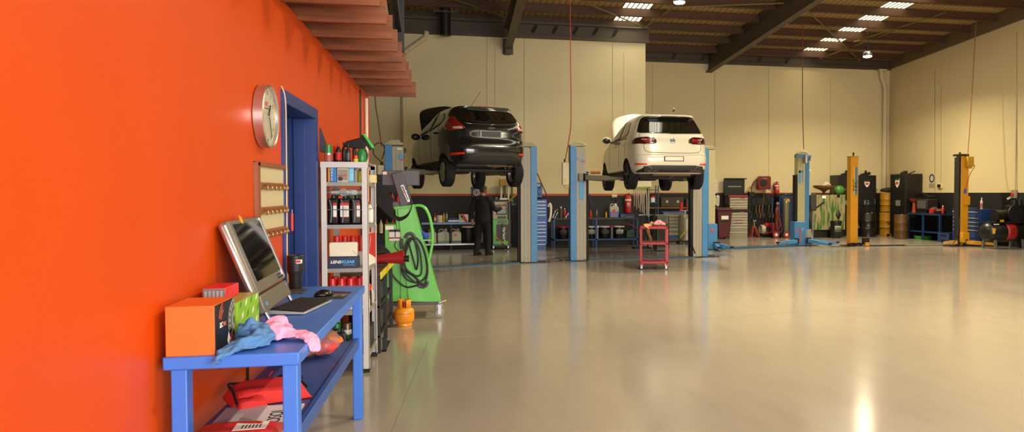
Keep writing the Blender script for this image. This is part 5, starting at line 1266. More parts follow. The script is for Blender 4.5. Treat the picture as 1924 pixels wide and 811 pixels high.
# hoses hanging from the roof
HR = mat('hose_red', '#a8321c', .5)
def hang(label, pts, m=HR, r=.011): return tag(hose('air_hose', pts, r, m), label, 'hose')
a = aty(1071, 0, 17.6); b = aty(1073, 220, 17.6); c = aty(1069, 262, 17.8); d = aty(1062, 300, 18.1)
hang('red air hose dropping from the roof to the lift of the white car', [(a.x, 17.6, 6.5), a, aty(1072, 110, 17.6), b, c, d])
a = aty(1508, 60, 21.9); hang('red hose dropping onto the empty blue lift', [(a.x, 21.9, 6.72), a, aty(1508, 200, 21.9), aty(1510, 280, 21.9)], mat('hose_dark_red', '#7a3a28', .6), .014)
a = aty(1834, 18, 21.0); hang('thin red hose dropping to the yellow lift', [(a.x + .01, 21.0, 7.05), aty(1829, 130, 21.0), aty(1820, 270, 20.9), aty(1817, 292, 20.73)], mat('hose_pink', '#8f4a38', .6), .012)
a = aty(705, 185, 16.9); hang('brown hose hanging beside the lift of the dark car', [(a.x, 16.9, 4.6), a, aty(711, 230, 16.9), aty(717, 275, 16.87)], mat('hose_brown', '#7d4a2c', .6), .014)
a = aty(1008, 322, 23.1); hang('dark red hose slanting down to the blue tool bench', [a, aty(1020, 350, 23.0), aty(1036, 385, 22.7), aty(1046, 397, 22.5)], mat('hose_maroon', '#6d1f1c', .6), .016)

# ================================================================ mechanic
def remesh(o, v):
    m = o.modifiers.new('rm', 'REMESH'); m.mode = 'VOXEL'; m.voxel_size = v; m.use_smooth_shade = True
    s_ = o.modifiers.new('sm', 'SMOOTH'); s_.factor = .5; s_.iterations = 4
SKIN = mat('skin', '#b9815f', .55, var=.08); CLOTH = mat('workwear_black', '#17161a', .85, var=.2, bump=.1); HAIR = mat('hair_grey', '#3a2f28', .8, var=.4, scale=60)
P = T('person', 'person in black work clothes with short grey hair, reaching to the green and white machine', 'person', (.70, 20.25, 0), R(-32))
# local frame: +y is where the person faces, +x their right-hand side
hipL, hipR = (-.10, 0, .93), (.10, 0, .93)
kneeL, kneeR = (-.12, -.03, .50), (.11, .06, .50)
ankL, ankR = (-.14, -.10, .09), (.12, .05, .09)
shL, shR = (-.20, -.01, 1.45), (.20, .01, 1.45)
elL, elR = (-.29, -.06, 1.18), (.31, .10, 1.19)
wrL, wrR = (-.31, .0, .93), (.36, .34, 1.22)
g = MB()
torso = [(0, 0, .90), (0, 0, 1.0), (0, .0, 1.15), (0, .01, 1.32), (0, .0, 1.44), (0, 0, 1.50)]
g.sweep(torso, [.10, .105, .10, .115, .10, .06], 20, flat=1.55)
g.sweep([(0, 0, 1.46), (0, .02, 1.54), (0, .035, 1.60)], [.065, .056, .058], 14)
for h_, k_, a_ in ((hipL, kneeL, ankL), (hipR, kneeR, ankR)):
    g.sweep(smoothpts([h_, k_, a_], 5), [.095, .09, .085, .078, .07, .062, .062, .06, .055, .046, .042], 14)
    g.sweep([(a_[0], a_[1] - .04, .05), (a_[0], a_[1] + .08, .045), (a_[0], a_[1] + .2, .035)], [.042, .045, .03], 12)
for s_, e_, w_ in ((shL, elL, wrL), (shR, elR, wrR)):
    g.sweep([(s_[0] * .6, s_[1], s_[2]), s_], [.075, .062], 12)
    g.sweep(smoothpts([s_, e_, w_], 5), [.06, .054, .05, .047, .043, .041, .041, .04, .036, .031, .027], 12)
def hand(w, d, nrm, side):
    """palm, four unequal curled fingers and a thumb from the side of the palm"""
    w, d, nrm = Vector(w), Vector(d).normalized(), Vector(nrm).normalized(); a = d.cross(nrm) * side
    g.sweep([w, w + d * .05, w + d * .095], [.026, .036, .034], 12, flat=.55)
    for k, L in enumerate((.068, .078, .072, .056)):
        b = w + d * .09 + a * (-.028 + .019 * k)
        g.sweep([b - d * .02, b + d * L * .45, b + d * L * .8 + nrm * .014, b + d * L * .92 + nrm * .034], [.0095, .009, .0085, .007], 8)
    b = w + d * .03 - a * .026
    g.sweep([b, b - a * .022 + d * .03 + nrm * .01, b - a * .022 + d * .06 + nrm * .026], [.012, .0105, .008], 8)
hand(wrL, (-.03, .06, -1), (.3, 1, 0), 1); hand(wrR, (.2, 1, .05), (-.4, 0, -1), 1)
hx, hy, hz = .015, .05, 1.675
MH = Matrix.Translation((hx, hy, hz)) @ Matrix.Rotation(R(-45), 4, 'Z')
hb = MB().ball((0, 0, 0), (.078, .098, .118), 24, 16, fn=lambda d: 1 - .16 * max(0, -d.z) * (1 if d.y > -.2 else .4) * abs(d.x))
hb.ball((0, .095, -.012), (.014, .022, .026), 10, 8).ball((0, .085, -.085), (.034, .026, .026), 10, 8).ball((0, .088, .032), (.05, .014, .012), 10, 8)
hb.ball((0, .094, -.048), (.024, .010, .006), 8, 6).ball((0, .092, -.060), (.021, .010, .006), 8, 6)
for s in (-1, 1): hb.ball((s * .079, -.005, -.005), (.012, .020, .033), 10, 8).ball((s * .03, .084, .012), (.014, .010, .009), 8, 6)
g.add([MH @ Vector(v) for v in hb.v], hb.f)
o = g.build('body', SKIN, P); remesh(o, .0065)
hr = MB().ball((0, -.012, .022), (.084, .102, .112), 24, 16, fn=lambda d: 1.0 + .03 * math.sin(20 * d.x) * math.cos(17 * d.y))
hr.v = [MH @ Vector(v) for v in hr.v]
o2 = MB(); keep = [f for f in hr.f if all((MH.inverted() @ hr.v[i]).z > -.045 and not ((MH.inverted() @ hr.v[i]).y > .055 and (MH.inverted() @ hr.v[i]).z < .062) for i in f)]
o2.v = [tuple(v) for v in hr.v]; o2.f = keep; o2.mi = [0] * len(keep); o2.build('hair', HAIR, P, solid=.008)
for s in (-1, 1):
    e = MB().ball(MH @ Vector((s * .031, .088, .014)), (.0105, .008, .008), 10, 8).build('eye', mat('eye_dark', '#1b1512', .2), P)
g = MB().sweep([(0, 0, .86), (0, 0, .98), (0, .0, 1.15), (0, .01, 1.32), (0, .0, 1.44), (0, 0, 1.50)], [.142, .142, .136, .15, .135, .085], 20, flat=1.5)
g.sweep([(0, 0, 1.47), (0, .012, 1.545)], [.078, .07], 14)
for s_, e_, w_ in ((shL, elL, wrL), (shR, elR, wrR)):
    g.sweep([(s_[0] * .5, s_[1], s_[2] - .01), s_, Vector(s_).lerp(Vector(e_), .12)], [.105, .098, .09], 12)
    q = Vector(w_).lerp(Vector(e_), .06)
    g.sweep(smoothpts([s_, e_, q], 5), [.092, .086, .078, .072, .068, .065, .062, .058, .054, .05, .046], 12)
remesh(g.build('jacket', CLOTH, P), .011)
g = MB().sweep([(0, 0, .82), (0, 0, .95), (0, 0, 1.02)], [.118, .122, .115], 20, flat=1.5)
for h_, k_, a_ in ((hipL, kneeL, ankL), (hipR, kneeR, ankR)):
    g.sweep(smoothpts([h_, k_, (a_[0], a_[1], .06)], 5), [.112, .108, .102, .096, .09, .084, .082, .08, .078, .076, .078], 14)
remesh(g.build('trousers', mat('trousers_black', '#131217', .85, var=.2, bump=.1), P), .011)
for n_, a_ in (('L', ankL), ('R', ankR)):
    g = MB().sweep([(a_[0], a_[1] - .075, .055), (a_[0], a_[1] - .02, .062), (a_[0], a_[1] + .09, .055), (a_[0], a_[1] + .19, .042), (a_[0], a_[1] + .225, .035)], [.04, .055, .055, .045, .025], 14)
    g.v = [(x, y, max(z, .004)) for x, y, z in g.v]; g.box(a_[0] - .048, a_[0] + .048, a_[1] - .09, a_[1] + .22, 0, .022)
    remesh(g.build('boot', mat('boot_black', '#141110', .6), P), .01)
# ================================================================ along the back walls
def AY(px, py, y): return aty(px, py, y)
def xz(px, py, y): p = aty(px, py, y); return p.x, p.z
def bench(label, x0, x1, y0, y1, h, m, shelf=.25, legs=3, top=None):
    t = T('workbench', label, 'workbench', (x0, y0, 0)); w, d = x1 - x0, y1 - y0
    MB().box(0, w, 0, d, h - .05, h).build('top', top or m, t, bevel=.004)
    for k in range(legs):
        for y in (.0, d - .05):
            x = k * (w - .05) / (legs - 1); MB().box(x, x + .05, y, y + .05, 0, h - .05).build('leg', m, t)
    if shelf: MB().box(.0, w, .0, d, shelf - .04, shelf).build('shelf', m, t)
    return t
def toolchest(label, x0, x1, y0, y1, h, m, face, pull, rows, z0=.13, rz=0, cat='tool chest', split=None):
    """roller cabinet; rows = drawer heights from the top"""
    w, d = x1 - x0, y1 - y0
    t = T('tool_chest', label, cat, (x0, y0, 0), rz)
    MB().box(0, w, 0, d, z0, h).build('cabinet', m, t, bevel=.01)
    z = h - .04
    for i, hh in enumerate(rows):
        if hh < 0: z += hh; continue
        o = MB().box(.035, w - .035, -.016, .002, z - hh + .006, z).build('drawer', face, t, bevel=.003)
        MB().box(.04, w - .04, -.03, -.015, z - .034, z - .006).build('handle', pull, o, bevel=.004)
        z -= hh
    for x in (.07, w - .07):
        for y in (.07, d - .07): castor(t, x, y, .05, z0, MATT)
    return t
# --- left bench behind the green machine
BY = 22.35
DKT = mat('bench_top_dark', '#3a3634', .6, var=.3)
x0, x1 = AY(792, 420, BY).x, AY(899, 420, BY).x
t = T('workbench', 'dark bench with a pale blue front edge behind the green machine and the person', 'workbench', (x0, BY, 0)); w = x1 - x0
MB().box(0, w, 0, .65, .74, .78).build('top', DKT, t); MB().box(0, w, -.015, .0, .725, .785).build('front_edge', mat('edge_blue', '#6f8fbf', .4), t)
MB().box(0, w, 0, .65, .14, .17).build('shelf', DKT, t); MB().box(0, w, -.01, .0, .135, .18).build('shelf_edge', STEEL, t)
for x in (.0, w / 2, w - .05): MB().box(x, x + .05, .02, .07, 0, .74).build('leg', DARK, t)
JW = mat('jerry_white', '#b9b59a', .45); JG = mat('jerry_green_base', '#5f8f66', .45)
for i, (px, wd, lb) in enumerate(((812, .24, 'white jerry can nearest the green machine on the lower shelf'), (833, .33, 'white jerry can with a greenish base on the lower shelf'), (856, .32, 'white jerry can with a small red and green label on the lower shelf'))):
    j = jug(lb, (AY(px, 440, BY + .3).x, BY + .3, .171), wd, .25, .42, JW, CREAM, group='jerry cans on the lower shelf')
    MB().box(-wd / 2 - .002, wd / 2 + .002, -.127, .127, .005, .10).build('base_band', JG if i == 1 else GREYD if i == 2 else JW, j, bevel=.03)
    if i == 2: MB().box(-.05, .03, -.130, -.126, .22, .26).build('label_red', RED, j); MB().box(-.04, .04, -.130, -.126, .27, .29).build('label_green', GREEN, j)
bucket('black drum with a white lid on the lower shelf behind the person', (AY(879, 440, BY + .28).x, BY + .28, .171), .175, .50, BLACK, WHITE, handle=False, name='drum', cat='drum')
jug('grey oil drum half hidden behind the person on the lower shelf', (AY(898, 440, BY + .3).x + .03, BY + .35, .171), .24, .2, .40, mat('drum_grey', '#5d5660', .5), CREAM)
z = .781
bottle('red bottle at the end of the dark bench', (AY(817, 400, BY + .2).x, BY + .2, z), .035, .26, RED, RED, lab=CREAM)
can('cream tub without a lid on the dark bench', (AY(826, 400, BY + .25).x, BY + .25, z), .09, .2, CREAM, CREAM, name='tub', cat='tub', caph=.1)
bottle('thin yellow tube standing on the dark bench', (AY(834, 400, BY + .2).x, BY + .2, z), .022, .32, YELLOW, BLACK, name='tube', cat='tube')
bottle('clear bottle with a dark trigger on the dark bench', (AY(839, 400, BY + .3).x, BY + .3, z), .04, .3, mat('bottle_clear2', '#7f8a84', .25), NAVY)
t = T('blue_tray', 'low blue tray on the middle of the dark bench', 'tray', (AY(852, 408, BY + .3).x, BY + .3, z)); MB().prism([(-.15, 0), (.15, 0), (.16, .06), (.1, .12), (-.12, .12), (-.16, .06)], 'y', -.15, .15).build('body', mat('tray_blue', '#23406c', .5), t, bevel=.01); MB().box(-.15, .15, -.16, -.15, .02, .05).build('rim', STEEL, t)
t = T('carton', 'red and white printed carton on the dark bench', 'box', (AY(871, 405, BY + .25).x, BY + .25, z)); MB().box(-.13, .13, -.1, .1, 0, .22).build('box', PAPER, t, bevel=.003); MB().add([(-.13, -.102, .22), (.0, -.102, .22), (.13, -.102, .0), (.05, -.102, .0)], [(0, 3, 2, 1)]).build('red_swoosh', RED, t); MB().box(-.11, -.03, -.102, -.1, .05, .17).build('green_print', GREEN, t)
t = T('metal_jug', 'dark green metal jug at the end of the dark bench by the person', 'jug', (AY(887, 405, BY + .3).x, BY + .3, z)); MB().lathe([(.10, 0), (.13, .12), (.12, .26), (.07, .32), (.08, .36), (.07, .355), (.06, .3)], n=20).build('body', mat('jug_green', '#2e3a2a', .4), t); hose('handle', [(.11, 0, .26), (.19, 0, .24), (.18, 0, .12), (.13, 0, .1)], .014, MATT, t)
# blue sign behind the person
x, zc = xz(894, 360, BKL - .02)
t = T('wall_sign', 'dark blue mask-like sign with a white ring on the wall behind the person', 'sign', (x, BKL - .02, zc)); MB().prism([(-.13, .15), (.13, .15), (.13, -.12), (.0, -.22), (-.11, -.14)], 'y', -.02, .015).build('board', mat('sign_navy', '#1c3560', .45), t, bevel=.004)
MB().lathe([(.075, -.024), (.095, -.024), (.095, -.02), (.075, -.02)], (0.02, 0, -.02), 28, 'y').build('white_ring', PAPER, t); MB().lathe([(.035, -.024), (.05, -.024), (.05, -.02), (.035, -.02)], (.02, 0, -.02), 24, 'y').build('white_ring', PAPER, t)
x, zc = xz(908, 358, BKL); t = tag(MB().box(x - .045, x + .045, BKL - .06, BKL - .001, zc - .1, zc + .12).build('wall_box', CREAM, bevel=.01), 'small cream switch box on the wall just beside the head of the person', 'switch box')
# --- green and white air-conditioning service machine
SY = 22.2
x0, _ = xz(926, 420, SY); x1, _ = xz(955, 420, SY)
t = T('service_machine', 'green and white wheeled service machine in front of the person', 'service machine', (x0, SY, 0)); w = x1 - x0
MB().box(0, w, 0, .5, .14, .86).build('lower_cabinet', mat('ac_green', '#63b455', .4), t, bevel=.012)
MB().box(.0, w - .02, .02, .5, .86, 1.38).build('upper_cabinet', mat('ac_white', '#b9ab92', .45), t, bevel=.015)
MB().box(w, w + .07, .03, .5, .12, 1.36).build('side_panel', GREYD, t, bevel=.01)
o = MB().box(.11, .40, -.008, .022, 1.0, 1.28).build('screen_frame', BLACK, t, bevel=.006); MB().box(.14, .37, -.012, -.006, 1.03, 1.25).build('screen', mat('lcd_grey', '#6f7a68', .2, var=.3, scale=20), o)
MB().box(.14, .38, -.006, .022, .89, .95).build('printer_slot', mat('slot_green', '#2e5a2c', .5), t); MB().box(.13, .40, -.012, .0, .75, .84).build('keypad', mat('keypad_grey', '#77786f', .5), t, bevel=.004)
MB().box(.10, .47, -.012, .0, .25, .72).build('front_panel', mat('panel_brown', '#4a3c3e', .5), t, bevel=.004)
text('lettering', 'TRONIC', t, (.29, -.0135, .45), (R(90), R(90), 0), .125, WHITE, sx=.85, shear=.15, bold=.003)
MB().box(-.03, w + .08, -.04, .5, .10, .14).build('base', GREYD, t)
for x in (.02, w): castor(t, x, .05, .05, .10, MATT); castor(t, x, .44, .05, .10, MATT)
g = MB().box(-.02, w + .03, .0, .48, 1.38, 1.42); g.build('top_tray', DARK, t)
MB().cyl((.1, .15, 1.42), (.1, .15, 1.5), .06, n=12).build('gauge', mat('gauge_green', '#5a6a4a', .4), t); MB().box(.2, .42, .1, .3, 1.42, 1.47).build('manual', PAPER, t); MB().box(w - .06, w + .16, .06, .1, 1.38, 1.42).build('hose_hook', NAVY, t)
hose('charging_hose', [(.05, -.03, 1.20), (.16, -.06, 1.22), (.36, -.1, 1.32), (.56, -.1, 1.48), (.72, -.05, 1.62), (.80, .1, 1.74)], .014, mat('hose_yellow', '#b98a1a', .5), t)
hose('charging_hose', [(.05, -.04, .42), (.14, -.06, .3), (.26, -.06, .2), (.4, -.06, .12)], .014, MATS['hose_yellow'], t)
hose('charging_hose', [(w + .08, .02, 1.36), (w + .12, .0, 1.0), (w + .14, .0, .6), (w + .10, .02, .3)], .016, MATT, t)
hose('power_lead', [(.27, -.014, .76), (.26, -.02, .55), (.27, -.03, .3), (.28, -.06, .12)], .010, MATT, t)
# yellow box with tubes behind it
x, zc = xz(951, 343, 22.9)
t = T('tube_dispenser', 'mustard box with clear hanging tubes above the green and white machine', 'dispenser', (x, 22.9, zc)); MB().box(-.2, .22, -.15, .15, -.09, .1).build('box', mat('mustard', '#a8801c', .5), t, bevel=.01)
for k in range(4): MB().cyl((-.15 + k * .105, -.05, -.62), (-.15 + k * .105, -.05, -.09), .03, n=10).build('tube', [PAPER, mat('tube_olive', '#5d6428', .4), PAPER, mat('tube_olive', '#5d6428', .4)][k], t)
MB().box(-.2, .26, -.13, .1, -.66, -.62).build('tube_rest', NAVY, t); MB().bar((.0, .15, -.05), (.0, .4, -.05), .08, .08).build('wall_bracket', DARK, t)
o = T('hose_coil', 'tangle of black hoses and cables leaning between the machine and the lift post', 'hoses', (AY(965, 455, 22.6).x + .12, 22.85, 0))
for k in range(5): hose('hose', [(-.1 + .06 * k, .3, 1.25), (-.12 + .07 * k, .1, .8), (-.1 + .08 * k, .0, .35), (.0 + .04 * k, -.12, .04), (.16, -.05 + .05 * k, .03), (.1, .1, .2 + .04 * k)], .016, MATT, o)
# --- blue tool chest and sign behind the lift post
t = toolchest('blue roller tool chest right behind the lift post of the dark car', AY(1001, 400, 22.35).x, AY(1027, 400, 22.35).x + .02, 22.4, 22.95, 1.42, TBLUE, TBLUE, STEEL, [.10, .09, .10, .10, .11, -.10, .10, .10, .10, .11, .11, .12, .18])
MB().sweep(smoothpts([(.46, -.0, 1.22), (.5, -.03, 1.3), (.53, -.03, 1.2), (.52, -.03, .95), (.47, -.02, .78)], 5), .035, 8).build('hanging_cloth', PAPER, t); MB().box(.02, .12, .05, .15, 1.42, 1.47).build('yellow_tape', YELLOW, t)
x, zc = xz(1011, 357, BKL - .06)
t = T('wall_board', 'small blue board with dark knobs on the wall above the blue tool chest', 'board', (x, BKL - .06, zc)); MB().box(-.1, .12, -.02, .05, -.22, .22).build('board', TBLUE, t, bevel=.008)
for z in (.07, -.12): MB().cyl((.04, -.06, z), (.04, -.02, z), .03, n=12).build('knob', BLACK if z > 0 else mat('knob_rust', '#7a3a1c', .5), t)
MB().box(-.03, .06, -.024, -.02, .13, .17).build('label', PAPER, t)
# --- blue tool bench with buckets
BX0, BX1 = AY(1040, 412, 22.35).x, AY(1200, 412, 22.35).x
bench('long blue bench with oil buckets under it behind the white car', BX0, BX1, 22.4, 22.98, .88, mat('bench_dull_blue', '#2c4c7c', .5, var=.25), .26, 3, mat('bench_top_worn', '#33383f', .55, var=.35))
BKB = mat('bucket_black', '#101012', .35)
for i, (px, lid, lb) in enumerate(((1058, RED, 'black oil bucket with a red lid at the end near the blue tool chest'), (1089, RED, 'black oil bucket with a red lid half hidden by the lift post'), (1111, WHITE, 'white-lidded black oil bucket just right of the lift post'), (1136, WHITE, 'black oil bucket with a white lid in the middle of the blue bench'), (1163, WHITE, 'white-lidded black oil bucket with a pale label, farthest along the blue bench'))):
    o = bucket(lb, (AY(px, 440, 22.6).x, 22.62, .261), .165, .37, BKB, lid, mat('bucket_label', '#d6cfb8', .6) if i in (2, 4) else mat('bucket_label2', '#5a564e', .6) if i == 0 or i == 3 else None, 'oil buckets under the blue bench')
for i, px in enumerate((1123, 1150)):
    t = T('pump_tube', ['clear pump tube between the first two white-lidded buckets', 'red-topped pump tube between the last two buckets'][i], 'pump', (AY(px, 440, 22.5).x, 22.53, .261)); MB().cyl((0, 0, 0), (0, 0, .36), .03, n=12).build('tube', mat('tube_clear', '#8c867c', .25), t); MB().cyl((0, 0, .33), (0, 0, .38), .05, n=12).build('cap', RED if i else WHITE, t)
jug('dark green oil can at the end of the blue bench', (AY(1184, 440, 22.6).x, 22.65, .261), .26, .2, .3, mat('can_green', '#253a2a', .5), BLACK)
o = hose('air_hose', [AY(1168, 424, 22.35), AY(1178, 421, 22.2), AY(1188, 423, 22.2), AY(1198, 431, 22.3), AY(1204, 440, 22.5)], .013, mat('hose_bright_red', '#a32018', .5)); tag(o, 'red air hose looped at the end of the blue bench', 'hose')
z = .881
for px, h, r, bm, cm, lb in ((1047, .26, .03, GREYD, CREAM, 'thin grey bottle at the near end of the blue bench'), (1054, .33, .05, mat('sprayer_dark', '#3d4238', .4), PAPER, 'white-topped sprayer bottle on the blue bench'), (1061, .28, .04, RED, PAPER, 'red bottle with a white top beside the sprayer bottle'), (1069, .2, .03, CREAM, BLACK, 'short cream bottle left of the lift post'), (1103, .27, .035, mat('bottle_redyel', '#c9421f', .4), RED, 'red and yellow bottle just right of the lift post'), (1110, .24, .035, RED, RED, 'plain red bottle second from the lift post'), (1121, .30, .04, mat('bottle_silver', '#6d6a66', .25, .5), DARK, 'silver bottle with a dark head on the blue bench'), (1139, .2, .025, YELLOW, NAVY, 'yellow tube beside the blue washer-fluid can')):
    bottle(lb, (AY(px, 400, 22.6).x, 22.6, z), r, h, bm, cm, 'bottles along the blue bench')
o = jug('clear can of blue washer fluid on the blue bench', (AY(1153, 400, 22.6).x, 22.6, z), .28, .2, .42, mat('can_translucent', '#9a9a8c', .35), WHITE); MB().box(-.137, .137, -.102, .102, .006, .2).build('blue_fluid', mat('fluid_blue', '#2b4a86', .3), o, bevel=.02); MB().box(-.06, .03, -.106, -.102, .1, .25).build('red_label', RED, o)
t = T('blue_tray', 'flat blue tray at the far end of the blue bench', 'tray', (AY(1176, 408, 22.6).x, 22.6, z)); MB().box(-.2, .25, -.14, .14, 0, .10).build('body', mat('tray_blue', '#23406c', .5), t, bevel=.01); MB().box(-.05, .2, -.16, -.14, .0, .025).build('handle', CARD, t)
for i, (px, h) in enumerate(((1042, .22), (1046, .16), (1066, .14))):
    t = T('hand_tool', ['pliers standing at the near end of the blue bench', 'grips lying by the pliers on the blue bench', 'small spanner rack on the blue bench'][i], 'tool', (AY(px, 405, 22.5).x, 22.5, z)); MB().bar((-.06, 0, 0), (.03, 0, h), .03, .02).build('jaw', STEEL, t); MB().bar((.06, 0, 0), (-.03, .0, h), .03, .02).build('handle', DARK, t)
x, zc = xz(1153, 368, BKL); t = T('power_outlet', 'pair of cream outlets with a hanging cord above the blue bench', 'power outlet', (x, BKL, zc)); MB().box(-.08, .1, -.05, -.001, -.04, .05).build('box', CREAM, t, bevel=.01); MB().cyl((-.04, -.1, -.03), (-.04, -.05, 0), .035, n=12).build('plug', CREAM, t); hose('cord', [(.05, -.07, -.03), (.05, -.09, -.2), (.03, -.09, -.4)], .008, MATT, t)
o = hose('cord', [AY(1109, 365, 23.2), AY(1107, 375, 23.2), AY(1112, 385, 23.2), AY(1108, 372, 23.2), AY(1109, 364, 23.2)], .010, mat('cord_grey', '#3d3a38', .6)); tag(o, 'coil of grey cord hung on the dark wall by the lift post', 'cord')
def extinguisher(label, x, y, z, h, r):
    t = T('fire_extinguisher', label, 'fire extinguisher', (x, y, z))
    MB().lathe([(r * .95, 0), (r, .015), (r, h * .74), (r * .75, h * .83), (r * .3, h * .87), (r * .3, h * .9), (0, h * .9)], n=24).build('cylinder', mat('extinguisher_red', '#c0151c', .3), t)
    MB().lathe([(r * 1.01, h * .60), (r * 1.01, h * .69)], n=24).build('white_band', PAPER, t); P_ = [[(r * 1.015 * math.cos(a), r * 1.015 * math.sin(a), q) for a in [R(-130 + 10 * k) for k in range(9)]] for q in (h * .2, h * .52)]
    MB().grid(P_).build('label', mat('label_grey_red', '#b77a72', .5), t, solid=.001)
    MB().bar((-.0, 0, h * .92), (r * .3, 0, h * 1.0), .03, .03).bar((0, 0, h * .9), (r * 1.1, 0, h * .93), .025, .015).build('handle', BLACK, t)
    hose('hose', [(0, 0, h * .9), (-r * .9, -.0, h * .9), (-r * 1.25, 0, h * .7), (-r * 1.2, 0, h * .3)], .012, MATT, t)
    MB().box(-r * .5, r * .5, r * .9, r + .05, h * .3, h * .6).build('wall_mount', DARK, t); return t
x, zc = xz(1180, 399, 23.1); extinguisher('large red fire extinguisher on the wall behind the blue bench', x, 23.1, zc, .60, .10)
# --- parts hanging below a white box (glove and strap rack)
t = T('strap_rack', 'white box on a stand with pale straps hanging from it behind the white car', 'strap rack', (AY(1203, 345, 21.8).x, 21.8, 0)); 
def sp(px, py): q = aty(px, py, 21.8); return q.x - t.location.x, q.z
a = sp(1186, 337); b_ = sp(1222, 351); MB().prism([(a[0] + .04, a[1]), (b_[0] - .03, a[1]), (b_[0], b_[1]), (a[0], b_[1])], 'y', -.18, .18).build('hood', mat('hood_cream', '#d8cfae', .5), t, bevel=.01)
MB().box(a[0] + .0, b_[0] - .1, -.2, .2, b_[1] - .04, b_[1]).build('strap_bar', mat('bar_lime', '#8f9a3c', .5), t)
rr = random.Random(5)
for k in range(8):
    x = a[0] + .04 + k * .062; L = .55 + .05 * k + rr.uniform(-.05, .05)
    hose('strap', [(x, -.14, b_[1] - .03), (x + rr.uniform(-.01, .02), -.15, b_[1] - L * .5), (x + rr.uniform(-.0, .03), -.14, b_[1] - L)], .019, mat('strap_grey', '#a59a86', .5, var=.3), t, 4); 
for k in range(8): MB().cbox((a[0] + .04 + k * .062, -.15, b_[1] - .09), (.03, .02, .06)).build('strap_clip', MATS['bar_lime'], t)
MB().cyl((b_[0] - .05, .1, 0), (b_[0] - .05, .1, b_[1]), .025, n=10).build('pole', DARK, t); MB().box(-.2, .3, -.2, .25, 0, .04).build('base', DARK, t)
MB().bar((a[0] + .2, -.1, .98), (b_[0] + .25, -.1, .98), .02, .02).build('lower_bar', STEEL, t)
# --- blue shelf stand with bits
t = T('shelf_stand', 'narrow blue open stand between the strap rack and the grey drawers', 'stand', (AY(1228, 362, 23.6).x, 23.6, 0))
for x in (-.16, .14):
    for y in (0, .3): MB().box(x, x + .03, y, y + .03, 0, 1.85).build('post', mat('stand_blue', '#1f4560', .5), t)
for z in (.5, .9, 1.3, 1.7): MB().box(-.16, .17, 0, .33, z, z + .02).build('shelf', MATS['stand_blue'], t)
can('white and red tin on the narrow blue stand', (t.location.x, 23.7, 1.321), .07, .2, PAPER, RED, name='tin', cat='tin')
# --- back bench in the deep bay with drawers
t = T('workbench', 'timber-topped bench along the deep back wall behind the lift post', 'workbench', (6.15, 26.2, 0)); MB().box(0, 2.4, 0, .75, 1.07, 1.11).build('top', mat('top_timber', '#8a5a28', .5, var=.3), t)
MB().box(.02, .1, .02, .7, 0, 1.07).box(2.28, 2.36, .02, .7, 0, 1.07).build('end_frame', mat('frame_blue', '#1f4a8a', .5), t); MB().box(0.1, 2.3, .7, .74, .2, 1.07).build('back_panel', DARK, t)
t = toolchest('grey drawer cabinet with a blue frame under the timber-topped bench', 6.62, 7.42, 24.2, 24.75, 1.0, mat('cab_blue', '#244e94', .45), mat('drawer_grey', '#8f8a78', .45, .2), mat('pull_grey', '#6f6a5c', .4, .4), [.11, .11, .11, .11, .14, .15])
t = T('tool_case', 'dark brown case with two round clips on the timber-topped bench', 'case', (AY(1262, 383, 26.4).x, 26.45, 1.111)); MB().box(-.42, .42, -.15, .15, 0, .35).build('case', mat('case_brown', '#3b3020', .5, var=.3), t, bevel=.02)
for x in (-.2, .2): MB().cyl((x, -.16, .2), (x, -.15, .2), .05, n=16).build('clip', mat('clip_pale', '#b5aa8c', .4), t)
t = T('grey_case', 'long dark equipment case behind the oil extractor', 'case', (AY(1306, 388, 26.5).x + .12, 26.5, 1.111)); MB().box(-.5, .35, -.15, .15, 0, .3).build('case', GREYD, t, bevel=.02); MB().box(-.1, .1, -.17, -.15, .12, .18).build('handle', BLACK, t)
# --- oil extractor with yellow hose
t = T('oil_extractor', 'upright grey oil extractor with a yellow hose beside the lift post of the white car', 'oil extractor', (AY(1287, 455, 23.4).x, 23.4, 0))
MB().lathe([(.20, .1), (.22, .12), (.22, .85), (.18, .93), (0, .95)], n=28).build('tank', mat('tank_grey', '#77735c', .4, .3, var=.2), t); MB().box(-.04, .05, -.235, -.215, .14, .8).build('sight_glass', mat('sight_pale', '#b4b0a4', .2), t)
MB().bar((-.18, 0, 1.06), (.2, 0, 1.06), .03).bar((0, 0, .93), (0, 0, 1.06), .05).build('handle', STEEL, t); MB().box(-.24, .24, -.22, .22, .06, .1).build('base', DARK, t)
for x in (-.2, .2): castor(t, x, -.16, .05, .06, MATT); castor(t, x, .16, .05, .06, MATT)
MB().cyl((-.12, .02, 1.06), (-.12, .02, 1.32), .05, n=14).build('funnel_red', RED, t); MB().cyl((.06, .02, 1.06), (.06, .02, 1.25), .02, n=8).build('gauge_stem', mat('stem_red', '#8a2a1c', .5), t)
hose('suction_hose', [(.0, -.2, .84), (.22, -.24, .86), (.3, -.26, .74), (.12, -.3, .52), (-.1, -.3, .38), (-.22, -.24, .22)], .018, mat('hose_mustard', '#b8952a', .5), t)
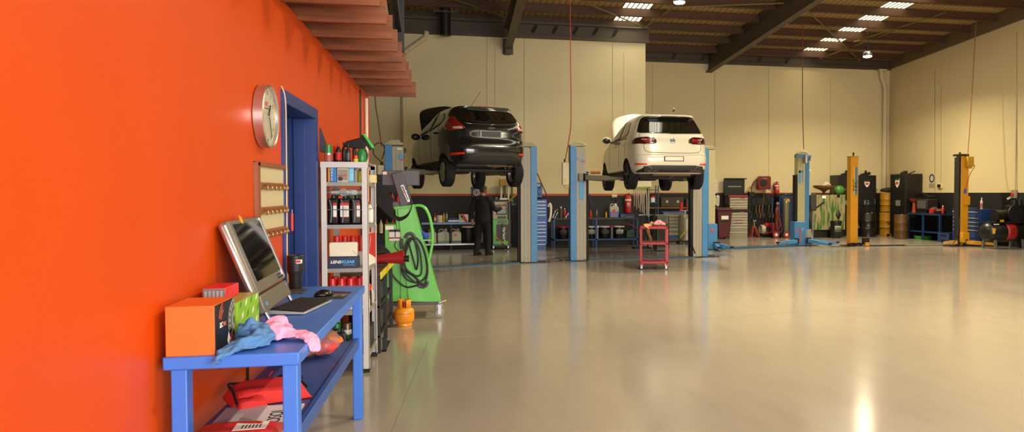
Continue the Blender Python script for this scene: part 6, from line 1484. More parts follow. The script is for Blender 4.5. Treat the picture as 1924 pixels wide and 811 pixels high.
# --- red trolley
t = T('tool_trolley', 'red three-tier steel trolley on castors in front of the white car', 'trolley', (3.80, 15.75, 0), R(-14))
TR = mat('trolley_red', '#a01e1f', .4, var=.15); w, d = .60, .62
for x in (0, w - .05):
    for y in (0, d - .05): MB().box(x, x + .05, y, y + .008, .09, .90).box(x if x else 0, x + .008 if not x else x + .05, y, y + .05, .09, .90).build('post', TR, t)
for z in (.13, .53, .86): MB().box(0, w, 0, d, z, z + .008).box(0, w, 0, .008, z, z + .045).box(0, w, d - .008, d, z, z + .045).box(0, .008, 0, d, z, z + .045).box(w - .008, w, 0, d, z, z + .045).build('tray', TR, t)
for x in (.04, w - .04):
    for y in (.04, d - .04): castor(t, x, y, .035, .09, MATT)
MR = Matrix.Translation(t.location) @ Matrix.Rotation(R(-14), 4, 'Z')
def on_tr(x, y, z): return MR @ Vector((x, y, z))
a = on_tr(.38, .22, .915); rag('rag', 'pale pink cloth heaped on the red trolley', [a + Vector((-.1, .0, .03)), a + Vector((0, .02, .05)), a + Vector((.1, .0, .04)), a + Vector((.17, -.02, .025))], [.03, .09, .09, .03], [.03, .075, .06, .02], mat('cloth_palepink', '#d99a94', .9, var=.15), None, 2)
a = on_tr(.16, -.05, .93); rag('rag', 'orange cloth hanging over the front of the red trolley', [a + Vector((0, .14, .02)), a + Vector((0, .04, .022)), a + Vector((0.0, -.012, .0)), a + Vector((.02, -.016, -.14)), a + Vector((.06, -.012, -.26)), a + Vector((.07, -.012, -.34))], [.07, .07, .08, .085, .055, .02], [.018, .016, .012, .012, .012, .008], mat('cloth_peach', '#e09a6c', .9, var=.12), None, 7, wr=.12)
a = on_tr(.2, .3, .91); rag('rag', 'yellowish crumpled cloth behind the pink one on the red trolley', [a, a + Vector((.06, .02, .04)), a + Vector((.14, .03, .02))], [.04, .06, .03], [.02, .06, .03], mat('cloth_straw', '#b9a45c', .9), None, 9)
a = on_tr(.09, .16, .868); t = T('spanner_tray', 'steel tray of bits on the corner of the red trolley', 'tray', a); MB().lathe([(.06, 0), (.075, .03), (.07, .032), (.055, .008), (0, .008)], n=20).build('dish', STEEL, t)
# grey crate on the floor behind the trolley
t = T('parts_crate', 'dull grey open metal crate behind the red trolley', 'crate', (AY(1240, 440, 21).x, 20.9, 0)); g = MB().box(-.18, .18, -.2, .2, .02, .06).box(-.18, .18, -.2, -.18, .06, .98).box(-.18, .18, .18, .2, .06, .98).box(-.18, -.16, -.2, .2, .06, .98).box(.16, .18, -.2, .2, .06, .98); g.build('cabinet', mat('crate_grey', '#6a675a', .55, .2, var=.2), t); MB().box(-.2, .2, -.22, .22, .98, 1.01).build('top_rim', mat('rim_grey', '#7d7a66', .5, .2), t); MB().box(-.14, .14, -.205, -.2, .1, .76).build('door', mat('crate_door', '#2e2c28', .6), t)
# ================================================================ deep back wall
# wheelie bin
t = T('wheelie_bin', 'dark maroon wheelie bin with a white and black sticker beside the blue lift foot', 'bin', (AY(1355, 440, 25.9).x, 25.8, 0)); MRN = mat('bin_maroon', '#4f1a1d', .5)
MB().add([(x * sx_w, y * sy_w, z) for z, sx_w, sy_w in ((.06, .20, .22), (1.0, .27, .3)) for x, y in ((-1, -1), (1, -1), (1, 1), (-1, 1))], [(3, 2, 1, 0), (4, 5, 6, 7), (0, 1, 5, 4), (1, 2, 6, 5), (2, 3, 7, 6), (3, 0, 4, 7)]).build('body', MRN, t, bevel=.02)
MB().prism([(-.33, 1.0), (.36, 1.0), (.36, 1.05), (.1, 1.11), (-.33, 1.06)], 'x', -.29, .29).build('lid', MRN, t, bevel=.015)
for x in (-.2, .2): MB().cyl((x - .02, .26, .1), (x + .02, .26, .1), .1, n=18).build('wheel', MATT, t)
g = MB().box(-.13, .13, -.285, -.262, .62, .82).build('sticker', PAPER, t); MB().box(-.13, .13, -.288, -.284, .62, .69).build('sticker_band', INK, g)
# black tool chest with open lid
t = toolchest('black roller tool chest with cream drawers and its lid open', AY(1370, 400, 26.3).x, AY(1407, 400, 26.3).x, 26.35, 26.9, 1.48, BLACK, mat('drawer_cream', '#8d8673', .4), mat('pull_cream', '#c9c2a8', .35), [.12, .09, .09, .12, -.12, .11, .10, .10, .10, .10, .18, .28])
w = AY(1407, 400, 26.3).x - AY(1370, 400, 26.3).x
MB().box(-.02, w + .02, .42, .5, 1.5, 2.14).box(.0, w + .08, .36, .5, 2.12, 2.16).build('lid', BLACK, t, bevel=.01); MB().box(.12, w - .12, .412, .42, 1.83, 1.87).build('lid_badge', mat('badge_grey', '#8a877c', .4), t)
MB().box(.02, w - .02, .0, .1, 1.48, 1.53).build('red_liner', mat('liner_red', '#b0242c', .5), t)
for z in (1.42, .92): MB().box(w * .55, w * .8, -.034, -.03, z - .01, z + .012).build('badge_red', DECR, t)
for k, z in enumerate((1.22, .62, .5, .36)): MB().box(w * .3, w * .7, -.019, -.016, z, z + .025).build('drawer_sticker', mat('sticker_rust', '#7a3420', .5), t)
t = T('small_case', 'small black box on the end of the black tool chest', 'box', (AY(1408, 366, 26.6).x, 26.5, 1.481)); MB().box(-.08, .12, -.1, .1, 0, .18).build('case', BLACK, t, bevel=.01); MB().box(-.05, .09, -.104, -.1, .04, .12).build('grille', DARK, t)
# hose reel
x, zc = xz(1435, 343, BKR - .25)
t = T('hose_reel', 'maroon hose reel in a boxy case on the deep back wall', 'hose reel', (x, BKR - .25, zc)); RM = mat('reel_maroon', '#6d1c1c', .4, var=.15)
MB().prism([(-.26, -.2), (-.22, -.26), (.16, -.24), (.24, -.24), (.24, .2), (.2, .24), (-.18, .24), (-.26, .14)], 'y', -.12, .12).build('case', RM, t, bevel=.02); MB().cyl((-.05, -.15, .0), (-.05, -.12, .0), .13, n=24).build('hub', BLACK, t); MB().box(-.1, .08, -.125, -.119, .12, .18).build('label', mat('reel_label', '#9a5a50', .5), t); MB().box(-.1, .1, .12, .24, -.15, .15).build('wall_bracket', DARK, t)
hose('hose', [(-.22, -.05, .1), (-.42, -.05, .02), (-.5, -.03, -.3), (-.46, -.0, -.8), (-.4, .0, -1.1)], .016, MATT, t); hose('hose', [(-.24, -.04, .05), (-.5, -.04, -.15), (-.62, -.04, -.36)], .013, HR, t); hose('hose', [(-.05, -.14, -.24), (-.06, -.14, -.6), (-.12, -.12, -1.0), (-.04, -.1, -1.25)], .018, mat('hose_tan', '#5d4422', .5), t); hose('hose', [(.18, -.05, -.24), (.3, -.05, -.34), (.36, -.04, -.5)], .013, HR, t)
x, zc = xz(1459, 352, BKR - .12); extinguisher('small red fire extinguisher beside the maroon hose reel', x, BKR - .13, zc - .22, .44, .10)
# hooks with cables below the reel
t = T('tool_hooks', 'row of dark hand tools hanging on the dark wall below the hose reel', 'tool rack', (AY(1428, 405, BKR - .1).x, BKR - .1, 1.15)); MB().box(-.45, .55, .02, .09, -.02, .06).build('rail', DARK, t)
for k in range(8): hose('tool', [(-.4 + k * .125, -.02, .02), (-.42 + k * .125, -.04, -.2 - .03 * (k % 3)), (-.36 + k * .125, -.03, -.36), (-.39 + k * .125, -.03, -.46)], .022, [GREYD, MATT, mat('tool_olive', '#4d5232', .5), mat('tool_orange', '#9a4a20', .5)][k % 4], t, 4)
# jack stand, red jack, gas trolley
t = T('axle_stand', 'orange-red axle stand on the floor below the hose reel', 'axle stand', (AY(1417, 440, 26.4).x, 26.4, 0)); OR2 = mat('stand_orange', '#9c3a1e', .5)
for sx2 in (-1, 1):
    for sy2 in (-1, 1): MB().bar((sx2 * .15, sy2 * .13, 0), (sx2 * .03, sy2 * .03, .42), .03, .05).build('leg', OR2, t)
MB().cyl((0, 0, .36), (0, 0, .60), .025, n=10).box(-.06, .06, -.04, .04, .58, .63).build('ratchet_post', STEEL, t)
t = T('portable_generator', 'small red and grey generator on the floor beside the gas trolley', 'generator', (AY(1440, 435, 26.5).x, 26.5, 0)); MB().box(-.12, .3, -.2, .2, .12, .52).build('cover', mat('generator_red', '#a8231c', .4), t, bevel=.05); MB().lathe([(.17, -.02), (.18, .0), (.18, .12), (.12, .16)], (-.26, -.1, .28), 22, 'x').build('fuel_tank', mat('tank_pale', '#a39d84', .4), t); MB().box(-.34, .3, -.2, .2, .08, .12).build('frame', DARK, t)
for x in (-.28, .24): MB().cyl((x, -.2, .07), (x, -.15, .07), .07, n=16).build('wheel', MATT, t)
MB().cyl((.0, -.21, .3), (.0, -.2, .3), .10, n=18).build('air_filter', BLACK, t)
t = T('gas_trolley', 'two-wheeled gas trolley with a tall grey cylinder and a dark red one', 'gas trolley', (AY(1468, 440, 25.95).x, 25.95, 0)); GB = mat('trolley_blue', '#263f78', .45)
MB().box(-.3, .42, -.15, .2, .12, .15).build('base', DARK, t)
for x in (-.28, .0, .4): MB().cyl((x, .16, .15), (x, .16, 1.45), .018, n=8).build('upright', GB, t)
hose('handle', [(.4, .16, 1.4), (.36, .1, 1.52), (.2, .05, 1.56), (.0, .16, 1.45)], .018, GB, t)
for x in (-.28, .12):
    w_ = MB().cyl((x, -.2, .12), (x + .0, -.16, .12), .12, n=22).build('wheel', mat('wheel_red', '#8a2f28', .5), t); MB().cyl((x, -.205, .12), (x, -.2, .12), .05, n=14).build('hub', PAPER, w_)
MB().lathe([(.11, .15), (.115, .17), (.115, 1.22), (.08, 1.33), (.03, 1.38), (.03, 1.44), (0, 1.44)], (.17, 0, 0), 24).build('grey_cylinder', mat('cyl_grey', '#6d6a4e', .35, .3, var=.2, aniso=True), t)
MB().lathe([(.085, .15), (.09, .17), (.09, .95), (.06, 1.06), (.025, 1.1), (.025, 1.2), (0, 1.2)], (-.17, .02, 0), 20).build('red_cylinder', mat('cyl_red', '#5d1f1c', .4), t)
hose('gas_hose', [(-.17, -.02, 1.16), (-.24, -.1, .9), (-.1, -.14, .5), (-.2, -.14, .3), (-.05, -.14, .25), (-.15, -.12, .9), (-.14, -.03, 1.15)], .016, mat('hose_rust', '#6a2c1c', .5), t); MB().lathe([(.05, -.03), (.05, .03), (0, .035)], (-.17, -.04, 1.24), 14, 'y').build('regulator', STEEL, t)
# blue cabinet behind
t = T('storage_cabinet', 'dark blue cabinet with a yellow sticker behind the empty blue lift', 'cabinet', (11.7, 26.42, 0)); MB().box(0, .95, 0, .55, .08, 1.48).build('body', mat('cabinet_blue', '#16254f', .45), t, bevel=.01); MB().box(.03, .92, -.02, 0, .86, 1.45).build('door', MATS['cabinet_blue'], t, bevel=.006); MB().box(.03, .92, -.02, 0, .12, .82).build('door', MATS['cabinet_blue'], t, bevel=.006); MB().box(.12, .34, -.026, -.02, 1.28, 1.4).build('sticker', YELLOW, t); MB().box(0.02, .93, .02, .5, 0, .08).build('plinth', BLACK, t)
# stand pipe / crane beside big cabinet
t = T('pole_stand', 'dark upright pole with a round foot in front of the paint-stained cabinet', 'stand', (AY(1527, 446, 24.6).x, 24.6, 0)); MB().lathe([(.3, 0), (.3, .02), (.05, .04), (0, .04)], n=24).build('foot', GREYD, t); MB().cyl((0, 0, .03), (0, 0, 1.35), .025, n=10).build('pole', STEEL, t); MB().box(-.14, .1, -.1, .1, 1.0, 1.6).build('tool_bag', mat('bag_dark', '#2c2a22', .8), t, bevel=.04); MB().bar((.05, 0, 1.05), (.42, 0, 1.3), .03, .05).build('bar', DARK, t)
# paint-stained white cabinet
STN, nt, b = nodes_mat('stained_panel'); b.inputs['Roughness'].default_value = .6
c = ramp(nt, noise(nt, 3.6, 10, sc=(3.2, 1, .45)), [(.44, '#958a63'), (.52, '#6f6b42'), (.56, '#2f6b2c'), (.66, '#1f5a24')]); nt.links.new(mixc(nt, ramp(nt, noise(nt, 1.2, 2, sc=(1, 1, .8)), [(.36, (0, 0, 0, 1)), (.46, (1, 1, 1, 1))]), lin('#8f845d'), c), b.inputs['Base Color'])
cx0, cx1 = AY(1529, 400, 25.68).x, AY(1588, 400, 25.68).x
t = T('oil_cabinet', 'tall cream cabinet streaked with green paint beside the yellow lift', 'cabinet', (cx0, 25.68, 0)); w = cx1 - cx0
o = MB().box(0, w, 0, .66, .28, 1.55).build('body', STN, t, bevel=.01); MB().box(.02, w - .02, .05, .62, 0, .28).build('skid', BLACK, t)
MB().add([(w * .78, -.004, .62), (w * .87, -.004, .82), (w * .78, -.004, 1.05), (w * .69, -.004, .84)], [(0, 1, 2, 3)]).build('diamond_mark', mat('mark_dark', '#2a2a22', .6), t, solid=.004); MB().box(w * .73, w * .83, -.006, .0, 1.45, 1.56).build('vent', DARK, t); MB().box(w * .26, w * .38, -.006, 0, 1.42, 1.52).build('label', PAPER, t)
t = T('drain_funnel', 'rusty drain funnel on the paint-stained cabinet', 'funnel', (AY(1548, 350, 25.95).x, 25.95, 1.552)); MB().lathe([(.05, 0), (.05, .1), (.12, .16), (.36, .26), (.39, .33), (.38, .335), (.28, .29), (0, .28)], n=30).build('bowl', mat('rust_pan', '#6d4420', .6, var=.3), t)
rag('cleaning_cloth', 'white cloth in the rusty drain funnel', [(AY(1545, 346, 25.95).x, 25.95, 1.87), (AY(1552, 346, 25.95).x, 25.93, 1.91), (AY(1560, 346, 25.95).x, 25.95, 1.88)], [.05, .14, .06], [.03, .12, .04], mat('cloth_white', '#c9c2ae', .9), None, 5, cat='cloth')
t = T('plastic_bottle', 'round green bottle lying on the paint-stained cabinet', 'bottle', (AY(1577, 357, 25.9).x, 25.9, 1.552)); MB().ball((0, 0, .17), (.2, .15, .17), 22, 14).build('body', mat('ball_green', '#3f7d2e', .4), t); MB().cyl((.14, 0, .1), (.26, -.02, .2), .03, n=10).build('spout', BLACK, t)
t = T('carton', 'brown carton between the funnel and the green bottle', 'box', (AY(1567, 357, 26.2).x + .1, 26.22, 1.552)); MB().box(-.12, .1, -.1, .1, 0, .3).build('box', mat('carton_dark', '#6b5a38', .7), t, bevel=.004)
MB().box(-.02, .0, -.101, .101, .0, .302).build('tape', CREAM, t)
bucket('black drum with a pale label in front of the paint-stained cabinet', (AY(1572, 440, 25.3).x, 25.36, 0), .20, .62, BLACK, BLACK, mat('drum_label', '#8a8672', .6), name='drum', cat='drum', handle=False)
# black tool cabinets with shield badges
def shield(t, x, y, z, s, rot=0):
    P_ = [(-.5, .62), (.5, .62), (.52, .1), (.36, -.35), (0, -.7), (-.36, -.35), (-.52, .1)]
    M = Matrix.Translation((x, y, z)) @ Matrix.Rotation(rot, 4, 'Z')
    o = MB().prism([(u * s, v * s) for u, v in P_], 'y', -.012, 0, 0, M).build('shield_badge', PAPER, t); MB().prism([(-.5 * s, .62 * s), (.5 * s, .62 * s), (.5 * s, .36 * s), (-.5 * s, .36 * s)], 'y', -.016, -.011, 0, M).build('badge_band', mat('badge_green', '#1f4a2c', .5), o)
    MB().prism([(u * s, v * s) for u, v in ((-.3, .12), (-.12, .2), (.05, .1), (.3, .2), (.28, -.1), (.1, -.3), (-.05, -.12), (-.22, -.3), (-.32, -.05))], 'y', -.016, -.011, 0, M).build('badge_animal', INKR, o)
CABB = mat('cabinet_black', '#17140f', .4, var=.2)
for i, (pa, pb) in enumerate(((1575, 1611), (1612, 1648))):
    x0, x1 = AY(pa, 400, 26.3).x, AY(pb, 400, 26.3).x; w = x1 - x0
    t = T('tool_cabinet', ['tall black cabinet against the back wall, mostly behind the yellow lift post', 'tall black cabinet with a white shield badge between the yellow post and the yellow drums'][i], 'cabinet', (x0, 26.38, 0))
    MB().box(0, w, 0, .6, .1, 2.28).build('body', CABB, t, bevel=.01); MB().box(.03, w - .03, .03, .55, 0, .1).build('plinth', BLACK, t)
    MB().box(.03, w - .03, -.02, 0, 1.12, 2.24).build('door', CABB, t, bevel=.006); MB().box(.03, w - .03, -.02, 0, .14, 1.08).build('door', CABB, t, bevel=.006)
    shield(t, w * (.92 if i == 0 else .5), -.02, 1.96, .2); MB().box(w * .35, w * .6, -.026, -.02, 1.18, 1.34).build('label', mat('label_dim', '#7a766a', .5), t); MB().bar((w * .9, -.05, 1.2), (w * .9, -.05, 1.4), .02).build('handle', STEEL, t)
    MB().bar((w * .35, .2, 2.28), (w * .8, .2, 2.36), .12, .1).bar((w * .55, .2, 2.3), (w * .6, .2, 2.46), .06).build('top_clutter', DARK, t)
t = T('oil_drum', 'black oil drum in front of the black cabinet with the shield badge', 'drum', (AY(1634, 440, 25.8).x, 25.95, 0)); MB().lathe([(.28, 0), (.29, .01), (.29, .28), (.30, .30), (.29, .32), (.29, .56), (.30, .58), (.29, .60), (.29, .86), (.28, .88), (.26, .87), (0, .87)], n=30).build('barrel', mat('drum_black', '#19150f', .3), t); MB().cyl((.1, -.1, .87), (.1, -.1, .9), .04, n=12).build('bung', STEEL, t); MB().cyl((-.05, 0, .87), (-.05, 0, 1.35), .03, n=10).bar((-.05, 0, 1.3), (.1, -.1, 1.25), .03).build('drum_pump', DARK, t)
t = T('oil_funnel', 'pale plastic funnel bottle right beside the yellow lift post', 'funnel', (AY(1612, 425, 25.9).x - .1, 25.95, 0)); MB().lathe([(.12, 0), (.12, .3), (.18, .34), (.10, .52), (.04, .62), (.04, .7), (0, .7)], n=18).build('body', mat('funnel_olive', '#6b5f3a', .5), t); MB().cyl((0, 0, .68), (0, 0, .78), .05, n=12).build('cap', DARK, t)
# yellow drums stacked in the corner
YD = mat('drum_yellow', '#a8760e', .4, var=.15)
def drum(label, x, y, z, r, h, m=YD):
    t = T('oil_drum', label, 'drum', (x, y, z), R(40)); MB().lathe([(r * .96, 0), (r, .012), (r, h * .32), (r * 1.03, h * .34), (r, h * .36), (r, h * .64), (r * 1.03, h * .66), (r, h * .68), (r, h - .012), (r * .96, h), (r * .92, h - .02), (0, h - .02)], n=32).build('barrel', m, t)
    MB().lathe([(r * 1.035, h * .325), (r * 1.045, h * .34), (r * 1.035, h * .355)], n=32).build('hoop', mat('hoop_dark', '#4a3408', .5), t); MB().cyl((r * .5, 0, h - .02), (r * .5, 0, h + .015), .04, n=12).build('bung', STEEL, t); return t
dx = AY(1668, 400, 26.3).x
d_ = drum('lower yellow oil drum with a red diamond mark in the corner', dx, 26.35, 0, .28, .88)
d_.rotation_euler = (0, 0, 0); MB().add([(-.0, -.292, .62), (.11, -.286, .50), (.0, -.292, .38), (-.11, -.286, .50)], [(0, 3, 2, 1)]).build('red_diamond', INKR, d_, solid=.003); text('lettering', 'PENNZ', d_, (-.02, -.298, .5), FRONT, .12, INK, .002, sx=.9)
MB().box(-.16, -.06, -.30, -.26, .0, .08).box(.06, .16, -.30, -.26, 0, .08).build('stain', BLACK, d_)
drum('upper yellow drum standing on the lower yellow drum in the corner', dx + .02, 26.37, .902, .27, .72)
t = T('sack', 'dark sack draped over the top of the yellow drums', 'sack', (dx + .03, 26.37, 1.645)); MB().ball((0, 0, .07), (.27, .25, .10), 20, 10, fn=lambda d: 1 + .1 * math.sin(5 * d.x + 3 * d.y)).build('body', mat('sack_dark', '#2a271e', .8, var=.3), t)
for v in t.children[0].data.vertices: v.co.z = max(v.co.z, 0)
drum('yellow-brown drum low in front of the right-hand black cabinet', 15.42, 24.55, 0, .24, .85, mat('drum_brown', '#54390c', .45, var=.2))
# cabinet on the right wall
t = T('tool_cabinet', 'tall black cabinet with a shield badge in the corner against the side wall', 'cabinet', (15.72, 24.75, 0)); MB().box(0, .66, 0, 1.0, .1, 2.3).build('body', CABB, t, bevel=.01); MB().box(.03, .6, .03, .95, 0, .1).build('plinth', BLACK, t)
MB().box(-.02, 0, .03, .97, 1.12, 2.26).build('door', CABB, t, bevel=.006); MB().box(-.02, 0, .03, .97, .14, 1.08).build('door', CABB, t, bevel=.006)
shield(t, -.02, .5, 1.98, .26, R(-90)); MB().box(-.026, -.02, .3, .6, 1.15, 1.35).build('label', MATS['label_dim'], t); MB().bar((.1, .4, 2.3), (.45, .7, 2.38), .12, .1).bar((.3, .3, 2.3), (.5, .2, 2.4), .04).build('top_clutter', DARK, t)
# blue bench along the right wall with an engine
t = T('workbench', 'dark blue bench against the side wall carrying an engine', 'workbench', (15.72, 22.75, 0)); BB = mat('bench_side_blue', '#183158', .5, var=.2)
MB().box(0, .65, 0, 1.9, .86, .92).build('top', BB, t)
for y in (0, .95, 1.84):
    for x in (0, .59): MB().box(x, x + .06, y, y + .06, 0, .86).build('leg', BB, t)
MB().box(0, .65, 0, 1.9, .26, .29).build('shelf', BB, t)
t = T('engine_block', 'dark engine block with a pale rocker cover on the side-wall bench', 'engine', (16.05, 24.0, .921)); MB().box(-.22, .22, -.35, .3, .1, .5).build('block', mat('engine_dark', '#2b2a26', .5, .3, var=.3), t, bevel=.03); MB().box(-.15, .15, -.32, .26, .5, .6).build('rocker_cover', DARK, t, bevel=.03)
for k in range(5): MB().box(-.235, -.22, -.28 + k * .1, -.22 + k * .1, .16, .44).build('fin', mat('fin_grey', '#77736a', .4, .4), t)
MB().box(-.2, .2, -.3, .25, 0, .1).build('sump', DARK, t); hose('intake', [(-.1, -.3, .55), (-.2, -.1, .68), (-.2, .1, .68), (-.1, .25, .55)], .03, DARK, t)
t = T('plastic_bowl', 'orange-red plastic bowl on a stand beside the engine', 'bowl', (15.9, 24.5, .921)); MB().lathe([(.08, 0), (.06, .2), (.06, .34), (.1, .38), (.2, .5), (.19, .5), (.1, .41), (0, .4)], n=20).build('bowl', mat('bowl_orange', '#9c3514', .5), t)
for i, (y, hh, ww, mm_, lb) in enumerate(((23.35, .16, .2, RED, 'red box of parts on the side-wall bench in front of the engine'), (23.03, .1, .3, DARK, 'dark heap of gearbox parts on the side-wall bench'))):
    t = T('parts_box', lb, 'box', (15.92, y, .921)); MB().box(-.14, .14, -ww / 2, ww / 2, 0, hh).build('box', mm_, t, bevel=.01); MB().ball((0, 0, hh), (.12, ww * .42, .06), 12, 8, fn=lambda d: 1 + .2 * math.sin(9 * d.y + 5 * d.x)).build('contents', mat('scrap', '#4d4434', .6, .3, var=.4), t)
bottle('red squeeze bottle at the end of the side-wall bench', (15.86, 22.80, .921), .045, .28, RED, PAPER)
t = T('drip_tray', 'bright green drip tray on the floor under the side-wall bench', 'tray', (16.04, 24.17, 0)); MB().lathe([(.28, 0), (.34, .11), (.33, .115), (.26, .015), (0, .015)], n=30).build('tray', mat('tray_green', '#3f9a2c', .4), t); t.scale = (.8, 1.18, 1)
t = T('plastic_crate', 'low blue crate on the floor at the end of the side-wall bench', 'crate', (15.85, 22.43, 0)); MB().box(-.22, .22, -.3, .3, 0, .03).box(-.22, -.2, -.3, .3, .03, .32).box(.2, .22, -.3, .3, .03, .32).box(-.2, .2, -.3, -.28, .03, .32).box(-.2, .2, .28, .3, .03, .32).build('crate', mat('crate_blue', '#1b3768', .5), t)
MB().box(-.225, -.22, -.15, .15, .2, .26).build('grip', BLACK, t)
# blue drawer cabinet on the side wall
t = T('tool_chest', 'wide blue drawer cabinet against the side wall behind the yellow post', 'tool chest', (15.70, 20.72, 0)); DB2 = mat('cab_side_blue', '#1f407c', .4)
MB().box(0, .66, 0, 1.34, .12, 1.08).build('cabinet', DB2, t, bevel=.008); MB().box(-.02, .68, -.01, 1.36, 1.08, 1.11).build('worktop', DB2, t)
PW = mat('pull_pale', '#b9ad8c', .35, .3)
o = MB().box(-.018, 0, .04, 1.30, .88, 1.06).build('drawer', DB2, t, bevel=.004); MB().box(-.04, -.018, .1, 1.3, 1.01, 1.04).build('handle', PW, o)
for col_, (ya, yb) in enumerate(((.04, .66), (.70, 1.30))):
    for z0, z1 in ((.74, .86), (.62, .73), (.49, .61), (.22, .48)):
        o = MB().box(-.018, 0, ya, yb, z0, z1).build('drawer', DB2, t, bevel=.004); MB().box(-.04, -.018, ya + .03, yb - .03, z1 - .035, z1 - .008).build('handle', PW, o)
for x in (.08, .58):
    for y in (.1, 1.24): castor(t, x, y, .05, .12, MATT)
bottle('pale tall bottle with a pink band on the blue drawer cabinet', (15.95, 21.0, 1.111), .04, .36, CREAM, WHITE, lab=mat('band_pink', '#b5685c', .5))
t = T('parts_tray', 'flat tray of tools on top of the blue drawer cabinet', 'tray', (15.95, 21.6, 1.111)); MB().box(-.15, .15, -.35, .35, 0, .02).build('tray', DARK, t)
for k in range(5): MB().bar((-.1 + .04 * k, -.3, .03), (-.08 + .04 * k, -.05 + .06 * k, .03), .02, .02).build('spanner', STEEL, t)
# air compressor
t = T('air_compressor', 'black horizontal air compressor with a red badge panel by the side wall', 'air compressor', (15.72, 19.72, 0), R(8)); CB_ = mat('compressor_black', '#15120f', .35)
MB().lathe([(.0, -.75), (.15, -.73), (.25, -.66), (.29, -.58), (.29, .58), (.25, .66), (.15, .73), (0, .75)], (0, 0, .48), 30, 'x').build('tank', CB_, t)
P_ = [[(x, -.297 * math.cos(R(a)), .48 + .297 * math.sin(R(a))) for x in (-.12, .0, .12, .24)] for a in range(-50, 61, 10)]
o = MB().grid(P_).build('badge_panel', mat('badge_red_panel', '#a5201c', .45), t, solid=.004); MB().lathe([(.07, 0), (.085, 0), (.085, .004), (.07, .004)], (.06, -.302, .5), 24, 'y').build('badge_ring', INK, o); MB().bar((.03, -.304, .47), (.1, -.304, .53), .02, .004).build('badge_bar', INK, o)
for x in (-.52, .52):
    for q in (-1, 1): MB().bar((x, q * .2, .26), (x, q * .24, .0), .07, .05).build('leg', STEEL, t)
MB().box(-.6, .65, -.25, .25, .74, .78).build('mount_plate', DARK, t); MB().cyl((-.35, 0, .95), (.1, 0, .95), .17, n=22).build('motor', CB_, t)
MB().box(.25, .6, -.18, .2, .78, 1.25).build('pump_block', CB_, t, bevel=.03); MB().cyl((.32, -.05, 1.2), (.32, -.05, 1.42), .09, n=14).cyl((.52, -.05, 1.2), (.52, -.05, 1.42), .09, n=14).build('cylinder_head', DARK, t)
MB().lathe([(.10, .0), (.28, .0), (.28, .05), (.10, .05)], (.2, -.26, 1.0), 26, 'y').build('flywheel_guard', DARK, t); MB().box(-.66, -.58, -.28, -.24, .45, .6).build('yellow_sticker', YELLOW, t); MB().box(-.3, -.2, -.2, -.15, .78, .84).build('yellow_tag', YELLOW, t); MB().box(-.6, -.42, -.24, -.22, .70, .725).build('white_strip', PAPER, t)
# wall fittings
x, zc = xz(1341, 350, BKR - .01)
t = T('notice_sign', 'small white notice with a blue disc on the wall by the maroon bin', 'sign', (x, BKR - .004, zc)); MB().box(-.09, .1, -.006, .003, -.25, .28).build('board', PAPER, t); MB().cyl((-.02, -.01, .12), (-.02, -.006, .12), .09, n=22).build('blue_disc', mat('disc_blue', '#1f4a8e', .5), t)
x, zc = xz(1347, 370, BKR - .03); t = T('power_outlet', 'cream wall outlets with plugs above the maroon bin', 'power outlet', (x, BKR, zc)); MB().box(-.1, .1, -.05, -.001, -.3, .05).build('box', CREAM, t, bevel=.01)
for z in (.03, -.3): MB().cyl((.02, -.09, z), (.02, -.05, z), .045, n=14).build('plug', PAPER, t)
p = atx(1751, 338, XR); t = T('notice_sign', 'small blue ring sign on the side wall above the engine bench', 'sign', (XR, p.y, p.z), R(-90)); MB().lathe([(.1, -.012), (.15, -.012), (.15, 0), (.1, 0)], (0, 0, .06), 28, 'y').build('ring', mat('disc_blue2', '#20407a', .5), t); MB().box(-.15, .15, -.006, 0, -.28, -.12).build('caption_plate', mat('plate_dull', '#9a8c68', .6), t)
p = atx(1767, 349, XR); t = T('power_outlet', 'cream outlet with a black plug on the side wall above the engine bench', 'power outlet', (XR, p.y, p.z), R(-90)); MB().box(-.14, .14, -.03, 0, -.09, .09).build('box', CREAM, t, bevel=.008); MB().cyl((.0, -.09, 0), (0, -.03, 0), .06, n=14).build('plug', BLACK, t)
p = atx(1907, 364, XR); t = T('power_outlet', 'grey switch box with a red switch on the side wall above the compressor', 'switch box', (XR, p.y, p.z), R(-90)); MB().box(-.1, .12, -.07, 0, -.13, .12).build('box', mat('box_dullgrey', '#8a805f', .5), t, bevel=.01); MB().box(-.05, .03, -.1, -.07, -.06, .02).build('switch', RED, t); MB().cyl((-.2, -.1, -.16), (-.12, -.04, -.1), .035, n=12).build('plug', PAPER, t); MB().cyl((.02, -.02, .12), (.02, -.02, 3.2), .012, n=8).build('conduit', MATS['pvc_cream'], t)
# ================================================================ light and camera
LB = emit('lamp_lens', '#fff0cf', 30)
def high_bay(label, x, y, z, power, r=.22, col=(1, .86, .62), vis=True):
    t = T('pendant_lamp', label, 'lamp', (x, y, z), 0, 'high-bay lamps under the roof')
    MB().lathe([(.145, -.06), (.14, .0), (.10, .07), (.05, .10), (0, .10)], n=28).build('reflector', STEEL, t)
    MB().cyl((0, 0, .09), (0, 0, .26), .045, n=14).build('gear_box', DARK, t)
    MB().cyl((0, 0, .26), (0, 0, max(.5, rz_(y) - z - .1)), .008, n=6).build('suspension_rod', DARK, t)
    MB().lathe([(.138, -.055), (.12, -.085), (.06, -.10), (0, -.105)], n=24).build('lens', LB, t)
    L = bpy.data.lights.new('lamp_light', 'AREA'); L.shape = 'DISK'; L.size = .28; L.energy = power; L.color = col
    if hasattr(L, 'spread'): L.spread = R(150)
    o = bpy.data.objects.new('lamp_light', L); COL.objects.link(o); o.parent = t; o.location = (0, 0, -.125)
    return t
LC = (1, .86, .56)
high_bay('high-bay lamp at the top edge, between the skylight and the big rafter', 5.32, 18.0, 6.27, 230, col=LC)
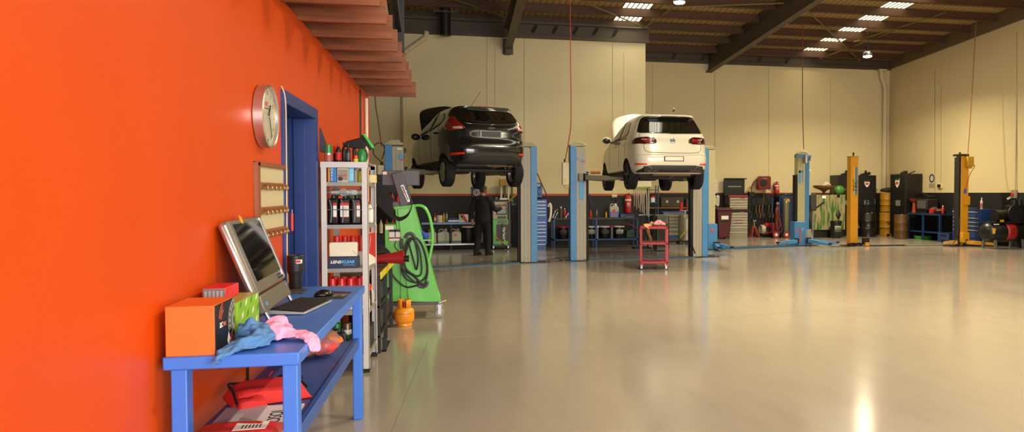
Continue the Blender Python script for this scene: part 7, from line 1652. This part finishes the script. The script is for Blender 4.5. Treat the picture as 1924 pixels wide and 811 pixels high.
high_bay('high-bay lamp hanging by the right-hand skylight strip', 12.6, 22.0, 5.93, 360, col=LC)
high_bay('high-bay lamp above the middle of the floor, out of the photo', 5.3, 10.5, 6.1, 460, col=LC)
high_bay('high-bay lamp high over the right side of the floor, out of the photo', 12.6, 13.0, 6.1, 330, col=LC)
high_bay('high-bay lamp over the floor near the roller door, out of the photo', 5.3, 3.0, 6.1, 360, col=LC)
high_bay('high-bay lamp in the front corner, out of the photo', 12.6, 4.0, 6.1, 360, col=LC)
W = bpy.data.worlds.new('World'); SC.world = W; W.use_nodes = True
bg = W.node_tree.nodes['Background']; bg.inputs[0].default_value = (.75, .86, 1, 1); bg.inputs[1].default_value = 1.0
# daylight through the open roller door behind the camera
L = bpy.data.lights.new('roller_door_daylight', 'AREA'); L.shape = 'RECTANGLE'; L.size = 10.8; L.size_y = 4.3; L.energy = 1500; L.color = (1, .96, .9)
o = bpy.data.objects.new('roller_door_daylight', L); COL.objects.link(o); o.location = (4.7, -4.95, 2.3); o.rotation_euler = (R(90), 0, 0)
# daylight under the skylight sheets
for (a, c), ye in ((SKY1, 23.9), (SKY2, 26.6)):
    L = bpy.data.lights.new('skylight_daylight', 'AREA'); L.shape = 'RECTANGLE'; L.size = .8; L.size_y = 24; L.energy = 120; L.color = (1, .97, .8)
    o = bpy.data.objects.new('skylight_daylight', L); COL.objects.link(o); o.location = ((a + c) / 2, 12, rz_(12) - .28); o.rotation_euler = (math.atan(-.066), 0, 0)

cam = bpy.data.cameras.new('Camera'); co = bpy.data.objects.new('Camera', cam); COL.objects.link(co)
cam.sensor_width = 36; cam.sensor_fit = 'HORIZONTAL'; cam.lens = 36 * FPX / 1924
cam.shift_x = -(PCX - 962) / 1924; cam.shift_y = (PCY - 405.5) / 1924
cam.clip_start = .05; cam.clip_end = 200
M = Matrix((RT, UP, -FW)).transposed().to_4x4(); M.translation = (0, 0, EYE); co.matrix_world = M
SC.camera = co
SC.view_settings.view_transform = 'Standard'; SC.view_settings.look = 'None'
SC.view_settings.gamma = 1; SC.view_settings.exposure = .16; SC.view_settings.use_curve_mapping = False
try:
    SC.cycles.use_denoising = True; SC.cycles.max_bounces = 8; SC.cycles.sample_clamp_indirect = 6
except Exception: pass
